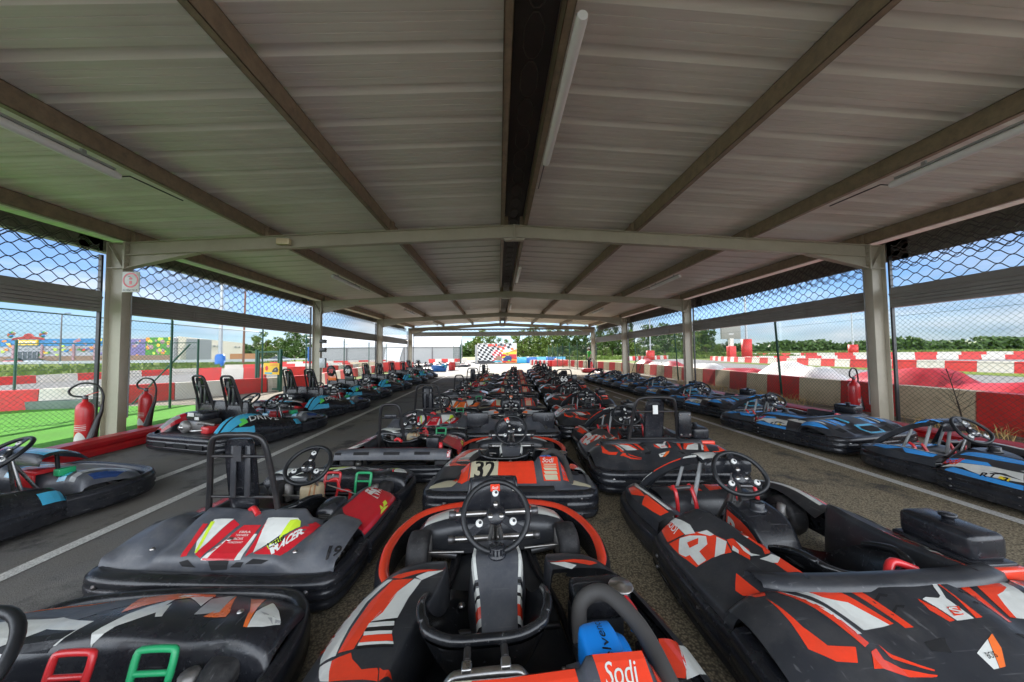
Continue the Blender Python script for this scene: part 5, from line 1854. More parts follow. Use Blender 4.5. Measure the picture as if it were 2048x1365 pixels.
TRACED = {
    'sprintL': [
        ('W', [(2.46,2.64),(2.57,2.95),(3.25,2.49),(4.0,2.57),(4.71,2.86),(4.68,2.15),(4.48,1.88),(3.25,1.0),(2.79,1.76)]),
        ('W', [(4.77,2.3),(4.8,2.84),(5.23,3.14),(5.17,2.88)]),
        ('R', [(2.45,2.85),(2.36,3.04),(2.28,3.47),(2.38,4.06),(2.2,4.91),(2.46,3.58),(2.62,3.2)]),
        ('W', [(2.63,3.51),(2.44,3.72),(2.39,4.4),(2.57,3.98),(2.81,3.68)]),
        ('R', [(2.61,3.0),(2.7,3.48),(3.14,3.34),(3.8,3.33),(4.06,3.21),(4.66,3.24),(4.67,2.89),(4.08,2.76),(3.34,2.73)]),
        ('W', [(2.71,3.51),(2.81,3.68),(3.44,3.64),(4.02,3.69),(4.02,3.22),(3.69,3.28),(3.18,3.33)]),
        ('K', [(4.02,3.22),(4.02,3.69),(4.09,3.67),(4.05,3.2)]),
        ('W', [(4.05,3.2),(4.1,3.67),(4.22,3.72),(4.17,3.21)]),
        ('K', [(4.17,3.21),(4.22,3.72),(4.34,3.74),(4.27,3.22)]),
        ('W', [(4.27,3.22),(4.34,3.74),(4.42,3.78),(4.37,3.26)]),
        ('R', [(4.37,3.26),(4.43,3.79),(4.59,3.92),(4.53,3.26)]),
        ('W', [(4.53,3.26),(4.6,3.93),(4.66,3.98),(4.6,3.28)]),
        ('K', [(4.6,3.28),(4.66,3.98),(4.72,4.01),(4.67,3.27)]),
        ('R', [(4.8,2.84),(4.73,3.24),(4.88,3.34),(5.11,3.62),(5.11,3.93),(5.34,4.2),(5.23,3.14)]),
        ('R', [(5.11,3.97),(5.16,4.17),(5.15,5.06),(5.34,4.25)]),
    ],
    'sprintR': [
        ('W', [(2.5,1.75),(3.0,1.75),(3.5,1.25),(4.25,1.5),(4.75,1.25),(4.64,1.28),(4.25,1.5),(3.5,1.5),(2.75,1.5)]),
        ('W', [(5.02,2.27),(4.75,1.25),(5.39,1.54),(5.79,3.19),(5.36,2.79)]),
        ('R', [(5.02,3.11),(4.91,2.09),(5.77,3.2),(5.73,3.88),(5.4,3.34)]),
    ],
    'rtxpod': [
        ('R', [(1.25,2.67),(2.8,2.63),(2.58,1.8),(1.25,2.0)]),
        ('W', [(1.25,2.67),(1.0,3.0),(3.02,2.91),(2.86,2.65)]),
        ('W', [(1.26,2.92),(2.55,3.08),(3.05,2.95),(3.02,2.91)]),
        ('R', [(2.69,1.82),(2.84,2.5),(3.03,3.08),(3.45,3.38),(3.78,3.5),(4.34,3.29),(4.2,2.78),(4.15,2.13),(3.68,2.03),(3.38,1.91)]),
        ('W', [(2.84,2.41),(3.01,2.75),(3.37,3.14),(3.68,2.95),(3.76,2.58),(4.16,2.54),(4.15,2.23),(3.66,2.26),(3.62,2.09),(3.36,1.94)]),
        ('R2', [(3.21,2.49),(3.3,2.9),(3.5,2.73),(3.45,2.43)]),
        ('W', [(3.56,3.38),(3.88,3.48),(4.28,3.1),(4.23,2.79)]),
        ('W', [(3.07,3.02),(3.14,3.34),(3.45,3.38),(3.43,3.24)]),
        ('R', [(3.8,3.54),(3.83,3.75),(4.08,3.72),(4.46,3.76),(4.83,3.47),(4.48,3.4),(4.25,3.37)]),
        ('W', [(4.11,3.5),(4.36,3.49),(4.48,3.4),(4.27,3.35)]),
        ('W', [(3.96,3.72),(4.23,3.73),(4.64,3.67),(4.81,3.86),(4.73,3.59),(4.45,3.58)]),
        ('R', [(3.7,4.36),(4.0,4.67),(4.75,4.67),(4.85,4.38),(4.81,4.04),(4.59,4.31)]),
        ('W', [(3.87,4.32),(3.99,4.62),(4.03,4.32)]),
        ('W', [(4.92,3.69),(4.9,4.3),(5.1,4.63),(5.22,4.05),(5.17,3.9)]),
        ('R', [(5.1,4.63),(5.75,4.67),(5.56,3.94),(5.18,3.94)]),
        ('R', [(5.03,2.86),(5.78,2.88),(5.88,2.78),(5.59,2.5),(5.39,2.47)]),
    ],
    'rtxdeck': [
        ('R', [(2.0,1.25),(3.0,1.25),(3.0,1.0),(2.0,1.25)]),
        ('W', [(2.5,1.25),(3.0,1.25),(3.0,1.25),(2.5,1.25)]),
        ('W', [(3.0,1.25),(4.59,3.77),(4.21,3.85),(3.0,1.25)]),
        ('R', [(3.0,1.25),(4.49,4.04),(4.0,4.23),(2.88,1.31)]),
        ('W', [(3.5,1.25),(4.0,1.25),(4.56,2.31),(5.28,2.61),(5.72,3.48),(4.86,3.62)]),
        ('R', [(4.0,1.5),(5.37,1.94),(5.86,3.45),(5.72,3.48),(5.28,2.61),(4.56,2.31)]),
        ('R', [(5.5,1.25),(5.8,1.53),(6.41,3.67),(6.03,3.61)]),
        ('R', [(2.28,1.87),(2.28,2.02),(2.43,3.51),(2.7,4.08),(3.62,4.21),(3.21,4.54),(2.58,4.45),(2.04,4.08),(2.18,3.35)]),
        ('R', [(4.14,4.31),(4.6,4.16),(4.5,4.43),(5.68,4.71),(5.63,4.74),(3.62,4.71)]),
        ('R', [(4.9,4.01),(5.05,4.24),(5.72,4.6),(5.69,4.63),(4.91,4.31)]),
        ('V', [(5.96,2.64),(6.67,2.46),(6.98,2.64),(6.79,2.68),(6.56,2.58),(5.97,2.75)]),
        ('V', [(6.08,3.17),(6.78,3.01),(7.08,3.1),(6.94,3.17),(6.72,3.08),(6.14,3.24)]),
        ('V', [(6.17,4.03),(7.12,4.09),(6.84,4.41),(6.12,4.24)]),
    ],
    'rtxdeckC': [
        ('W', [(8.54,2.21),(8.68,2.25),(8.36,2.91),(8.36,3.63),(7.91,3.66),(7.83,3.19),(7.75,2.9),(7.91,2.82),(8.18,2.89),(8.3,2.81)]),
        ('R', [(7.65,2.87),(7.6,3.02),(7.8,3.23),(7.86,3.65),(7.7,3.69),(7.57,3.32)]),
        ('R', [(8.7,2.26),(8.74,2.29),(8.61,3.61),(8.41,3.63),(8.63,2.93)]),
        ('R2', [(8.07,3.24),(8.38,3.24),(8.23,3.51),(7.97,3.53)]),
        ('W', [(8.08,4.18),(7.63,4.82),(7.49,4.84),(7.5,4.48)]),
        ('O', [(8.32,4.06),(8.15,4.4),(7.8,4.79),(7.64,4.82),(8.09,4.18)]),
    ],
    'jdeck': [
        ('R', [(7.01,2.78),(7.77,2.93),(7.67,5.08),(6.47,5.11)]),
        ('W', [(6.85,3.47),(6.67,5.12),(6.46,5.09)]),
        ('W', [(7.74,3.48),(7.86,3.49),(7.9,5.03),(7.68,5.06)]),
        ('W', [(5.73,2.63),(6.43,2.46),(6.12,4.74),(5.79,3.97)]),
        ('L', [(5.69,2.79),(5.84,2.78),(6.17,4.67),(6.08,4.68)]),
        ('R', [(6.45,2.5),(6.83,2.79),(6.41,4.99),(6.14,4.77)]),
        ('R', [(5.45,2.94),(5.65,2.94),(5.87,4.88),(5.67,4.95)]),
        ('W', [(7.79,2.41),(9.34,2.43),(8.21,4.61)]),
        ('L', [(8.77,2.6),(9.42,2.41),(9.77,2.67),(8.78,3.67),(8.78,3.19)]),
        ('R', [(8.23,4.65),(8.6,4.08),(10.44,2.08),(11.23,2.8),(9.98,4.67),(8.4,4.7)]),
        ('R', [(7.88,3.0),(7.85,2.54),(8.19,4.55),(8.01,4.87),(7.98,4.42)]),
        ('L2', [(8.53,4.18),(8.85,3.55),(8.99,3.78),(8.71,4.4)]),
        ('V', [(5.7,5.22),(5.98,5.08),(6.35,5.47),(5.85,5.43)]),
        ('V', [(6.75,5.14),(7.49,5.03),(7.49,5.54),(6.93,5.61)]),
        ('V', [(7.59,5.43),(7.78,5.16),(8.04,5.15),(7.97,5.42)]),
        ('V', [(8.1,5.26),(8.34,4.96),(8.92,5.03),(8.69,5.22)]),
    ],
    'jtext': [
        ('racer', [(8.91,4.68),(10.43,3.09),(8.6,4.17)]),
        ('little', [(8.69,4.34),(9.05,3.79),(8.49,4.05)]),
        ('n19', [(12.93,4.61),(14.0,4.33),(12.73,4.03)]),
        ('t1', [(7.09,3.35),(7.57,3.42),(7.05,3.21)]),
        ('t2', [(7.04,3.54),(7.58,3.6),(7.02,3.41)]),
        ('t3', [(7.08,3.77),(7.47,3.81),(7.04,3.62)]),
        ('t4', [(6.97,3.98),(7.55,4.02),(6.95,3.86)]),
    ],
    'jfront': [
        ('1', [(4.68,2.6),(4.35,1.43),(5.0,1.33),(5.67,1.0),(5.91,1.51),(5.55,1.62),(5.12,2.02)]),
        ('2', [(4.68,3.59),(4.87,2.75),(5.15,2.08),(5.44,1.5),(5.88,1.52),(6.0,2.22),(5.21,1.46),(5.35,2.67),(4.97,3.37),(4.82,4.1)]),
        ('2', [(5.26,2.46),(5.35,2.15),(5.55,2.83),(5.44,2.87)]),
        ('G', [(6.15,2.65),(5.94,1.71),(6.37,1.15),(6.87,2.47)]),
        ('1', [(6.5,2.71),(6.76,2.18),(6.39,1.13),(7.23,2.5),(7.28,2.74)]),
        ('1', [(7.2,1.45),(7.72,1.43),(8.04,2.62),(8.24,3.32),(8.12,3.32),(7.83,2.5)]),
        ('2', [(8.24,3.32),(8.06,2.55),(8.19,1.89),(9.15,2.82),(8.64,3.18)]),
        ('G', [(8.17,2.53),(9.12,2.74),(8.91,2.98)]),
        ('1', [(2.3,1.73),(3.0,1.0),(4.0,1.33),(2.67,1.0)]),
    ],
    'bluepod': [
        ('B', [(1.0,1.67),(1.0,2.67),(3.2,3.01),(3.49,2.74),(2.03,2.45),(1.0,2.0)]),
        ('W', [(1.0,1.33),(2.12,2.41),(3.49,2.74),(4.49,2.73),(4.7,2.18),(4.02,2.44),(2.29,2.06),(1.0,1.33)]),
        ('B', [(1.69,1.05),(2.2,1.92),(3.41,1.76),(4.82,1.67),(4.84,0.8),(3.87,0.76),(2.1,0.82)]),
        ('W', [(2.56,2.15),(3.23,2.38),(4.7,2.18),(4.75,2.04),(3.41,1.76)]),
        ('Y', [(3.96,1.92),(3.99,2.17),(4.33,2.14),(4.34,1.77)]),
    ],
    'btext': [
        ('sodi', [(1.0,1.33),(2.19,2.13),(1.0,2.33)]),
        ('rt', [(3.41,1.54),(3.95,1.82),(3.36,2.08)]),
        ('3', [(4.09,1.68),(4.3,1.73),(4.06,2.12)]),
    ],
    'bluedeck': [
        ('B', [(1.95,4.41),(3.32,4.93),(3.39,6.26),(2.68,6.96),(1.24,5.35)]),
        ('W', [(1.61,1.86),(1.22,4.05),(0.91,4.79),(0.0,4.75),(3.69,0.04)]),
        ('W', [(2.99,3.09),(5.32,4.8),(3.69,5.63),(2.12,3.31)]),
        ('B', [(3.84,3.36),(5.46,4.52),(3.24,4.97)]),
        ('B', [(7.0,3.75),(8.35,3.79),(8.02,5.69),(6.94,5.57)]),
        ('W', [(8.27,3.85),(10.12,3.5),(8.86,5.3),(8.17,5.37)]),
        ('S', [(11.56,3.53),(11.99,3.99),(11.25,5.47),(10.64,5.22)]),
        ('S', [(8.03,5.77),(10.55,5.38),(8.5,7.0),(7.5,7.0),(7.29,6.71)]),
        ('V', [(8.08,6.01),(10.06,5.7),(8.0,7.0),(7.5,7.0)]),
        ('V', [(6.19,5.68),(7.37,5.97),(6.73,6.85),(5.81,6.36)]),
    ],
}
# ------------------------------------------------------------------ karts: shared pieces (local axes: +y is the nose, rear bumper at -y)
SURF = {}


def mir(pts, s):
    return [(s * p[0],) + tuple(p[1:]) for p in pts]


def wheel(root, x, y, r, w, s):
    mb = MB()
    T = Matrix.Translation((x, y, r)) @ Matrix.Rotation(PI / 2, 4, 'Y')
    h = w / 2
    mb.lathe([(r * 0.52, -h * 0.92), (r * 0.80, -h), (r * 0.95, -h * 0.86), (r, -h * 0.55), (r, h * 0.55), (r * 0.95, h * 0.86), (r * 0.80, h), (r * 0.52, h * 0.92)], 'rubber', 28, T)
    o = mb.build('wheel', root)
    mb = MB()
    mb.lathe([(r * 0.53, -h * 0.9), (r * 0.50, -h * 0.6), (r * 0.42, -h * 0.2), (r * 0.16, 0), (r * 0.16, h * 0.7), (0, h * 0.75)], 'steel', 20, T)
    mb.lathe([(r * 0.53, h * 0.9), (r * 0.50, h * 0.6), (r * 0.42, h * 0.2), (r * 0.16, h * 0.1)], 'steel', 20, T)
    for k in range(3):
        a = k * 2.094
        mb.lathe([(0, h * 0.78), (r * 0.05, h * 0.76), (r * 0.05, h * 0.5)], 'steel_dark', 6, T @ Matrix.Translation((r * 0.28 * math.cos(a), r * 0.28 * math.sin(a), 0)))
    mb.build('rim', o)


def steering_wheel(root, y, z, rx=0.165, tilt=52, dshape=0.0, accent=None, top=False, x0=0.0):
    T = Matrix.Translation((x0, y, z)) @ Matrix.Rotation(R(tilt), 4, 'X')
    mb = MB()
    P = []
    for k in range(36):
        a = 2 * PI * k / 36
        xx, yy = rx * math.cos(a), rx * math.sin(a)
        if dshape and yy < 0:
            yy = -rx * (abs(math.sin(a)) ** 0.9) * (1 - dshape)
        P.append((xx, yy, 0.008 * math.cos(2 * a)))
    mb.tube(P, 0.0145, 'grip_black', 10, closed=True, T=T)
    o = mb.build('steering_wheel', root)
    WHEEL_AXIS[o.data.name] = T
    mb = MB()
    mb.lathe([(0, 0.012), (0.045, 0.010), (0.05, 0.0), (0.045, -0.015), (0, -0.02)], 'plastic_black', 16, T)
    for a in (PI / 2, PI * 1.18, PI * 1.82):
        c, s = math.cos(a), math.sin(a)
        r1 = rx - 0.01
        if dshape and s < 0:
            r1 = rx * (1 - dshape * abs(s)) - 0.01
        mb.beam(T @ Vector((c * 0.03, s * 0.03, 0)), T @ Vector((c * r1, s * r1, 0)), 0.036 if a > 2 else 0.045, 0.008, 'plastic_black', up=T.to_3x3() @ Vector((0, 0, 1)))
    hub = mb.build('hub', o)
    mb = MB()
    for (px, py, r, m_) in ((0.0, 0.10, 0.017, 'paper_white'), (-0.085, -0.04, 0.018, 'paper_white'), (0.085, -0.04, 0.018, 'paper_white'), (0.0, 0.045, 0.013, 'steel'), (-0.028, -0.012, 0.013, 'steel'), (0.028, -0.012, 0.013, 'steel')):
        mb.lathe([(r, 0.006), (r, 0.0155), (0, 0.016)], m_, 14, T @ Matrix.Translation((px, py, 0)))
        if m_ == 'paper_white':
            mb.lathe([(r * 0.45, 0.0163), (r * 0.45, 0.0166), (0, 0.0168)], 'vinyl_black', 8, T @ Matrix.Translation((px + r * 0.25, py + r * 0.1, 0)))
    if accent:
        mb.box((0, 0.128, 0.008), (0.05, 0.035, 0.006), accent, T)
        mb.text('Sodi', T @ Vector((0, 0.128, 0.0125)), T.to_3x3() @ Vector((1, 0, 0)), T.to_3x3() @ Vector((0, 1, 0)), 0.014, 'paper_white', shear=0.3)
    mb.build('hub_stickers', o)
    # column
    mb = MB()
    p0 = T @ Vector((0, 0, -0.02))
    mb.tube([p0, (x0, y + 0.24, 0.10)], 0.011, 'steel', 8)
    mb.tube([(x0 - 0.07, y + 0.10, 0.08), tuple(p0 + Vector((-0.012, 0.02, -0.03)))], 0.012, 'steel', 8)
    mb.tube([(x0 + 0.07, y + 0.10, 0.08), tuple(p0 + Vector((0.012, 0.02, -0.03)))], 0.012, 'steel', 8)
    mb.build('steering_column', root)
    return o


def seat(root, yb=-0.45, z1=0.385, w=0.24, x0=0.0, high=0.0, rim=True):
    cols = (-1.0, -0.92, -0.55, 0, 0.55, 0.92, 1.0)
    st = [(yb + 0.52, 0.13, 0.15, 0.80), (yb + 0.38, 0.085, 0.20, 0.90), (yb + 0.20, 0.075, 0.31, 1.0), (yb + 0.06, 0.16, z1, 1.0), (yb, 0.30, z1 + 0.005, 0.95), (yb - 0.02, z1 - 0.03, z1, 0.90)]
    rows = []
    for (y, zc, zs, k) in st:
        rows.append([(x0 + c * w * k, y + (0.05 if abs(c) > 0.95 else 0.02 if abs(c) > 0.9 else 0) * (zs > 0.3), zc + (zs - zc) * (abs(c) ** 3.2)) for c in cols])
    mb = MB()
    sf = Surf(rows, 4, 3)
    sf.skin(mb, 'seat_black')
    # outer shell just behind
    vs = [p + Vector((0, -0.012, -0.012)) - (sf.N[i][j] * 0.006) for i, r_ in enumerate(sf.P) for j, p in enumerate(r_)]
    w_ = sf.nv + 1
    mb.add(vs, [(i * w_ + j, i * w_ + j + 1, (i + 1) * w_ + j + 1, (i + 1) * w_ + j) for i in range(sf.nu) for j in range(sf.nv)], 'seat_black', True)
    for xx in (-0.11, 0.11):
        mb.lathe([(0, 0.012), (0.010, 0.010), (0.018, 0.003), (0.018, 0)], 'steel', 10, Matrix.Translation((x0 + xx, yb + 0.44, 0.122)))
    o = mb.build('seat', root)
    if rim:
        mb = MB()
        P = [sf.P[i][0] for i in range(sf.nu // 5 * 2, sf.nu)] + sf.P[sf.nu] + [sf.P[i][-1] for i in range(sf.nu - 1, sf.nu // 5 * 2, -1)]
        mb.tube(P, 0.017, 'seat_black', 10)
        mb.build('rim', o)
    return o


def pedals(root, y, z=0.30, dx=0.14, cols=('paint_red', 'paint_green'), scale=1.0, x0=0.0):
    for s, c in ((-1, cols[0]), (1, cols[1])):
        mb = MB()
        x = x0 + s * dx
        w, h = 0.06 * scale, 0.075 * scale
        mb.tube(catmull([(x - w, y, z - h), (x - w, y + 0.02, z - 0.01), (x - w * 0.7, y + 0.025, z), (x + w * 0.7, y + 0.025, z), (x + w, y + 0.02, z - 0.01), (x + w, y, z - h)], 3), 0.011, c, 8)
        mb.tube([(x - w, y + 0.006, z - h * 0.8), (x + w, y + 0.006, z - h * 0.8)], 0.009, c, 8)
        mb.tube([(x - w, y, z - h), (x - w, y - 0.03, 0.07)], 0.010, c, 8)
        mb.tube([(x + w, y, z - h), (x + w * 0.6, y - 0.03, 0.07)], 0.010, c, 8)
        mb.build('pedal', root)


def bolts(mb, pts, r=0.016, mat='steel', axis='y', sgn=-1):
    for p in pts:
        T = Matrix.Translation(p) @ (Matrix.Rotation(PI / 2 * (1 if sgn < 0 else -1), 4, 'X') if axis == 'y' else Matrix.Rotation(PI / 2 * sgn, 4, 'Y') if axis == 'x' else Matrix.Identity(4))
        mb.lathe([(0, 0.007), (r * 0.5, 0.006), (r * 0.55, 0.003), (r, 0.002), (r, -0.004)], mat, 10, T)


BUMP = [(-0.075, 0.055), (-0.01, 0.045), (0.004, 0.065), (0.008, 0.095), (-0.006, 0.108), (0.008, 0.122), (0.010, 0.165), (-0.004, 0.176), (0.008, 0.188), (0.004, 0.222), (-0.014, 0.240), (-0.05, 0.246), (-0.075, 0.236)]


def bumper(root, name, path, prof=BUMP, mat='plastic_black', top=None, extra=None):
    mb = MB()
    P = catmull(path, 4)
    if top:
        k = 9
        mb.sweep(P, prof[:k + 1], mat)
        mb.sweep(P, prof[k:], top)
        mb.sweep(P, [prof[-1], prof[0]], mat)
    else:
        mb.sweep(P, prof + [prof[0]], mat)
    if extra:
        extra(mb)
    return mb.build(name, root)


def tray(root, y0, y1, hw0, hw1, z=0.055, mat='plastic_dark'):
    mb = MB()
    mb.add([(-hw0, y0, z), (hw0, y0, z), (hw1, y1, z), (-hw1, y1, z), (-hw0, y0, z - 0.012), (hw0, y0, z - 0.012), (hw1, y1, z - 0.012), (-hw1, y1, z - 0.012)],
           [(0, 1, 2, 3), (7, 6, 5, 4), (0, 4, 5, 1), (1, 5, 6, 2), (2, 6, 7, 3), (3, 7, 4, 0)], mat)
    mb.build('floor_tray', root)


def chassis(root, hw, y0, y1):
    mb = MB()
    for s in (-1, 1):
        mb.tube(catmull([(s * hw * 0.9, y0, 0.11), (s * hw, y0 + 0.3, 0.075), (s * hw, 0, 0.07), (s * hw * 0.75, y1 - 0.25, 0.07), (s * hw * 0.75, y1, 0.085)], 4), 0.016, 'frame_black', 8)
        mb.tube([(s * hw * 0.75, y1 - 0.18, 0.10), (s * (hw + 0.14), y1 - 0.18, 0.13)], 0.020, 'steel_dark', 8)
        mb.tube([(s * hw * 0.6, y1 - 0.22, 0.14), (s * (hw + 0.12), y1 - 0.22, 0.15)], 0.007, 'steel', 6)
        mb.lathe([(0.0, 0.09), (0.03, 0.085), (0.034, 0.0), (0.03, -0.05), (0, -0.05)], 'engine_grey', 10, Matrix.Translation((s * (hw + 0.10), y1 - 0.18, 0.14)))
    for y in (y0 + 0.15, -0.1, y1 - 0.02):
        mb.tube([(-hw * 0.9, y, 0.085), (hw * 0.9, y, 0.085)], 0.014, 'frame_black', 8)
    mb.tube([(-0.58, y0 + 0.32, 0.14), (0.58, y0 + 0.32, 0.14)], 0.022, 'steel', 10)
    mb.build('chassis', root)


def engine(root, x, y, cover=None, z=0.10, hose=True):
    mb = MB()
    mb.box((x, y, z + 0.07), (0.145, 0.17, 0.14), 'engine_grey', bev=0.015)
    for k in range(6):
        mb.box((x, y - 0.005, z + 0.145 + k * 0.014), (0.145, 0.15, 0.006), 'engine_grey')
    mb.lathe([(0, 0.035), (0.03, 0.035), (0.075, 0.02), (0.08, -0.02), (0.075, -0.03)], 'engine_grey', 20, Matrix.Translation((x - 0.10, y, z + 0.10)) @ Matrix.Rotation(-PI / 2, 4, 'Y'))
    for k in range(6):
        a = k * 1.05
        mb.lathe([(0, 0.012), (0.008, 0.01), (0.008, 0)], 'steel', 6, Matrix.Translation((x - 0.13, y + 0.065 * math.cos(a), z + 0.10 + 0.065 * math.sin(a))) @ Matrix.Rotation(-PI / 2, 4, 'Y'))
    mb.box((x - 0.02, y + 0.17, z + 0.08), (0.07, 0.10, 0.07), 'steel_dark', bev=0.01)
    mb.lathe([(0.022, 0), (0.024, 0.06), (0.016, 0.075), (0, 0.08)], 'paint_red', 12, Matrix.Translation((x - 0.14, y - 0.14, z + 0.06)))
    o = mb.build('engine', root)
    mb = MB()
    rows = []
    cm = cover or 'plastic_black'
    for (yy, w, zt) in ((-0.11, 0.068, 0.235), (-0.085, 0.078, 0.27), (0.01, 0.08, 0.28), (0.065, 0.076, 0.27), (0.09, 0.056, 0.24)):
        rows.append([(x - w, y + yy, z + 0.14), (x - w, y + yy, z + zt - 0.03), (x - w * 0.75, y + yy, z + zt), (x + w * 0.35, y + yy, z + zt + 0.004), (x + w * 0.6, y + yy, z + zt - 0.035), (x + w, y + yy, z + zt - 0.045), (x + w, y + yy, z + 0.14)])
    sf = Surf(rows, 3, 2)
    sf.skin(mb, cm)
    if cover == 'engine_blue':
        sf.text(mb, 'elvenco', (1.05, 2.62), (1.9, 0.0), (0.0, -0.30), 'vinyl_black', shear=0.15)
        for q in (-0.03, 0.05):
            mb.lathe([(0, 0.05), (0.025, 0.045), (0.028, 0.0)], 'plastic_black', 10, Matrix.Translation((x + q * 0.8, y - 0.10, z + 0.235)))
    bolts(mb, [(x - 0.078, y - 0.03, z + 0.21)], 0.012, axis='x')
    mb.build('engine_cover', o)
    if hose:
        mb = MB()
        mb.tube(catmull([(x - 0.05, y + 0.12, z + 0.15), (x - 0.02, y + 0.22, z + 0.22), (x + 0.07, y + 0.20, z + 0.27), (x + 0.14, y + 0.06, z + 0.25), (x + 0.155, y - 0.12, z + 0.20), (x + 0.15, y - 0.3, z + 0.14)], 6), 0.029, 'hose_grey', 14)
        mb.build('exhaust_hose', o)
    return o


# ------------------------------------------------------------------ the sprint kart of the middle row
def sprint_kart(number, label, pal, plate=True, cat='kart', flaps=False, key=None):
    red, wht, crm, ring = pal
    t = thing('racing_kart', label, cat)
    tray(t, -0.30, 0.80, 0.30, 0.24)
    chassis(t, 0.30, -0.85, 0.62)
    # nose ring
    bumper(t, 'front_bumper', [(0.56, 0.06), (0.60, 0.14), (0.63, 0.28), (0.635, 0.42), (0.60, 0.60), (0.50, 0.78), (0.30, 0.885), (0.0, 0.915), (-0.30, 0.885), (-0.50, 0.78), (-0.60, 0.60), (-0.635, 0.42), (-0.63, 0.28), (-0.60, 0.14), (-0.56, 0.06)],
           prof=[(-0.055, 0.05), (-0.005, 0.05), (0.008, 0.09), (0.0, 0.11), (0.01, 0.13), (0.004, 0.185), (-0.004, 0.195), (-0.006, 0.200), (-0.010, 0.206), (-0.014, 0.212), (-0.026, 0.222), (-0.05, 0.220), (-0.062, 0.200)], top=ring)
    # nose body between the wheels
    mb = MB()
    rows = []
    for x, z0, z1, z2 in ((-0.47, 0.15, 0.19, 0.12), (-0.42, 0.185, 0.235, 0.17), (-0.30, 0.20, 0.265, 0.20), (-0.15, 0.205, 0.275, 0.22), (0, 0.21, 0.28, 0.22), (0.15, 0.205, 0.275, 0.22), (0.30, 0.20, 0.265, 0.20), (0.42, 0.185, 0.235, 0.17), (0.47, 0.15, 0.19, 0.12)):
        k = 1 - (abs(x) / 0.47) ** 2
        rows.append([(x, 0.74 + 0.13 * k, z0 - 0.08), (x, 0.72 + 0.13 * k, z0), (x, 0.60 + 0.10 * k, z1 - 0.01), (x, 0.52 + 0.04 * k, z1), (x, 0.48, z2 + 0.02), (x, 0.47, 0.09)])
    sf = Surf(rows, 3, 3)
    sf.skin(mb, 'plastic_dark')
    for a, b in ((0.9, 2.3), (7.1, 5.7)):
        sf.decal(mb, [(a, 1.4), (b, 1.6), (b, 3.05), (a, 3.0)], wht)
        sf.decal(mb, [(b, 1.9), (b + (0.25 if b < 4 else -0.25), 1.9), (b + (0.2 if b < 4 else -0.2), 3.0), (b, 3.0)], red)
    mb.build('nose', t)
    mb = MB()
    rows = []
    for (y, z, w) in ((0.50, 0.18, 0.255), (0.49, 0.26, 0.25), (0.475, 0.35, 0.19), (0.47, 0.45, 0.15), (0.50, 0.515, 0.142), (0.545, 0.50, 0.138)):
        rows.append([(-w, y + 0.05, z - 0.02), (-w * 0.9, y + 0.01, z), (-w * 0.4, y - 0.004, z + 0.008), (0, y - 0.006, z + 0.012), (w * 0.4, y - 0.004, z + 0.008), (w * 0.9, y + 0.01, z), (w, y + 0.05, z - 0.02)])
    Surf(rows, 3, 3, up=(0, -1, 0)).skin(mb, 'plastic_black')
    mb.tube(catmull([tuple(r_[0]) for r_ in rows[1:]] + [tuple(p) for p in rows[-1]] + [tuple(r_[6]) for r_ in rows[1:][::-1]], 3), 0.012, 'plastic_black', 8)
    bolts(mb, [(-0.128, 0.472, 0.45), (0.128, 0.472, 0.45)], 0.012)
    mb.build('front_panel', t)
    for z, y in ((0.345, 0.42), (0.235, 0.36)):
        mb = MB()
        mb.tube([(-0.245, y, z), (0.245, y, z)], 0.016, 'steel', 12)
        for x in (-0.245, 0.245):
            mb.lathe([(0, 0.02), (0.022, 0.02), (0.024, -0.02), (0, -0.02)], 'steel_dark', 10, Matrix.Translation((x, y, z)) @ Matrix.Rotation(PI / 2, 4, 'Y'))
        mb.build('cross_bar', t)
    for s in (-1, 1):
        wheel(t, s * 0.435, 0.42, 0.128, 0.125, s)
        wheel(t, s * 0.50, -0.60, 0.138, 0.19, s)
    # tank and steering
    mb = MB()
    rows = []
    for (y, zt, hw) in ((0.20, 0.20, 0.075), (0.185, 0.315, 0.095), (0.09, 0.325, 0.112), (0.0, 0.322, 0.112), (-0.10, 0.245, 0.095), (-0.17, 0.185, 0.088), (-0.22, 0.13, 0.085)):
        rows.append([(-hw - 0.03, y, 0.07), (-hw - 0.008, y, zt - 0.03), (-hw + 0.015, y, zt - 0.004), (0, y, zt), (hw - 0.015, y, zt - 0.004), (hw + 0.008, y, zt - 0.03), (hw + 0.03, y, 0.07)])
    sf = Surf(rows, 3, 2)
    sf.skin(mb, 'plastic_grey')
    for a, b in ((1.02, 1.9), (4.98, 4.1)):
        sf.decal(mb, [(1.3, a), (3.55, a), (3.55, b), (1.3, b)], wht)
        sf.decal(mb, [(3.62, a), (3.72, a), (3.72, b), (3.62, b)], 'vinyl_black')
        sf.decal(mb, [(3.78, a), (4.0, a), (4.0, b), (3.78, b)], wht)
        sf.decal(mb, [(4.0, a), (4.12, a), (4.12, b), (4.0, b)], 'vinyl_black')
        sf.decal(mb, [(4.12, a), (4.4, a), (4.4, b), (4.12, b)], wht)
        sf.decal(mb, [(4.4, a), (4.85, a), (4.85, b), (4.4, b)], red)
        sf.decal(mb, [(4.85, a), (5.15, a), (5.15, b), (4.85, b)], wht)
        sf.decal(mb, [(5.15, a), (5.8, a), (5.8, b), (5.15, b)], 'vinyl_black')
    tk = mb.build('fuel_tank', t)
    mb = MB()
    mb.lathe([(0.045, 0.0), (0.045, 0.012), (0.036, 0.016), (0.036, 0.042), (0.032, 0.048), (0, 0.048)], 'plastic_black', 20, Matrix.Translation((-0.0, 0.04, 0.322)))
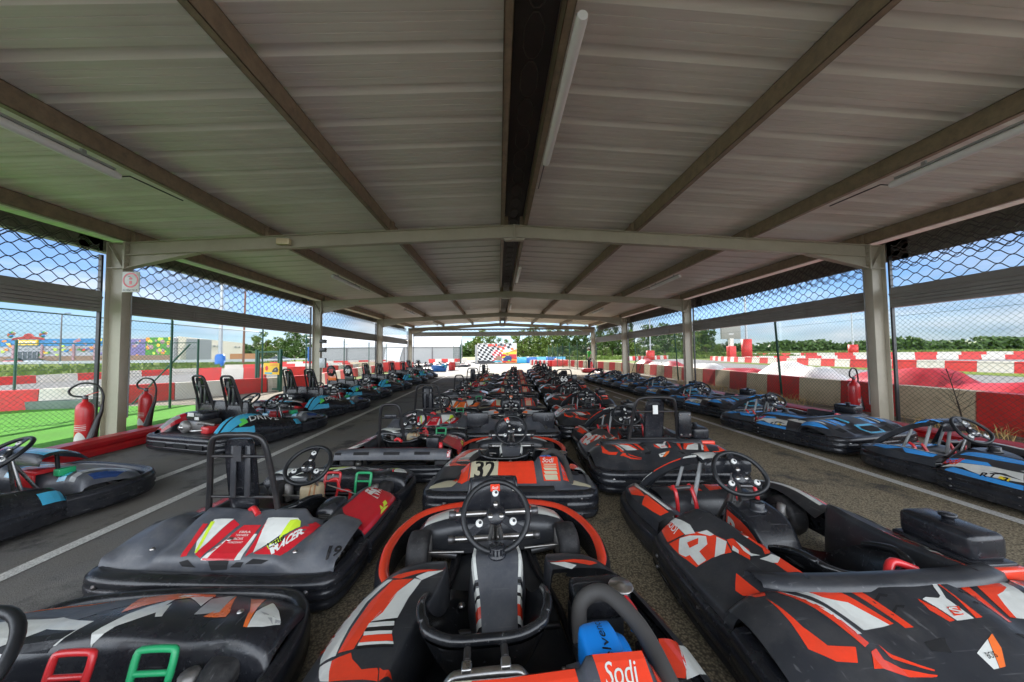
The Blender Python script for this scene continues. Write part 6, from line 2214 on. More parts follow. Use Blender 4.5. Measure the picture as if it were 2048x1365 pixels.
    for k in range(12):
        a = k * PI / 6
        mb.box((0.037 * math.cos(a), 0.04 + 0.037 * math.sin(a), 0.352), (0.008, 0.008, 0.026), 'plastic_black')
    mb.build('cap', tk)
    steering_wheel(t, 0.13, 0.475, 0.165, 50, 0.0, red)
    pedals(t, 0.60, 0.22, 0.17, ('plastic_dark', 'plastic_dark'), 0.8)
    # side pods
    ST = [(0.125, 0.42, 0.28, 0.35), (0.100, 0.50, 0.24, 0.85), (0.03, 0.580, 0.222, 1.0), (-0.10, 0.632, 0.240, 1.0), (-0.27, 0.668, 0.290, 1.0), (-0.45, 0.690, 0.340, 1.0), (-0.64, 0.695, 0.385, 1.0), (-0.80, 0.68, 0.41, 1.0)]
    for s in (-1, 1):
        rows = []
        for (y, xo, xi, k) in ST:
            rows.append([(s * (xo + 0.008), y, 0.085), (s * xo, y, 0.085 + 0.105 * k), (s * (xo - 0.06), y, 0.085 + 0.168 * k), (s * (xo * 0.62 + xi * 0.38), y, 0.085 + 0.208 * k), (s * (xi + 0.05), y, 0.085 + 0.218 * k), (s * (xi + 0.012), y, 0.085 + 0.19 * k), (s * xi, y, 0.07)])
        mb = MB()
        sf = Surf(rows, 4, 4)
        SURF['sprint_pod%d' % s] = sf
        if s < 0:
            sf.skin(mb, 'plastic_dark')
        else:   # engine bay is open on this side
            vs = [p for r_ in sf.P for p in r_]
            w_ = sf.nv + 1
            mb.add(vs, [(i * w_ + j, (i + 1) * w_ + j, (i + 1) * w_ + j + 1, i * w_ + j + 1) for i in range(sf.nu) for j in range(sf.nv) if not (i > 10 and j > 8)], 'plastic_dark', True)
        cm = {'W': wht, 'R': red, 'K': 'vinyl_black'}
        for m_, pts in TRACED['sprintL' if s < 0 else 'sprintR']:
            sf.decal(mb, pts, cm[m_])
        if s > 0:
            for m_, pts in TRACED['sprintL'][2:4]:
                sf.decal(mb, pts, cm[m_])
        sf.text(mb, 'KX 390', (4.3, 1.25) if s < 0 else (2.9, 1.25), (-1.5 * -s, 0.0), (0.0, 0.5), 'vinyl_red', shear=0.2)
        for u in (2.6, 6.2):
            p = sf.at(u, 1.3)
            mb.lathe([(0, 0.004), (0.016, 0.003), (0.016, -0.004)], 'plastic_dark', 10, Matrix.Translation(p) @ Matrix.Rotation(s * 1.1, 4, 'Y'))
        mb.build('side_pod', t)
        path = [(s * (xo + 0.012), y) for (y, xo, xi, k) in ST]
        if s > 0:
            path = path[::-1]
        bumper(t, 'side_bumper', path, prof=[(-0.04, 0.05), (0.0, 0.05), (0.012, 0.075), (0.0, 0.09), (0.01, 0.105), (0.004, 0.14), (-0.03, 0.145)])
    # engine bay, seat, rear hoop bar
    engine(t, 0.33, -0.52, 'engine_blue')
    mb = MB()
    mb.box((0.42, -0.20, 0.27), (0.24, 0.13, 0.11), 'plastic_black', bev=0.025)
    mb.box((0.40, -0.20, 0.15), (0.2, 0.12, 0.14), 'plastic_dark')
    mb.lathe([(0, 0.014), (0.02, 0.013), (0.022, 0.008), (0.045, 0.006), (0.05, 0)], 'steel', 14, Matrix.Translation((0.50, -0.24, 0.335)))
    mb.tube(catmull([(0.50, -0.27, 0.30), (0.515, -0.34, 0.28), (0.52, -0.44, 0.22)], 4), 0.02, 'paint_red', 10)
    mb.build('air_box', t)
    mb = MB()
    mb.box((0.55, -0.42, 0.16), (0.10, 0.14, 0.1), 'plastic_black', bev=0.01)
    mb.box((0.55, -0.50, 0.235), (0.16, 0.018, 0.012), 'steel')
    mb.box((0.53, -0.62, 0.21), (0.18, 0.10, 0.02), 'steel_dark')
    mb.tube(catmull([(0.5, -0.36, 0.26), (0.55, -0.38, 0.24), (0.58, -0.44, 0.22)], 4), 0.006, 'paint_red', 6)
    mb.tube(catmull([(0.49, -0.35, 0.25), (0.53, -0.39, 0.23), (0.55, -0.45, 0.21)], 4), 0.006, 'engine_blue', 6)
    mb.build('battery_bay', t)
    seat(t, -0.43, 0.375, 0.235, -0.06)
    mb = MB()
    mb.tube(catmull([(-0.27, -0.60, 0.10), (-0.22, -0.57, 0.24), (-0.17, -0.555, 0.315), (-0.13, -0.55, 0.325), (0.01, -0.55, 0.325), (0.05, -0.555, 0.315), (0.10, -0.57, 0.24), (0.15, -0.60, 0.10)], 4), 0.0165, 'steel', 12)
    for x in (-0.12, 0.0):
        mb.box((x, -0.54, 0.33), (0.032, 0.036, 0.042), 'steel', bev=0.006)
        mb.tube([(x, -0.52, 0.34), (x, -0.46, 0.33)], 0.012, 'steel_dark', 8)
    mb.build('seat_bar', t)
    # rear deck
    mb = MB()
    XS = [(-0.665, 0), (-0.60, 0), (-0.47, 0.0), (-0.40, 0.45), (-0.35, 0.9), (-0.30, 1), (0.0, 0.93), (0.19, 1.0), (0.215, 1.0), (0.235, 1.35), (0.40, 1.35), (0.425, 0.95), (0.49, 0.05), (0.60, 0), (0.665, 0)]
    rows = []
    for x, k in XS:
        e = (abs(x) / 0.665) ** 4
        rows.append([(x, -0.575 + 0.02 * k, 0.20), (x, -0.60, 0.268 + 0.095 * k - 0.02 * e), (x, -0.66, 0.272 + 0.092 * k - 0.02 * e), (x, -0.76, 0.268 + 0.05 * k - 0.02 * e), (x, -0.845, 0.262 + 0.012 * k - 0.015 * e), (x, -0.90 + 0.03 * e, 0.250 - 0.01 * e), (x, -0.935 + 0.05 * e, 0.222)])
    sf = Surf(rows, 2, 3, smooth_u=False)
    SURF['sprint_deck'] = sf
    sf.skin(mb, 'plastic_grey')
    if not flaps:
        sf.decal(mb, [(4.3, 1.0), (7.2, 1.0), (7.75, 4.0), (4.9, 4.0), (4.3, 3.6)], red)
        sf.decal(mb, [(2.15, 1.2), (4.1, 1.0), (4.15, 3.6), (3.2, 3.9), (2.6, 3.0)], red)
        sf.decal(mb, [(0.45, 3.7), (1.7, 2.7), (2.7, 3.3), (2.1, 4.2), (0.45, 4.5)], crm)
        sf.decal(mb, [(2.0, 2.9), (2.6, 2.7), (3.1, 3.7), (2.75, 3.55)], red)
        sf.decal(mb, [(9.05, 0.7), (10.0, 0.7), (10.0, 3.8), (9.2, 3.8)], red)
        sf.decal(mb, [(10.8, 1.0), (11.9, 1.0), (12.2, 3.4), (11.0, 3.6)], red)
        sf.decal(mb, [(13.55, 3.9), (12.3, 3.0), (11.6, 3.5), (12.0, 3.9), (13.5, 4.5)], crm)
        for a, b in ((2.38, 2.46), (2.53, 2.61), (2.68, 2.88), (2.95, 3.2), (3.25, 3.72)):
            sf.decal(mb, [(9.22, a), (9.86, a), (9.9, b), (9.3, b)], crm, off=0.003)
        sf.text(mb, 'Sodi', (9.2, 2.25), (0.6, 0.0), (0, -0.6), wht, shear=0.3, bold=0.005)
        if plate:
            sf.decal(mb, [(4.30, 1.15), (5.66, 1.15), (5.66, 3.75), (4.70, 3.75), (4.50, 3.5)], crm, off=0.003)
            sf.text(mb, number, (5.02, 3.45), (0.56, 0.0), (0.0, -2.0), 'vinyl_black', bold=0.025, off=0.0045)
        else:
            sf.decal(mb, [(4.72, 1.2), (5.6, 1.2), (5.6, 3.55), (5.02, 3.55), (4.85, 3.3)], crm, off=0.003)
    mb.build('rear_deck', t)
    if flaps:
        for s in (-1, 1):
            mb = MB()
            mb.box((s * 0.46, -0.72, 0.36), (0.30, 0.03, 0.24), 'plastic_black', Matrix.Translation((0, 0, 0)), bev=0.012)
            mb.add([(s * 0.40, -0.69, 0.49), (s * 0.22, -0.62, 0.50), (s * 0.16, -0.55, 0.44), (s * 0.36, -0.62, 0.42)], [(0, 1, 2, 3)], wht)
            mb.add([(s * 0.30, -0.655, 0.5025), (s * 0.22, -0.62, 0.5025), (s * 0.17, -0.56, 0.4455), (s * 0.26, -0.59, 0.437)], [(0, 1, 2, 3)], red)
            if s > 0:
                mb.text('13', (0.50, -0.737, 0.40), (1, 0, 0), (0, 0, 1), 0.07, 'plastic_grey')
            mb.build('rear_flap', t)

    def rb(mb):
        bolts(mb, [(-0.50, -0.953, 0.17), (-0.50, -0.953, 0.085), (0.54, -0.953, 0.20), (0.54, -0.953, 0.085)], 0.018, 'steel_dark')
        mb.box((0.32, -0.966, 0.165), (0.22, 0.004, 0.022), 'void_black')
        mb.box((-0.22, -0.966, 0.145), (0.26, 0.004, 0.05), 'void_black')
        for s in (-1, 1):
            mb.box((s * 0.16 + 0.03, -0.905, 0.25), (0.30, 0.05, 0.04), 'void_black')
    bumper(t, 'rear_bumper', [(-0.655, -0.50), (-0.685, -0.66), (-0.690, -0.80), (-0.665, -0.90), (-0.58, -0.948), (-0.3, -0.957), (0, -0.958), (0.3, -0.957), (0.58, -0.948), (0.665, -0.90), (0.690, -0.80), (0.685, -0.66), (0.655, -0.50)], extra=rb)
    return t


# ------------------------------------------------------------------ the full bodied karts of the right row and the blue rank
def body_kart(label, pal, name='bodied_kart', hoop=False, plate66=False, blue=False, number=None):
    c1, c2, c3, acc = pal       # main, white, black, accent
    t = thing('bodied_kart', label, 'kart')
    tray(t, -0.35, 0.86, 0.34, 0.30, 0.05)
    chassis(t, 0.31, -0.85, 0.66)
    for s in (-1, 1):
        wheel(t, s * 0.47, 0.52, 0.128, 0.125, s)
        wheel(t, s * 0.50, -0.58, 0.138, 0.19, s)
    bumper(t, 'front_bumper', [(0.64, 0.14), (0.665, 0.32), (0.665, 0.50), (0.655, 0.66), (0.625, 0.80), (0.52, 0.90), (0.30, 0.955), (0, 0.97), (-0.30, 0.955), (-0.52, 0.90), (-0.625, 0.80), (-0.655, 0.66), (-0.665, 0.50), (-0.665, 0.32), (-0.64, 0.14)],
           prof=[(-0.07, 0.05), (-0.01, 0.045), (0.006, 0.08), (-0.004, 0.10), (0.008, 0.12), (0.004, 0.165), (-0.012, 0.195), (-0.04, 0.205), (-0.065, 0.19)])
    # nose floor between wheels and the outer nose strips
    mb = MB()
    rows = []
    for x, k in ((-0.36, 0.0), (-0.28, 0.7), (-0.14, 1), (0, 1.05), (0.14, 1), (0.28, 0.7), (0.36, 0.0)):
        rows.append([(x, 0.93 - 0.05 * (1 - k), 0.12), (x, 0.90, 0.18), (x, 0.80, 0.21 + 0.03 * k), (x, 0.66, 0.20 + 0.02 * k), (x, 0.60, 0.10)])
    sf = Surf(rows, 2, 3)
    sf.skin(mb, 'plastic_dark')
    sf.decal(mb, [(1.4, 1.3), (2.6, 1.3), (2.8, 2.7), (1.2, 2.5)], c1)
    sf.decal(mb, [(3.4, 1.3), (4.6, 1.3), (4.8, 2.5), (3.2, 2.7)], c1)
    mb.build('nose', t)
    for s in (-1, 1):
        mb = MB()
        rows = [[(s * 0.42, 0.93, 0.205), (s * 0.46, 0.915, 0.225), (s * 0.52, 0.895, 0.215)],
                [(s * 0.44, 0.80, 0.24), (s * 0.51, 0.80, 0.262), (s * 0.58, 0.80, 0.235)],
                [(s * 0.47, 0.66, 0.265), (s * 0.545, 0.66, 0.295), (s * 0.62, 0.66, 0.26)],
                [(s * 0.45, 0.48, 0.275), (s * 0.54, 0.48, 0.312), (s * 0.63, 0.48, 0.27)],
                [(s * 0.39, 0.22, 0.25), (s * 0.50, 0.22, 0.30), (s * 0.61, 0.22, 0.26)]]
        sf = Surf(rows, 4, 3)
        sf.skin(mb, 'plastic_dark')
        sf.decal(mb, [(0.3, 0.9), (1.6, 0.7), (3.7, 0.8), (3.7, 1.05), (1.6, 1.1)], c2)
        sf.decal(mb, [(1.6, 1.2), (2.4, 1.15), (3.0, 1.3), (2.4, 1.9), (1.5, 1.7)], c1)
        sf.decal(mb, [(2.9, 1.15), (3.8, 1.15), (3.8, 1.6), (3.2, 1.9)], c1)
        sf.decal(mb, [(0.4, 1.15), (1.3, 1.2), (1.2, 1.6)], c2)
        vs = [sf.P[i][sf.nv] for i in range(sf.nu + 1)] + [sf.P[i][sf.nv] + Vector((s * 0.012, 0, -0.07)) for i in range(sf.nu + 1)]
        n_ = sf.nu + 1
        mb.add(vs, [(i, i + 1, n_ + i + 1, n_ + i) for i in range(sf.nu)], 'plastic_dark', True)
        mb.build('nose_strip', t)
    # arched fairing that carries the number panel
    for s in (-1, 1):
        mb = MB()
        A = [(0.40, 0.88, 0.20, 0.075), (0.36, 0.81, 0.31, 0.075), (0.27, 0.71, 0.43, 0.07), (0.18, 0.61, 0.515, 0.065), (0.12, 0.53, 0.55, 0.06)]
        rows = []
        for (x, y, z, w) in A:
            rows.append([(s * (x - w * 0.2), y + 0.01, z - 0.05), (s * (x - w * 0.7), y, z + 0.0), (s * (x - w * 0.45), y - 0.012, z + 0.022), (s * (x + w * 0.45), y - 0.008, z + 0.014), (s * (x + w * 0.7), y + 0.01, z - 0.008), (s * (x + w * 0.35), y + 0.02, z - 0.055)])
        sf = Surf(rows, 4, 2)
        sf.skin(mb, 'plastic_dark')
        if blue:
            sf.decal(mb, [(0.5, 2.0), (2.0, 2.0), (2.0, 3.0), (0.5, 3.0)], c1)
            sf.decal(mb, [(3.0, 2.0), (3.7, 2.0), (3.7, 4.0), (3.0, 4.0)], c1)
        else:
            sf.decal(mb, [(0.2, 1.2), (1.2, 1.2), (1.4, 3.9), (0.3, 3.9)], c2)
            sf.decal(mb, [(1.3, 1.1), (2.7, 1.1), (2.9, 4.0), (1.5, 4.0)], c1)
            sf.decal(mb, [(2.85, 1.1), (3.9, 1.1), (3.9, 3.9), (3.05, 3.9)], c2)
        mb.tube([(s * 0.15, 0.62, 0.18), (s * 0.12, 0.56, 0.50)], 0.014, 'vinyl_grey', 8)
        mb.tube([(s * 0.22, 0.74, 0.20), (s * 0.20, 0.66, 0.44)], 0.012, 'vinyl_grey', 8)
        mb.build('fairing_arm', t)
    mb = MB()
    rows = []
    for x, k in ((-0.165, 0.0), (-0.15, 0.8), (-0.06, 1), (0.06, 1), (0.15, 0.8), (0.165, 0.0)):
        rows.append([(x, 0.66, 0.48 + 0.01 * k), (x, 0.62, 0.53 + 0.015 * k), (x, 0.54, 0.55 + 0.02 * k), (x, 0.46, 0.535 + 0.02 * k), (x, 0.44, 0.515), (x, 0.445, 0.46)])
    sf = Surf(rows, 2, 2)
    sf.skin(mb, 'plastic_black')
    if blue:
        sf.decal(mb, [(0.7, 1.2), (1.5, 1.2), (1.5, 2.9), (0.7, 2.9)], c1)
    else:
        sf.decal(mb, [(0.6, 1.1), (2.2, 1.1), (2.2, 2.9), (0.6, 2.9)], c2)
        if number:
            sf.text(mb, number, (2.6, 2.6), (1.2, 0), (0, -0.9), 'paper_white')
    mb.build('number_panel', t)
    # side pods
    ST = [(0.205, 0.600, 0.46, 0.30), (0.180, 0.645, 0.405, 0.90), (0.11, 0.662, 0.375, 1.04), (-0.02, 0.675, 0.345, 1.05), (-0.18, 0.682, 0.335, 1.05), (-0.34, 0.684, 0.335, 1.08), (-0.50, 0.680, 0.34, 1.12)]
    for s in (-1, 1):
        rows = []
        for (y, xo, xi, k) in ST:
            rows.append([(s * (xo - 0.008), y, 0.10), (s * xo, y, 0.10 + 0.10 * k), (s * (xo - 0.03), y, 0.10 + 0.145 * k), (s * (xo * 0.55 + xi * 0.45), y, 0.10 + 0.215 * k), (s * (xi + 0.05), y, 0.10 + 0.255 * k), (s * (xi + 0.012), y, 0.10 + 0.24 * k), (s * xi, y, 0.06)])
        mb = MB()
        sf = Surf(rows, 4, 3)
        SURF['body_pod%d' % s] = sf
        sf.skin(mb, 'plastic_dark')
        DEC_POD(sf, mb, s, pal, blue)
        mb.build('side_pod', t)
        path = [(s * (xo + 0.014), y) for (y, xo, xi, k) in ST[1:]] + [(s * 0.70, -0.58), (s * 0.70, -0.66)]
        if s > 0:
            path = path[::-1]

        def sx(mb, s=s):
            for yy in (0.08, -0.30):
                for zz in (0.09, 0.15):
                    bolts(mb, [(s * 0.697, yy, zz)], 0.009, 'steel_dark', 'x', s)
        bumper(t, 'side_bumper', path, prof=[(-0.05, 0.045), (0.0, 0.045), (0.014, 0.07), (0.0, 0.085), (0.014, 0.10), (0.012, 0.135), (-0.002, 0.15), (0.01, 0.165), (0.002, 0.20), (-0.03, 0.215)], extra=sx)
    # rear deck with fenders
    XS = [0.0, 0.14, 0.20, 0.34, 0.42, 0.50, 0.60, 0.665, 0.69]
    YS = [-0.47, -0.495, -0.54, -0.62, -0.72, -0.82, -0.905, -0.965]
    ZC = [0.24, 0.375, 0.392, 0.378, 0.35, 0.305, 0.268, 0.236]
    ZF = [0.22, 0.335, 0.365, 0.372, 0.352, 0.312, 0.272, 0.236]
    rows = []
    for x in [-v for v in XS[:0:-1]] + XS:
        a = abs(x)
        r_ = []
        for y, zc, zf in zip(YS, ZC, ZF):
            z = zc if a < 0.17 else zc - 0.022 if a < 0.4 else zf
            if a > 0.45:
                z -= 0.02 * ((a - 0.45) / 0.2)
            if a > 0.62:
                z -= 0.05 * ((a - 0.62) / 0.07)
            yy = y + (0.035 * max(0, a - 0.45) / 0.2 if y < -0.85 else 0.0)
            if y > -0.51:
                yy = y - 0.04 * (1 - min(1, a / 0.5)) + 0.02
            r_.append((x, yy, z))
        rows.append(r_)
    mb = MB()
    sf = Surf(rows, 2, 4, smooth_u=True)
    SURF['body_deck'] = sf
    sf.skin(mb, 'plastic_dark')
    DEC_DECK(sf, mb, pal, blue)
    mb.build('rear_deck', t)
    mb = MB()
    P = catmull([(-0.53, -0.42, 0.365), (-0.46, -0.475, 0.392), (-0.25, -0.51, 0.405), (0, -0.52, 0.41), (0.25, -0.51, 0.405), (0.46, -0.475, 0.392), (0.53, -0.42, 0.365)], 4)
    vs = []
    for p in P:
        vs += [(p[0], p[1] + 0.052, p[2] - 0.07), (p[0], p[1] + 0.048, p[2] - 0.016), (p[0], p[1] + 0.030, p[2] - 0.004), (p[0] * 0.985, p[1] - 0.035, p[2] - 0.006), (p[0] * 0.98, p[1] - 0.045, p[2] - 0.03)]
    mb.add(vs, [(i * 5 + k, (i + 1) * 5 + k, (i + 1) * 5 + k + 1, i * 5 + k + 1) for i in range(len(P) - 1) for k in range(4)], 'plastic_dark', True)
    mb.build('cockpit_rim', t)

    def rb(mb):
        bolts(mb, [(-0.56, -0.972, 0.175), (-0.56, -0.972, 0.085), (0.56, -0.972, 0.175), (0.56, -0.972, 0.085)], 0.018, 'steel')
        for x in (-0.34, 0.34):
            mb.box((x, -0.998, 0.165), (0.26, 0.004, 0.02), 'void_black')
            mb.box((x, -0.998, 0.095), (0.2, 0.004, 0.03), 'void_black')
    bumper(t, 'rear_bumper', [(-0.70, -0.52), (-0.715, -0.70), (-0.705, -0.85), (-0.65, -0.945), (-0.5, -0.985), (-0.25, -0.99), (0, -0.99), (0.25, -0.99), (0.5, -0.985), (0.65, -0.945), (0.705, -0.85), (0.715, -0.70), (0.70, -0.52)], extra=rb)
    # cockpit
    seat(t, -0.41, 0.375, 0.225, 0.0)
    mb = MB()
    rows = []
    for (y, zt, hw) in ((0.34, 0.20, 0.09), (0.32, 0.325, 0.11), (0.24, 0.335, 0.12), (0.12, 0.31, 0.12), (0.04, 0.24, 0.11), (-0.02, 0.15, 0.10)):
        rows.append([(-hw - 0.03, y, 0.06), (-hw - 0.006, y, zt - 0.03), (-hw + 0.02, y, zt - 0.004), (0, y, zt), (hw - 0.02, y, zt - 0.004), (hw + 0.006, y, zt - 0.03), (hw + 0.03, y, 0.06)])
    sf = Surf(rows, 3, 2)
    sf.skin(mb, 'plastic_black')
    for a, b, c, d in ((0.15, 0.92, 1, 1), (5.85, 5.08, -1, -1)):
        sf.decal(mb, [(1.4, a), (4.4, a), (4.4, b), (1.4, b)], c1 if not blue else c3)
    if not blue:
        sf.text(mb, 'Rtx', (1.6, 0.3), (2.2, 0), (0, 0.5), c2, bold=0.03)
    tk = mb.build('fuel_tank', t)
    mb = MB()
    mb.lathe([(0.05, 0.0), (0.05, 0.012), (0.04, 0.016), (0.04, 0.046), (0.034, 0.052), (0, 0.052)], 'plastic_black', 18, Matrix.Translation((0.0, 0.20, 0.325)))
    mb.build('cap', tk)
    mb = MB()
    mb.tube(catmull([(-0.12, 0.05, 0.20), (-0.14, 0.0, 0.22), (-0.15, -0.05, 0.21)], 3), 0.014, 'paint_red', 8)
    mb.build('strap', t)
    mb = MB()
    mb.tube(catmull([(0.02, -0.46, 0.37), (0.08, -0.43, 0.40), (0.16, -0.45, 0.375)], 4), 0.016, 'paint_red', 8)
    mb.build('strap', t)
    steering_wheel(t, 0.33, 0.475, 0.168, 50, 0.35)
    for s in (-1, 1):
        mb = MB()
        mb.tube([(s * 0.17, 0.62, 0.30), (s * 0.30, 0.60, 0.30)] if s < 0 else [(0.17, 0.62, 0.30), (0.30, 0.60, 0.30)], 0.016, 'steel_dark', 8)
        mb.tube(catmull([(s * 0.17, 0.64, 0.31), (s * 0.165, 0.60, 0.28), (s * 0.16, 0.56, 0.18), (s * 0.16, 0.58, 0.08)], 3), 0.014, 'paint_red', 8)
        mb.tube(catmull([(s * 0.30, 0.62, 0.31), (s * 0.30, 0.58, 0.28), (s * 0.30, 0.56, 0.18), (s * 0.30, 0.58, 0.08)], 3), 0.014, 'paint_red', 8)
        mb.build('pedal', t)
    # tank box on the right flank
    mb = MB()
    T = Matrix.Translation((0.53, -0.30, 0.0))
    rows = [[(0.07 * a + 0.0, yy * 0.5, 0) for a in (-1, 1)] for yy in (0, 1)]
    mb.box((0.0, 0, 0.435), (0.17, 0.27, 0.12), 'plastic_black', T, bev=0.028, seg=3)
    mb.box((0.0, 0, 0.372), (0.20, 0.30, 0.022), 'plastic_black', T, bev=0.008)
    mb.lathe([(0.02, 0.49), (0.02, 0.51), (0.03, 0.512), (0.03, 0.524), (0, 0.526)], 'plastic_black', 12, T)
    mb.box((0.02, -0.15, 0.33), (0.20, 0.04, 0.08), c1 if not blue else 'plastic_dark', T, bev=0.012)
    mb.box((0.0, 0, 0.32), (0.16, 0.26, 0.10), 'plastic_dark', T)
    mb.build('tank_box', t)
    if hoop:
        roll_hoop(t, -0.46, 0.32, 0.84, 0.21, plate66)
    return t


def DEC_POD(sf, mb, s, pal, blue):
    c1, c2, c3, acc = pal
    cm = {'W': c2, 'R': c1, 'R2': c1, 'B': c1, 'Y': 'vinyl_yellow'}
    for m_, pts in TRACED['bluepod' if blue else 'rtxpod']:
        sf.decal(mb, pts, cm[m_], off=0.0022 if m_ in ('R2', 'Y') else 0.0028 if m_ == 'W' and not blue else 0.0015)
        if m_ == 'R2':
            sf.decal(mb, pts, cm[m_], off=0.0036)
    if not blue:
        if s < 0:
            sf.text(mb, 'SODI', (1.5, 2.45), (1.0, -0.1), (-0.12, 0.32), 'paper_white', bold=0.01, off=0.004)
    else:
        for k, (txt, m_) in enumerate((('Sodi', 'vinyl_red'), ('RT', 'vinyl_black'), ('3', 'vinyl_black'))):
            p, q, r = TRACED['btext'][k][1]
            if k == 0:
                p, q, r = (1.05, 2.05), (2.35, 2.25), (1.05, 2.75)
            if s > 0:
                p, q, r = q, p, (q[0] + r[0] - p[0], q[1] + r[1] - p[1])
            sf.text(mb, txt, p, (q[0] - p[0], q[1] - p[1]), (r[0] - p[0], r[1] - p[1]), m_, shear=0.3 if k == 0 else 0.15, bold=0.02, off=0.004)
        sf.decal(mb, [(1.8, 3.3), (4.2, 3.5), (5.8, 3.3), (5.8, 3.8), (3.0, 4.2), (1.9, 4.0)], c1)
        sf.decal(mb, [(4.3, 2.9), (5.9, 2.6), (5.9, 2.95), (4.8, 3.2)], c2)


def DEC_DECK(sf, mb, pal, blue):
    c1, c2, c3, acc = pal
    n = 16
    cm = {'W': c2, 'R': c1, 'R2': c1, 'V': 'void_black', 'O': 'vinyl_orange'}
    for s in (0, 1):
        def q(pts):
            return [((n - u if s else u), v) for u, v in pts]
        if not blue:
            for m_, pts in TRACED['rtxdeck']:
                sf.decal(mb, q(pts), cm[m_])
            sf.decal(mb, q([(1.9, 1.3), (2.6, 1.3), (2.4, 1.75), (2.0, 1.7)]), c1)
        else:
            sf.decal(mb, q([(0.9, 1.4), (2.2, 1.35), (2.4, 3.0), (1.9, 4.6), (1.1, 3.4)]), c1)
            sf.decal(mb, q([(2.4, 1.35), (2.9, 1.35), (2.9, 3.4), (2.5, 4.0)]), c2)
            sf.decal(mb, q([(3.2, 1.35), (4.0, 1.35), (4.3, 4.2), (3.5, 4.4)]), c1)
            sf.decal(mb, q([(4.2, 1.4), (4.5, 1.4), (4.8, 4.2), (4.55, 4.2)]), c2)
            sf.decal(mb, q([(5.0, 1.45), (5.9, 1.45), (5.9, 4.0), (5.2, 4.2)]), c1)
            sf.decal(mb, q([(6.3, 1.5), (7.0, 1.5), (7.1, 3.9), (6.6, 4.0)]), acc)
            sf.decal(mb, q([(4.6, 4.75), (5.9, 4.75), (5.9, 5.7), (4.9, 5.7)]), 'void_black')
            sf.decal(mb, q([(2.4, 4.9), (3.6, 4.8), (3.8, 5.6), (2.8, 5.7)]), 'void_black')
            if s:
                sf.text(mb, 'SODI', (9.2, 3.4), (0.9, 0), (0, -0.6), 'paper_white', shear=0.2)
                sf.decal(mb, [(4.3, 2.6), (4.7, 2.6), (4.75, 3.1), (4.35, 3.1)], 'vinyl_yellow', off=0.003)
    if blue:
        sf.decal(mb, [(6.9, 4.4), (9.1, 4.4), (9.4, 5.2), (8.9, 6.3), (7.1, 6.3), (6.6, 5.2)], acc)
        sf.decal(mb, [(7.2, 4.75), (8.8, 4.75), (9.0, 5.2), (8.65, 5.95), (7.35, 5.95), (7.0, 5.2)], 'void_black', off=0.003)
    else:
        for m_, pts in TRACED['rtxdeckC']:
            sf.decal(mb, pts, cm[m_], off=0.0032 if m_ == 'R2' else 0.0022 if m_ == 'O' else 0.0015)
        pts = TRACED['rtxdeckC'][3][1]
        c = (sum(p[0] for p in pts) / 4, sum(p[1] for p in pts) / 4)
        sf.text(mb, 'S', (c[0] - 0.12, c[1] + 0.1), (0.24, 0.0), (0.0, -0.22), c2, bold=0.03, off=0.0045)
        sf.text(mb, 'BOIS', (7.62, 4.62), (0.24, -0.03), (0.03, -0.14), 'vinyl_black', off=0.004)


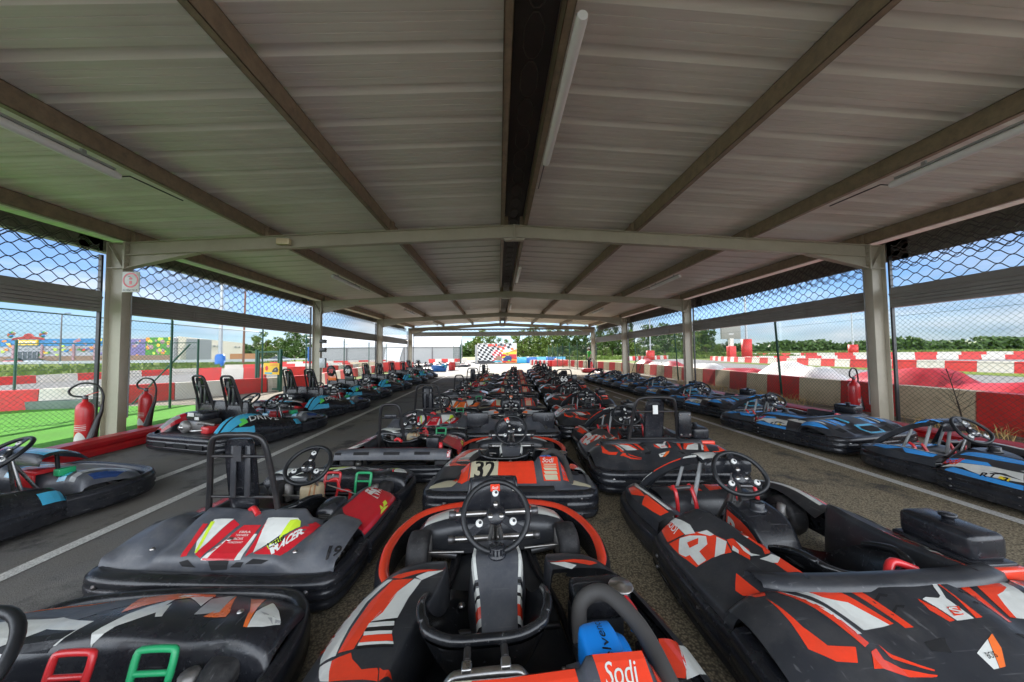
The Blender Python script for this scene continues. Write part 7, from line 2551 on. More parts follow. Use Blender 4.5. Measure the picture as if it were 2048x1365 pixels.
def roll_hoop(t, y, hw, top, z0=0.21, plate=False, x0=0.0, back=True, bw=0.095, slot=False, lean=-0.10):
    mb = MB()
    P = catmull([(x0 - hw * 0.86, y + 0.04, z0), (x0 - hw * 0.84, y, z0 + 0.05), (x0 - hw * 0.75, y + lean * 0.35, z0 + (top - z0) * 0.45), (x0 - hw * 0.62, y + lean * 0.9, top - 0.06), (x0 - hw * 0.40, y + lean, top - 0.005), (x0, y + lean, top),
                 (x0 + hw * 0.40, y + lean, top - 0.005), (x0 + hw * 0.62, y + lean * 0.9, top - 0.06), (x0 + hw * 0.75, y + lean * 0.35, z0 + (top - z0) * 0.45), (x0 + hw * 0.84, y, z0 + 0.05), (x0 + hw * 0.86, y + 0.04, z0)], 4)
    mb.tube(P, 0.0165, 'frame_black', 10)
    mb.build('roll_hoop', t)
    if back:
        mb = MB()
        zb = z0 + 0.10
        rows = []
        for q in (0, 0.1, 0.35, 0.65, 0.9, 1.0):
            z = zb + (top - 0.03 - zb) * q
            w = bw * (0.75 if q in (0, 1.0) else 0.95 if q in (0.1, 0.9) else 1.0)
            yy = y + lean * q * 0.9 + 0.035
            rows.append([(x0 - w, yy - 0.014, z), (x0 - w * 0.85, yy + 0.004, z), (x0, yy + 0.012, z), (x0 + w * 0.85, yy + 0.004, z), (x0 + w, yy - 0.014, z)])
        sf = Surf(rows, 3, 2, up=(0, 1, 0))
        sf.skin(mb, 'seat_black')
        vs = [p + Vector((0, -0.028, 0)) for r_ in sf.P for p in r_]
        w_ = sf.nv + 1
        mb.add(vs, [(i * w_ + j, i * w_ + j + 1, (i + 1) * w_ + j + 1, (i + 1) * w_ + j) for i in range(sf.nu) for j in range(sf.nv)], 'plastic_black', True)
        ed = [(i, 0) for i in range(sf.nu + 1)] + [(sf.nu, j) for j in range(sf.nv + 1)] + [(i, sf.nv) for i in range(sf.nu, -1, -1)] + [(0, j) for j in range(sf.nv, -1, -1)]
        vs = [v for (i, j) in ed for v in (sf.P[i][j], sf.P[i][j] + Vector((0, -0.028, 0)))]
        mb.add(vs, [(2 * k, 2 * k + 1, 2 * k + 3, 2 * k + 2) for k in range(len(ed) - 1)], 'plastic_black', True)
        yy = y + lean * 0.5 + 0.035 - 0.032
        if slot:
            for xx in (-0.045, 0.045):
                mb.box((x0 + xx, yy - 0.004, zb + (top - zb) * 0.52), (0.035, 0.014, (top - zb) * 0.66), 'plastic_dark', Matrix.Translation((0, 0, 0)), bev=0.006)
        if plate:
            mb.text('66', (x0, yy - 0.026, zb + (top - zb) * 0.5), (1, 0, 0), (0, -lean * 0.9 / (top - zb), 1), 0.15, 'paper_white', bold=0.03)
        else:
            mb.box((x0, y + lean * 0.75 - 0.012, zb + (top - zb) * 0.76), (0.05, 0.006, 0.09), 'paper_white' if not slot else 'plastic_dark')
        mb.build('backrest', t)
        mb = MB()
        for q in (0.18, 0.72):
            z = zb + (top - zb) * q
            mb.tube([(x0 - hw * 0.72, y + lean * q, z), (x0 + hw * 0.72, y + lean * q, z)], 0.010, 'frame_black', 8)
        mb.build('hoop_brace', t)
        if not slot and bw > 0.09:
            mb = MB()
            mb.box((x0 + hw * 0.95, y + lean * 0.6, z0 + (top - z0) * 0.55), (0.13, 0.05, 0.26), 'plastic_black', bev=0.012)
            bolts(mb, [(x0 + hw * 0.95 + a, y + lean * 0.6 - 0.026, z0 + (top - z0) * 0.55 + b) for a in (-0.045, 0.045) for b in (-0.1, 0.1)], 0.010, 'steel')
            mb.build('hoop_box', t)


# ------------------------------------------------------------------ the small karts of the left row
def junior_kart(label, pal, style='tall', racer=True, number='19'):
    c1, c2, c3, fr1, fr2 = pal
    t = thing('junior_kart', label, 'kart')
    tray(t, -0.25, 0.62, 0.28, 0.24)
    chassis(t, 0.27, -0.70, 0.50)
    for s in (-1, 1):
        wheel(t, s * 0.46, 0.36, 0.122, 0.12, s)
        wheel(t, s * 0.50, -0.50, 0.132, 0.16, s)
    bumper(t, 'front_bumper', [(0.63, 0.16), (0.655, 0.32), (0.64, 0.50), (0.57, 0.66), (0.42, 0.75), (0, 0.775), (-0.42, 0.75), (-0.57, 0.66), (-0.64, 0.50), (-0.655, 0.32), (-0.63, 0.16)],
           prof=[(-0.06, 0.05), (-0.005, 0.045), (0.006, 0.08), (-0.004, 0.10), (0.008, 0.12), (0.006, 0.19), (-0.006, 0.215), (-0.03, 0.222), (-0.05, 0.21)])
    # broad front fairing over the wheels
    mb = MB()
    rows = []
    for x, k in ((-0.615, 0.0), (-0.58, 0.75), (-0.46, 1.0), (-0.32, 0.72), (-0.20, 0.80), (0, 1.0), (0.20, 0.80), (0.32, 0.72), (0.46, 1.0), (0.58, 0.75), (0.615, 0.0)):
        b = 1 - (abs(x) / 0.62) ** 2
        rows.append([(x, 0.60 + 0.13 * b, 0.16), (x, 0.585 + 0.12 * b, 0.20 + 0.03 * k), (x, 0.52 + 0.07 * b, 0.225 + 0.055 * k), (x, 0.42 + 0.05 * b, 0.235 + 0.065 * k), (x, 0.34 + 0.06 * b, 0.215 + 0.06 * k), (x, 0.32 + 0.06 * b, 0.15)])
    sf = Surf(rows, 3, 3)
    SURF['junior_front'] = sf
    sf.skin(mb, 'plastic_black')
    DEC_JFRONT(sf, mb, pal)
    for x in (-0.42, 0.40):
        bolts(mb, [(x, 0.50, 0.29)], 0.012, 'steel', 'z')
    mb.build('front_fairing', t)
    # side pods
    for s in (-1, 1):
        rows = []
        for (y, xo, xi, k) in ((0.16, 0.60, 0.40, 0.45), (0.12, 0.63, 0.37, 0.9), (0.0, 0.645, 0.36, 1.0), (-0.15, 0.65, 0.36, 1.0), (-0.30, 0.655, 0.36, 1.0), (-0.42, 0.65, 0.37, 1.0)):
            rows.append([(s * (xo - 0.006), y, 0.10), (s * xo, y, 0.10 + 0.10 * k), (s * (xo - 0.04), y, 0.10 + 0.155 * k), (s * (xi + 0.10), y, 0.10 + 0.20 * k), (s * (xi + 0.03), y, 0.10 + 0.19 * k), (s * xi, y, 0.08)])
        mb = MB()
        sf = Surf(rows, 4, 3)
        SURF['junior_pod%d' % s] = sf
        sf.skin(mb, 'plastic_dark')
        sf.decal(mb, [(0.5, 1.2), (4.9, 1.2), (4.9, 2.1), (3.8, 3.3), (0.6, 3.3)], c1)
        sf.decal(mb, [(0.7, 2.6), (2.4, 2.3), (2.0, 3.2), (0.7, 3.4)], c2)
        sf.decal(mb, [(2.4, 1.4), (3.2, 1.4), (2.8, 2.0), (2.2, 2.0)], c3)
        mb.build('side_pod', t)
        path = [(s * 0.655, 0.14), (s * 0.668, 0.0), (s * 0.675, -0.2), (s * 0.68, -0.4)]
        if s > 0:
            path = path[::-1]
        bumper(t, 'side_bumper', path, prof=[(-0.05, 0.045), (0.0, 0.045), (0.012, 0.08), (0.0, 0.10), (0.012, 0.12), (0.006, 0.18), (-0.03, 0.19)])
    # rear
    mb = MB()
    if style == 'slot':
        rows = []
        for x in (-0.60, -0.56, -0.3, 0, 0.3, 0.56, 0.60):
            e = (abs(x) / 0.6) ** 6
            rows.append([(x, -0.56, 0.27), (x, -0.575, 0.318 - 0.02 * e), (x, -0.60, 0.322 - 0.02 * e), (x, -0.635, 0.315 - 0.02 * e), (x, -0.66, 0.285), (x, -0.675, 0.225)])
        sf = Surf(rows, 3, 2)
        sf.skin(mb, 'plastic_grey')
        sf.decal(mb, [(0.3, 1.0), (5.0, 1.0), (5.0, 1.6), (0.3, 1.6)], c1)
        for k in range(4):
            a = 0.6 + 1.05 * k
            sf.decal(mb, [(a, 3.6), (a + 0.55, 3.6), (a + 0.55, 4.2), (a, 4.2)], 'void_black')
        sf.decal(mb, [(5.05, 2.6), (5.75, 2.6), (5.75, 4.6), (5.05, 4.6)], c1)
        for i in range(4):
            for j in range(4):
                if (i + j) % 2:
                    sf.decal(mb, [(5.1 + i * 0.15, 2.7 + j * 0.45), (5.25 + i * 0.15, 2.7 + j * 0.45), (5.25 + i * 0.15, 3.15 + j * 0.45), (5.1 + i * 0.15, 3.15 + j * 0.45)], 'paper_white', off=0.003)
        mb.build('rear_panel', t)
        mb = MB()
        mb.tube(catmull([(-0.60, -0.55, 0.26), (-0.50, -0.40, 0.285), (-0.42, -0.2, 0.29)], 4), 0.018, 'vinyl_white', 8)
        mb.build('side_rail', t)
        mb = MB()
        mb.box((0.36, -0.38, 0.33), (0.14, 0.15, 0.13), 'plastic_black', bev=0.015)
        mb.box((0.36, -0.40, 0.21), (0.2, 0.22, 0.12), 'engine_grey', bev=0.02)
        mb.tube([(0.30, -0.30, 0.34), (0.05, -0.24, 0.35)], 0.013, 'steel', 8)
        mb.lathe([(0, 0.06), (0.02, 0.06), (0.022, 0)], 'paint_red', 10, Matrix.Translation((0.45, -0.44, 0.28)))
        mb.build('engine', t)
    else:
        XS = [-0.64, -0.58, -0.48, -0.40, -0.335, -0.30, -0.15, 0, 0.15, 0.30, 0.335, 0.40, 0.48, 0.58, 0.64]
        rows = []
        for x in XS:
            a = abs(x)
            f = max(0, 1 - ((a - 0.50) / 0.14) ** 2) if a > 0.36 else 0
            cz = 0.82 if a < 0.32 else 0.6 if a < 0.36 else 0.3
            ridge = 0.018 if 0.13 < a < 0.32 else 0.0
            if f > 0:
                rows.append([(x, -0.28, 0.13), (x, -0.31, 0.19 + 0.08 * f), (x, -0.38, 0.225 + 0.10 * f), (x, -0.50, 0.23 + 0.115 * f), (x, -0.62, 0.22 + 0.07 * f), (x, -0.69, 0.20), (x, -0.715, 0.16)])
            else:
                rows.append([(x, -0.40, 0.20), (x, -0.42, 0.25 + 0.12 * cz + ridge), (x, -0.47, 0.25 + 0.12 * cz + ridge), (x, -0.55, 0.245 + 0.09 * cz + ridge), (x, -0.63, 0.235 + 0.05 * cz + ridge * 0.5), (x, -0.70, 0.225 + 0.02 * cz), (x, -0.715, 0.16)])
        sf = Surf(rows, 2, 3, smooth_u=False)
        SURF['junior_deck'] = sf
        sf.skin(mb, 'plastic_grey')
        DEC_JDECK(sf, mb, pal, racer, number)
        for x in (-0.40, 0.40):
            bolts(mb, [(x, -0.66, 0.262)], 0.012, 'steel', 'z')
        mb.lathe([(0, 0.006), (0.014, 0.005), (0.016, 0)], 'steel', 10, Matrix.Translation((0, -0.62, 0.297)))
        mb.build('rear_deck', t)
        engine(t, 0.36, -0.22, None, 0.06, hose=False)

    def rb(mb):
        bolts(mb, [(0.55, -0.795, 0.145), (0.55, -0.795, 0.07), (-0.55, -0.795, 0.145)], 0.014, 'steel_dark')
    bumper(t, 'rear_bumper', [(-0.66, -0.36), (-0.68, -0.52), (-0.675, -0.70), (-0.61, -0.775), (-0.4, -0.80), (0, -0.805), (0.4, -0.80), (0.61, -0.775), (0.675, -0.70), (0.68, -0.52), (0.66, -0.36)], prof=[(o_, z_ * 0.80) for o_, z_ in BUMP], extra=rb)
    seat(t, -0.36, 0.36, 0.22, -0.02)
    if style == 'tall':
        roll_hoop(t, -0.42, 0.27, 0.83, 0.26, x0=-0.10, bw=0.085, slot=True, lean=-0.06)
    elif style == 'slot':
        roll_hoop(t, -0.36, 0.17, 0.75, 0.26, x0=-0.12, back=False, lean=-0.05)
        mb = MB()
        mb.tube([(-0.24, -0.385, 0.60), (0.0, -0.385, 0.60)], 0.012, 'frame_black', 8)
        mb.box((-0.12, -0.39, 0.615), (0.14, 0.03, 0.05), 'plastic_black', bev=0.01)
        mb.build('head_pad', t)
    steering_wheel(t, 0.02, 0.475, 0.16, 46, 0.18)
    mb = MB()
    mb.box((-0.02, 0.10, 0.235), (0.15, 0.12, 0.17), 'bottle_white', bev=0.035, seg=3)
    b = mb.build('fuel_bottle', t)
    mb = MB()
    mb.lathe([(0.03, 0), (0.03, 0.03), (0, 0.032)], 'plastic_black', 12, Matrix.Translation((-0.05, 0.12, 0.318)))
    mb.tube(catmull([(0.03, 0.06, 0.32), (0.04, 0.03, 0.28), (0.03, 0.03, 0.18)], 4), 0.006, 'timber', 6)
    mb.tube(catmull([(0.0, 0.06, 0.32), (0.0, 0.03, 0.26), (-0.02, 0.03, 0.18)], 4), 0.006, 'timber', 6)
    mb.build('cap', b)
    mb = MB()
    mb.tube(catmull([(0.08, 0.16, 0.32), (0.13, 0.18, 0.32), (0.15, 0.18, 0.24), (0.22, 0.2, 0.22), (0.2, 0.22, 0.12)], 4), 0.012, 'paint_red', 8)
    mb.tube([(0.09, 0.12, 0.30), (0.42, -0.05, 0.30)], 0.004, 'steel', 6)
    mb.build('brake_link', t)
    pedals(t, 0.27, 0.33, 0.13, x0=0.16)
    mb = MB()
    mb.tube(catmull([(-0.06, -0.42, 0.36), (-0.02, -0.44, 0.38), (0.03, -0.47, 0.36)], 3), 0.016, 'paint_red', 8)
    mb.build('strap', t)
    return t


def DEC_JFRONT(sf, mb, pal):
    c1, c2, c3, f1, f2 = pal
    cm = {'1': f1, '2': f2, 'G': 'vinyl_grey'}
    sf.decal(mb, [(1.2, 1.2), (5.0, 1.2), (4.6, 2.0), (3.0, 3.6), (1.2, 3.4)], 'plastic_grey', off=0.001)
    for m_, pts in TRACED['jfront'][:-1]:
        sf.decal(mb, pts, cm[m_])
    sf.decal(mb, [(1.3, 3.5), (1.5, 2.6), (3.2, 2.4), (4.4, 2.9), (4.2, 3.9), (2.6, 4.1)], f2 if c3 == 'vinyl_black' else c2, off=0.0012)  # pale decal, partly white graphic, partly painted sheen
    sf.decal(mb, [(2.6, 3.9), (3.4, 3.0), (4.3, 3.3), (4.1, 4.1)], 'plastic_black', off=0.002)
    sf.decal(mb, [(1.2, 1.9), (2.6, 1.25), (4.2, 1.05), (4.2, 1.25), (2.7, 1.6), (1.3, 2.3)], f1)
    if c3 == 'vinyl_lime':
        sf.decal(mb, [(4.2, 2.6), (5.2, 2.2), (5.0, 2.9), (4.3, 3.2)], c3, off=0.003)
        sf.decal(mb, [(7.6, 2.0), (8.3, 1.9), (8.2, 2.5), (7.7, 2.6)], c3, off=0.003)


def DEC_JDECK(sf, mb, pal, racer, number):
    c1, c2, c3, f1, f2 = pal
    cm = {'R': c1, 'W': c2, 'L': c3, 'L2': c3, 'V': 'void_black'}
    for m_, pts in TRACED['jdeck']:
        sf.decal(mb, pts, cm[m_], off=0.003 if m_ == 'L2' else 0.0022 if m_ == 'L' else 0.0015)
    TX = dict(TRACED['jtext'])

    def put_text(key, txt, mat, **kw):
        p, q, r = TX[key]
        sf.text(mb, txt, p, (q[0] - p[0], q[1] - p[1]), (r[0] - p[0], r[1] - p[1]), mat, off=0.0042, **kw)
    if racer:
        put_text('racer', 'RACER', 'paper_white', bold=0.04)
        put_text('little', 'Little', 'vinyl_black', bold=0.03)
        for key, tx in (('t1', 'EBRA'), ('t2', 'TEKNEEX'), ('t3', 'BOIS'), ('t4', 'MONDOKART')):
            put_text(key, tx, 'paper_white', shear=0.2)
    if number:
        put_text('n19', number, 'vinyl_black', shear=0.1, bold=0.02)


# ------------------------------------------------------------------ the two seaters on the left
def two_seater(label, pal, plates=False):
    c1, c2, c3 = pal
    t = thing('two_seat_kart', label, 'kart')
    W = 0.72
    tray(t, -0.55, 0.85, 0.5, 0.42, 0.055)
    chassis(t, 0.42, -0.8, 0.68)
    for s in (-1, 1):
        wheel(t, s * 0.53, 0.50, 0.128, 0.125, s)
        wheel(t, s * 0.55, -0.55, 0.138, 0.18, s)
    bumper(t, 'front_bumper', [(0.70, 0.30), (0.73, 0.48), (0.71, 0.70), (0.62, 0.88), (0.42, 0.98), (0, 1.01), (-0.42, 0.98), (-0.62, 0.88), (-0.71, 0.70), (-0.73, 0.48), (-0.70, 0.30)],
           prof=[(-0.07, 0.05), (-0.01, 0.045), (0.006, 0.08), (-0.006, 0.10), (0.008, 0.12), (-0.006, 0.15), (0.006, 0.17), (-0.01, 0.215), (-0.03, 0.225), (-0.06, 0.21)])
    mb = MB()
    rows = []
    for x, k in ((-0.64, 0.0), (-0.60, 0.8), (-0.45, 1.0), (-0.28, 0.7), (0, 0.8), (0.28, 0.7), (0.45, 1.0), (0.60, 0.8), (0.64, 0.0)):
        b = 1 - (abs(x) / 0.66) ** 2
        rows.append([(x, 0.78 + 0.17 * b, 0.15), (x, 0.76 + 0.16 * b, 0.19 + 0.03 * k), (x, 0.66 + 0.10 * b, 0.22 + 0.07 * k), (x, 0.52 + 0.06 * b, 0.24 + 0.10 * k), (x, 0.42, 0.23 + 0.09 * k), (x, 0.38, 0.12)])
    sf = Surf(rows, 3, 3)
    sf.skin(mb, 'plastic_grey')
    sf.decal(mb, [(5.3, 1.4), (5.9, 1.4), (5.9, 4.2), (5.3, 4.2)], c1)
    sf.decal(mb, [(6.2, 1.4), (6.6, 1.4), (6.6, 4.2), (6.2, 4.2)], c2)
    sf.decal(mb, [(0.8, 1.4), (2.0, 1.4), (2.0, 4.2), (0.8, 4.2)], c3)
    sf.decal(mb, [(2.8, 1.4), (3.3, 1.4), (3.3, 4.2), (2.8, 4.2)], c1)
    sf.decal(mb, [(6.8, 1.8), (7.6, 2.4), (7.5, 3.4), (6.9, 3.6)], 'vinyl_navy')
    mb.build('nose', t)
    mb = MB()
    mb.box((0.02, 0.44, 0.335), (0.26, 0.14, 0.035), 'paint_red', Matrix.Rotation(0, 4, 'X'), bev=0.006)
    mb.box((0.32, 0.46, 0.34), (0.07, 0.10, 0.06), 'paint_green', bev=0.006)
    mb.box((0.02, 0.37, 0.27), (0.26, 0.02, 0.10), 'paint_red', bev=0.004)
    mb.build('transponder_box', t)
    for s in (-1, 1):
        rows = []
        for (y, xo, xi, k) in ((0.34, 0.66, 0.52, 0.45), (0.28, 0.70, 0.48, 0.8), (0.10, 0.72, 0.46, 0.95), (-0.12, 0.73, 0.46, 1.15), (-0.36, 0.73, 0.44, 1.52), (-0.56, 0.725, 0.43, 1.58), (-0.74, 0.70, 0.44, 1.35), (-0.88, 0.67, 0.48, 0.8)):
            rows.append([(s * (xo - 0.006), y, 0.09), (s * xo, y, 0.09 + 0.09 * k), (s * (xo - 0.035), y, 0.09 + 0.165 * k), (s * (xo * 0.5 + xi * 0.5), y, 0.09 + 0.235 * k), (s * (xi + 0.03), y, 0.09 + 0.22 * k), (s * xi, y, 0.07)])
        mb = MB()
        sf = Surf(rows, 4, 3)
        SURF['two_pod%d' % s] = sf
        sf.skin(mb, 'plastic_black')
        if s > 0:
            sf.decal(mb, [(3.0, 3.3), (4.2, 2.9), (5.4, 2.3), (6.9, 1.7), (6.9, 2.5), (5.6, 3.1), (4.4, 3.7), (3.2, 4.0)], c1)
            sf.decal(mb, [(2.2, 3.6), (3.0, 3.3), (3.2, 4.0), (2.4, 4.1)], c1)
            sf.decal(mb, [(4.6, 1.0), (6.9, 0.9), (6.9, 1.6), (5.8, 2.05), (4.9, 1.7), (4.6, 1.75)], c1)
            sf.decal(mb, [(5.4, 3.4), (6.9, 2.8), (6.9, 3.9), (5.4, 4.1)], c1)
            sf.decal(mb, [(0.6, 1.6), (1.6, 1.5), (1.6, 2.6), (0.8, 2.8)], c1)
            sf.decal(mb, [(4.9, 2.2), (5.5, 2.0), (5.5, 2.65), (4.9, 2.85)], 'vinyl_green')
            sf.text(mb, 'DRIVE', (4.75, 2.25), (-2.1, 0.35), (0.0, 0.55), 'paper_white', shear=0.2, bold=0.01)
        else:
            sf.decal(mb, [(3.0, 1.6), (6.9, 1.3), (6.9, 4.2), (5.0, 4.2), (3.4, 3.6)], c3)
            sf.decal(mb, [(5.6, 2.4), (6.8, 2.2), (6.8, 4.0), (5.6, 4.0)], c2)
            sf.decal(mb, [(4.4, 2.6), (5.4, 2.5), (5.4, 4.1), (4.4, 4.1)], 'vinyl_navy')
        mb.build('side_pod', t)
        path = [(s * 0.69, 0.30), (s * 0.725, 0.1), (s * 0.745, -0.2), (s * 0.75, -0.45), (s * 0.74, -0.6)]
        if s > 0:
            path = path[::-1]
        bumper(t, 'side_bumper', path, prof=[(-0.05, 0.045), (0.0, 0.045), (0.014, 0.07), (0.0, 0.085), (0.014, 0.10), (0.0, 0.12), (0.012, 0.14), (0.0, 0.18), (-0.03, 0.19)])

    def rb(mb):
        bolts(mb, [(-0.50, -0.965, 0.17), (0.56, -0.955, 0.17)], 0.014, 'steel_dark')
        for x in (-0.3, 0.1, 0.4):
            mb.box((x, -0.992, 0.13), (0.24, 0.004, 0.06), 'void_black')
    bumper(t, 'rear_bumper', [(-0.73, -0.52), (-0.74, -0.70), (-0.72, -0.85), (-0.66, -0.935), (-0.5, -0.975), (0, -0.98), (0.5, -0.975), (0.66, -0.935), (0.72, -0.85), (0.74, -0.70), (0.73, -0.52)], extra=rb)
    mb = MB()
    mb.box((0, -0.74, 0.235), (1.0, 0.36, 0.03), 'plastic_dark', bev=0.01)
    mb.build('rear_deck', t)
    # bench bulkhead, two seats, two hoops, two wheels
    mb = MB()
    mb.box((0, -0.44, 0.44), (1.06, 0.05, 0.42), 'plastic_black', bev=0.018)
    mb.build('bulkhead', t)
    for x in (-0.29, 0.29):
        seat(t, -0.36, 0.46, 0.20, x, rim=False)
        if plates:
            roll_hoop(t, -0.44, 0.19, 0.95, 0.40, x0=x, back=False, lean=-0.10)
            mb = MB()
            mb.lathe([(0, -0.008), (0.15, -0.008), (0.155, 0), (0.15, 0.008), (0, 0.008)], 'plastic_black', 24, Matrix.Translation((x, -0.54, 0.88)) @ Matrix.Rotation(PI / 2, 4, 'X'))
            mb.text('98', (x, -0.5495, 0.88), (1, 0, 0), (0, 0, 1), 0.12, 'paper_white' if x > 0 else 'vinyl_crimson', bold=0.03, shear=0 if x > 0 else 0.2)
            mb.box((x, -0.50, 0.68), (0.28, 0.02, 0.14), 'vinyl_orange' if x < 0 else 'plastic_dark', bev=0.006)
            mb.build('head_plate', t)
        else:
            roll_hoop(t, -0.44, 0.19, 1.02, 0.40, x0=x, bw=0.075, slot=True, lean=-0.14)
        steering_wheel(t, 0.16, 0.56, 0.16, 42, 0.15, x0=x)
    mb = MB()
    for s in (-1, 1):
        mb.add([(s * 0.49, -0.46, 0.64), (s * 0.49, -0.42, 0.64), (s * 0.52, -0.16, 0.30), (s * 0.52, -0.24, 0.26), (s * 0.50, -0.46, 0.26)], [(0, 1, 2, 3, 4)], 'plastic_black')
        mb.tube([(s * 0.49, -0.44, 0.64), (s * 0.52, -0.16, 0.29)], 0.012, 'frame_black', 8)
    mb.build('side_panel', t)
    mb = MB()
    mb.box((0, -0.66, 0.33), (0.34, 0.26, 0.18), 'steel_dark', bev=0.03)
    mb.box((-0.02, -0.66, 0.47), (0.30, 0.24, 0.12), 'plastic_black', bev=0.025)
    mb.box((-0.06, -0.785, 0.50), (0.12, 0.006, 0.05), 'paper_white')
    mb.box((0.06, -0.785, 0.45), (0.08, 0.006, 0.04), 'paper_white')
    mb.lathe([(0, 0.06), (0.05, 0.055), (0.085, 0.03), (0.09, 0)], 'engine_grey', 20, Matrix.Translation((-0.14, -0.79, 0.33)) @ Matrix.Rotation(PI / 2, 4, 'X'))
    mb.lathe([(0, 0.08), (0.03, 0.078), (0.035, 0.04)], 'steel', 12, Matrix.Translation((-0.14, -0.79, 0.33)) @ Matrix.Rotation(PI / 2, 4, 'X'))
    mb.box((0.24, -0.70, 0.30), (0.14, 0.22, 0.10), 'paint_red', bev=0.02)
    mb.tube(catmull([(0.05, -0.76, 0.36), (0.18, -0.80, 0.40), (0.3, -0.72, 0.36)], 4), 0.02, 'engine_grey', 8)
    mb.tube(catmull([(-0.05, -0.78, 0.28), (0.06, -0.84, 0.29), (0.2, -0.8, 0.3)], 4), 0.014, 'steel', 8)
    mb.build('engine', t)
    mb = MB()
    rows = []
    for x, k in ((-0.42, 0.3), (-0.36, 0.8), (-0.2, 1), (0, 0.9), (0.2, 1), (0.36, 0.8), (0.42, 0.3)):
        rows.append([(x, 0.56, 0.40 + 0.02 * k), (x, 0.50, 0.47 + 0.03 * k), (x, 0.40, 0.50 + 0.035 * k), (x, 0.30, 0.49 + 0.03 * k), (x, 0.28, 0.44)])
    sf = Surf(rows, 2, 2)
    sf.skin(mb, 'plastic_black')
    sf.decal(mb, [(3.4, 1.2), (5.2, 1.2), (5.2, 2.8), (3.6, 2.8)], c1)
    sf.decal(mb, [(0.8, 1.2), (2.2, 1.2), (2.2, 2.8), (0.8, 2.8)], c3)
    for s in (-1, 1):
        mb.tube([(s * 0.30, 0.45, 0.12), (s * 0.30, 0.42, 0.49)], 0.014, 'frame_black', 8)
    mb.build('dashboard', t)
    pedals(t, 0.62, 0.20, 0.24, ('paint_red', 'paint_green'), 0.8)
    return t
# ------------------------------------------------------------------ the karts in their rows
ORD = ['nearest', 'second', 'third', 'fourth', 'fifth', 'sixth', 'seventh', 'eighth', 'ninth', 'tenth', 'eleventh', 'twelfth']
RED = ('vinyl_red', 'vinyl_white', 'vinyl_cream', 'vinyl_red')
ORG = ('vinyl_orange', 'vinyl_grey', 'vinyl_grey', 'plastic_dark')


def rowx(x0, y):
    return x0 + 0.05 * y


def put(o, x, y, rz, group):
    o.location = (x, y, 0)
    o.rotation_euler = (0, 0, rz)
    o['group'] = group
    return o


H = R(-2.6)
G = 'karts in the middle row'
k1 = put(sprint_kart('32', 'red and white racing kart nearest the camera with blue engine cover and orange nose ring', RED), -0.305, 1.59, R(3), G)
dup(k1, (-0.17, 3.47, 0), H, 'racing kart with a bright red rear deck and a cream number 32 plate')
fl = put(sprint_kart('13', 'dark kart with two black rear flaps and small orange stickers in the middle row', ORG, flaps=True), -0.10, 5.34, H, G)
k3 = put(sprint_kart('31', 'fourth kart of the middle row, red rear deck without a readable number', RED, plate=False), rowx(-0.37, 7.25), 7.25, H, G)
for k, y in enumerate((9.55, 11.9, 14.2, 16.6, 19.0)):
    dup(k3, (rowx(-0.37, y), y, 0), H, '%s kart of the middle row counting from the camera, red rear deck' % ORD[k + 4])

G = 'karts in the right row'
RTX = ('vinyl_red', 'vinyl_white', 'plastic_black', 'vinyl_red')
a = put(body_kart('large black and red kart at the lower right with a number 53 nose panel', RTX, number='53'), 1.29, 1.79, R(0.5), G)
b = put(body_kart('black and red kart with a tall black backrest and roll hoop in the right row', RTX, hoop=True), 1.33, 3.86, H, G)
dup(a, (1.33, 5.72, 0), H, 'third kart of the right row, black and red, no roll hoop')
dup(a, (1.46, 7.62, 0), H, 'fourth kart of the right row, black and red, just before the one with number 66')
c = put(body_kart('black and red kart with a white number 66 on its tall backrest', RTX, hoop=True, plate66=True), 1.60, 9.9, H, G)
for k, y in enumerate((12.0, 14.1, 16.2, 18.3, 20.4)):
    dup(b if k in (2, 4) else a, (rowx(1.10, y), y, 0), H, '%s kart of the right row counting from the camera%s' % (ORD[k + 5], ', with a tall backrest' if k in (2, 4) else ', black and red'))

G = 'small karts in the left row'
JR = ('vinyl_crimson', 'vinyl_white', 'vinyl_lime', 'vinyl_crimson', 'vinyl_white')
JO = ('vinyl_orange', 'vinyl_white', 'vinyl_black', 'vinyl_orange', 'vinyl_white')
j0 = put(junior_kart('small black kart with orange and white front fairing cut off at the lower left', JO, 'plain', racer=False, number=None), -1.72, 0.88, R(0), G)
j1 = put(junior_kart('small kart with crimson rear deck, LITTLE RACER sticker, number 19 and tall roll hoop', JR, 'tall'), -1.72, 2.52, R(-5), G)
j2 = put(junior_kart('small kart with a long slotted grey rear panel, chequered sticker and narrow hoop', JR, 'slot'), -1.36, 4.12, R(-3), G)
dup(j1, (-1.30, 5.72, 0), H, 'crimson small kart with a tall roll hoop, third in the left row')
j4 = put(junior_kart('small kart with orange and white rear deck, fourth in the left row', JO, 'plain', racer=False, number=None), -1.06, 7.30, H, G)
dup(j0, (-2.2, -8, 0), 0, 'x') if False else None
dup(j2, (-1.20, 9.1, 0), H, 'small kart with a slotted rear panel and narrow hoop, fifth in the left row')
dup(j1, (-1.05, 11.6, 0), H, 'small crimson kart with a tall roll hoop, sixth in the left row')
dup(j4, (-0.98, 13.9, 0), H, 'small kart without a hoop, seventh in the left row')
dup(j1, (-0.90, 16.3, 0), H, 'farthest small kart of the left row with a tall roll hoop')

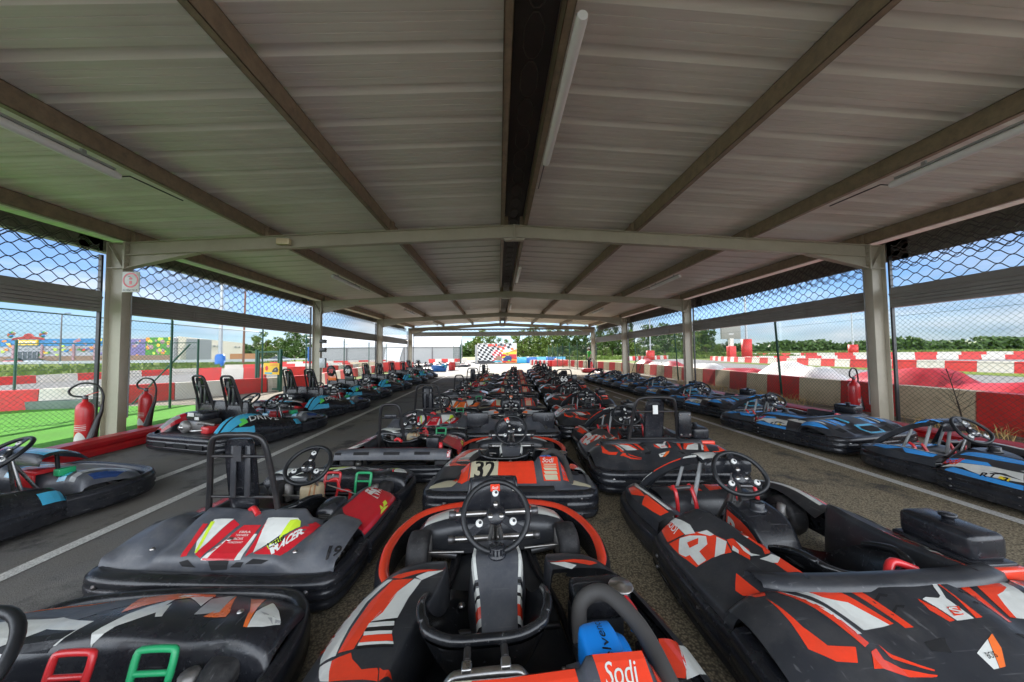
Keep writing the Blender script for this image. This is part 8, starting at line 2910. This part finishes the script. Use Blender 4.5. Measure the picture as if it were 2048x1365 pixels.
G = 'two seat karts along the left kerb'
TW = ('vinyl_sky', 'vinyl_grey', 'vinyl_crimson')
t0 = put(two_seater('two seat kart cut off at the left edge with a black visor and teal nose', TW), -4.42, 2.62, R(-14), G)
dup(t0, (-4.28, 5.50, 0), R(-18), 'two seat kart nearest the fire extinguishers with teal DRIVE side pod and tall backrests')
dup(t0, (-4.32, 7.60, 0), R(-18), 'second whole two seat kart along the left kerb, past the one by the extinguishers')
tp = put(two_seater('two seat kart with round black head plates, one reading 98', TW, plates=True), -4.5, 9.75, R(-20), G)
dup(t0, (-4.5, 12.1, 0), R(-20), 'teal and black two seat kart just past the one with round head plates')
dup(t0, (-4.5, 14.9, 0), R(-20), 'two seat kart second from the far left column')
dup(t0, (-4.6, 18.0, 0), R(-20), 'farthest two seat kart along the left kerb')

G = 'blue karts along the right kerb'
BL = ('vinyl_blue', 'vinyl_white', 'vinyl_navy', 'vinyl_sky')
b0 = put(body_kart('blue black and white kart cut off at the right edge of the picture', BL, blue=True), 4.40, 2.75, R(3), G)
for k, (x, y, rz, lab) in enumerate(((4.30, 4.88, 11, 'blue and black kart in front of the nearest right column, seen from behind'), (4.42, 7.0, 10, 'blue and black kart just left of the nearest right column'), (4.48, 9.0, 10, 'blue and black kart in the middle of the right kerb rank'),
                                     (4.46, 10.85, 10, 'third blue kart from the far end of the right kerb rank'), (4.42, 12.6, 10, 'second blue kart from the far end of the right kerb rank'), (4.38, 14.4, 10, 'farthest blue kart of the right kerb rank'))):
    dup(b0, (x, y, 0), R(rz), lab)

# karts parked in the sun beyond the shelter
G = 'karts parked beyond the shelter'
o = dup(k1, (-6.1, 23.6, 0), R(75), 'red and yellow racing kart parked in the sun just past the farthest left column')
o['group'] = G
for k, (x, y, rz) in enumerate(((-9.2, 34.5, 70), (-8.0, 37.0, 70), (-6.9, 39.5, 70), (-4.3, 34.6, 80))):
    o = dup(k1, (x, y, 0), R(rz), ['nearest red and white kart of the line by the tent wall', 'middle red and white kart of the line by the tent wall', 'farthest red and white kart of the line by the tent wall', 'red and white kart parked alone right of the red barrel'][k])
    o['group'] = G
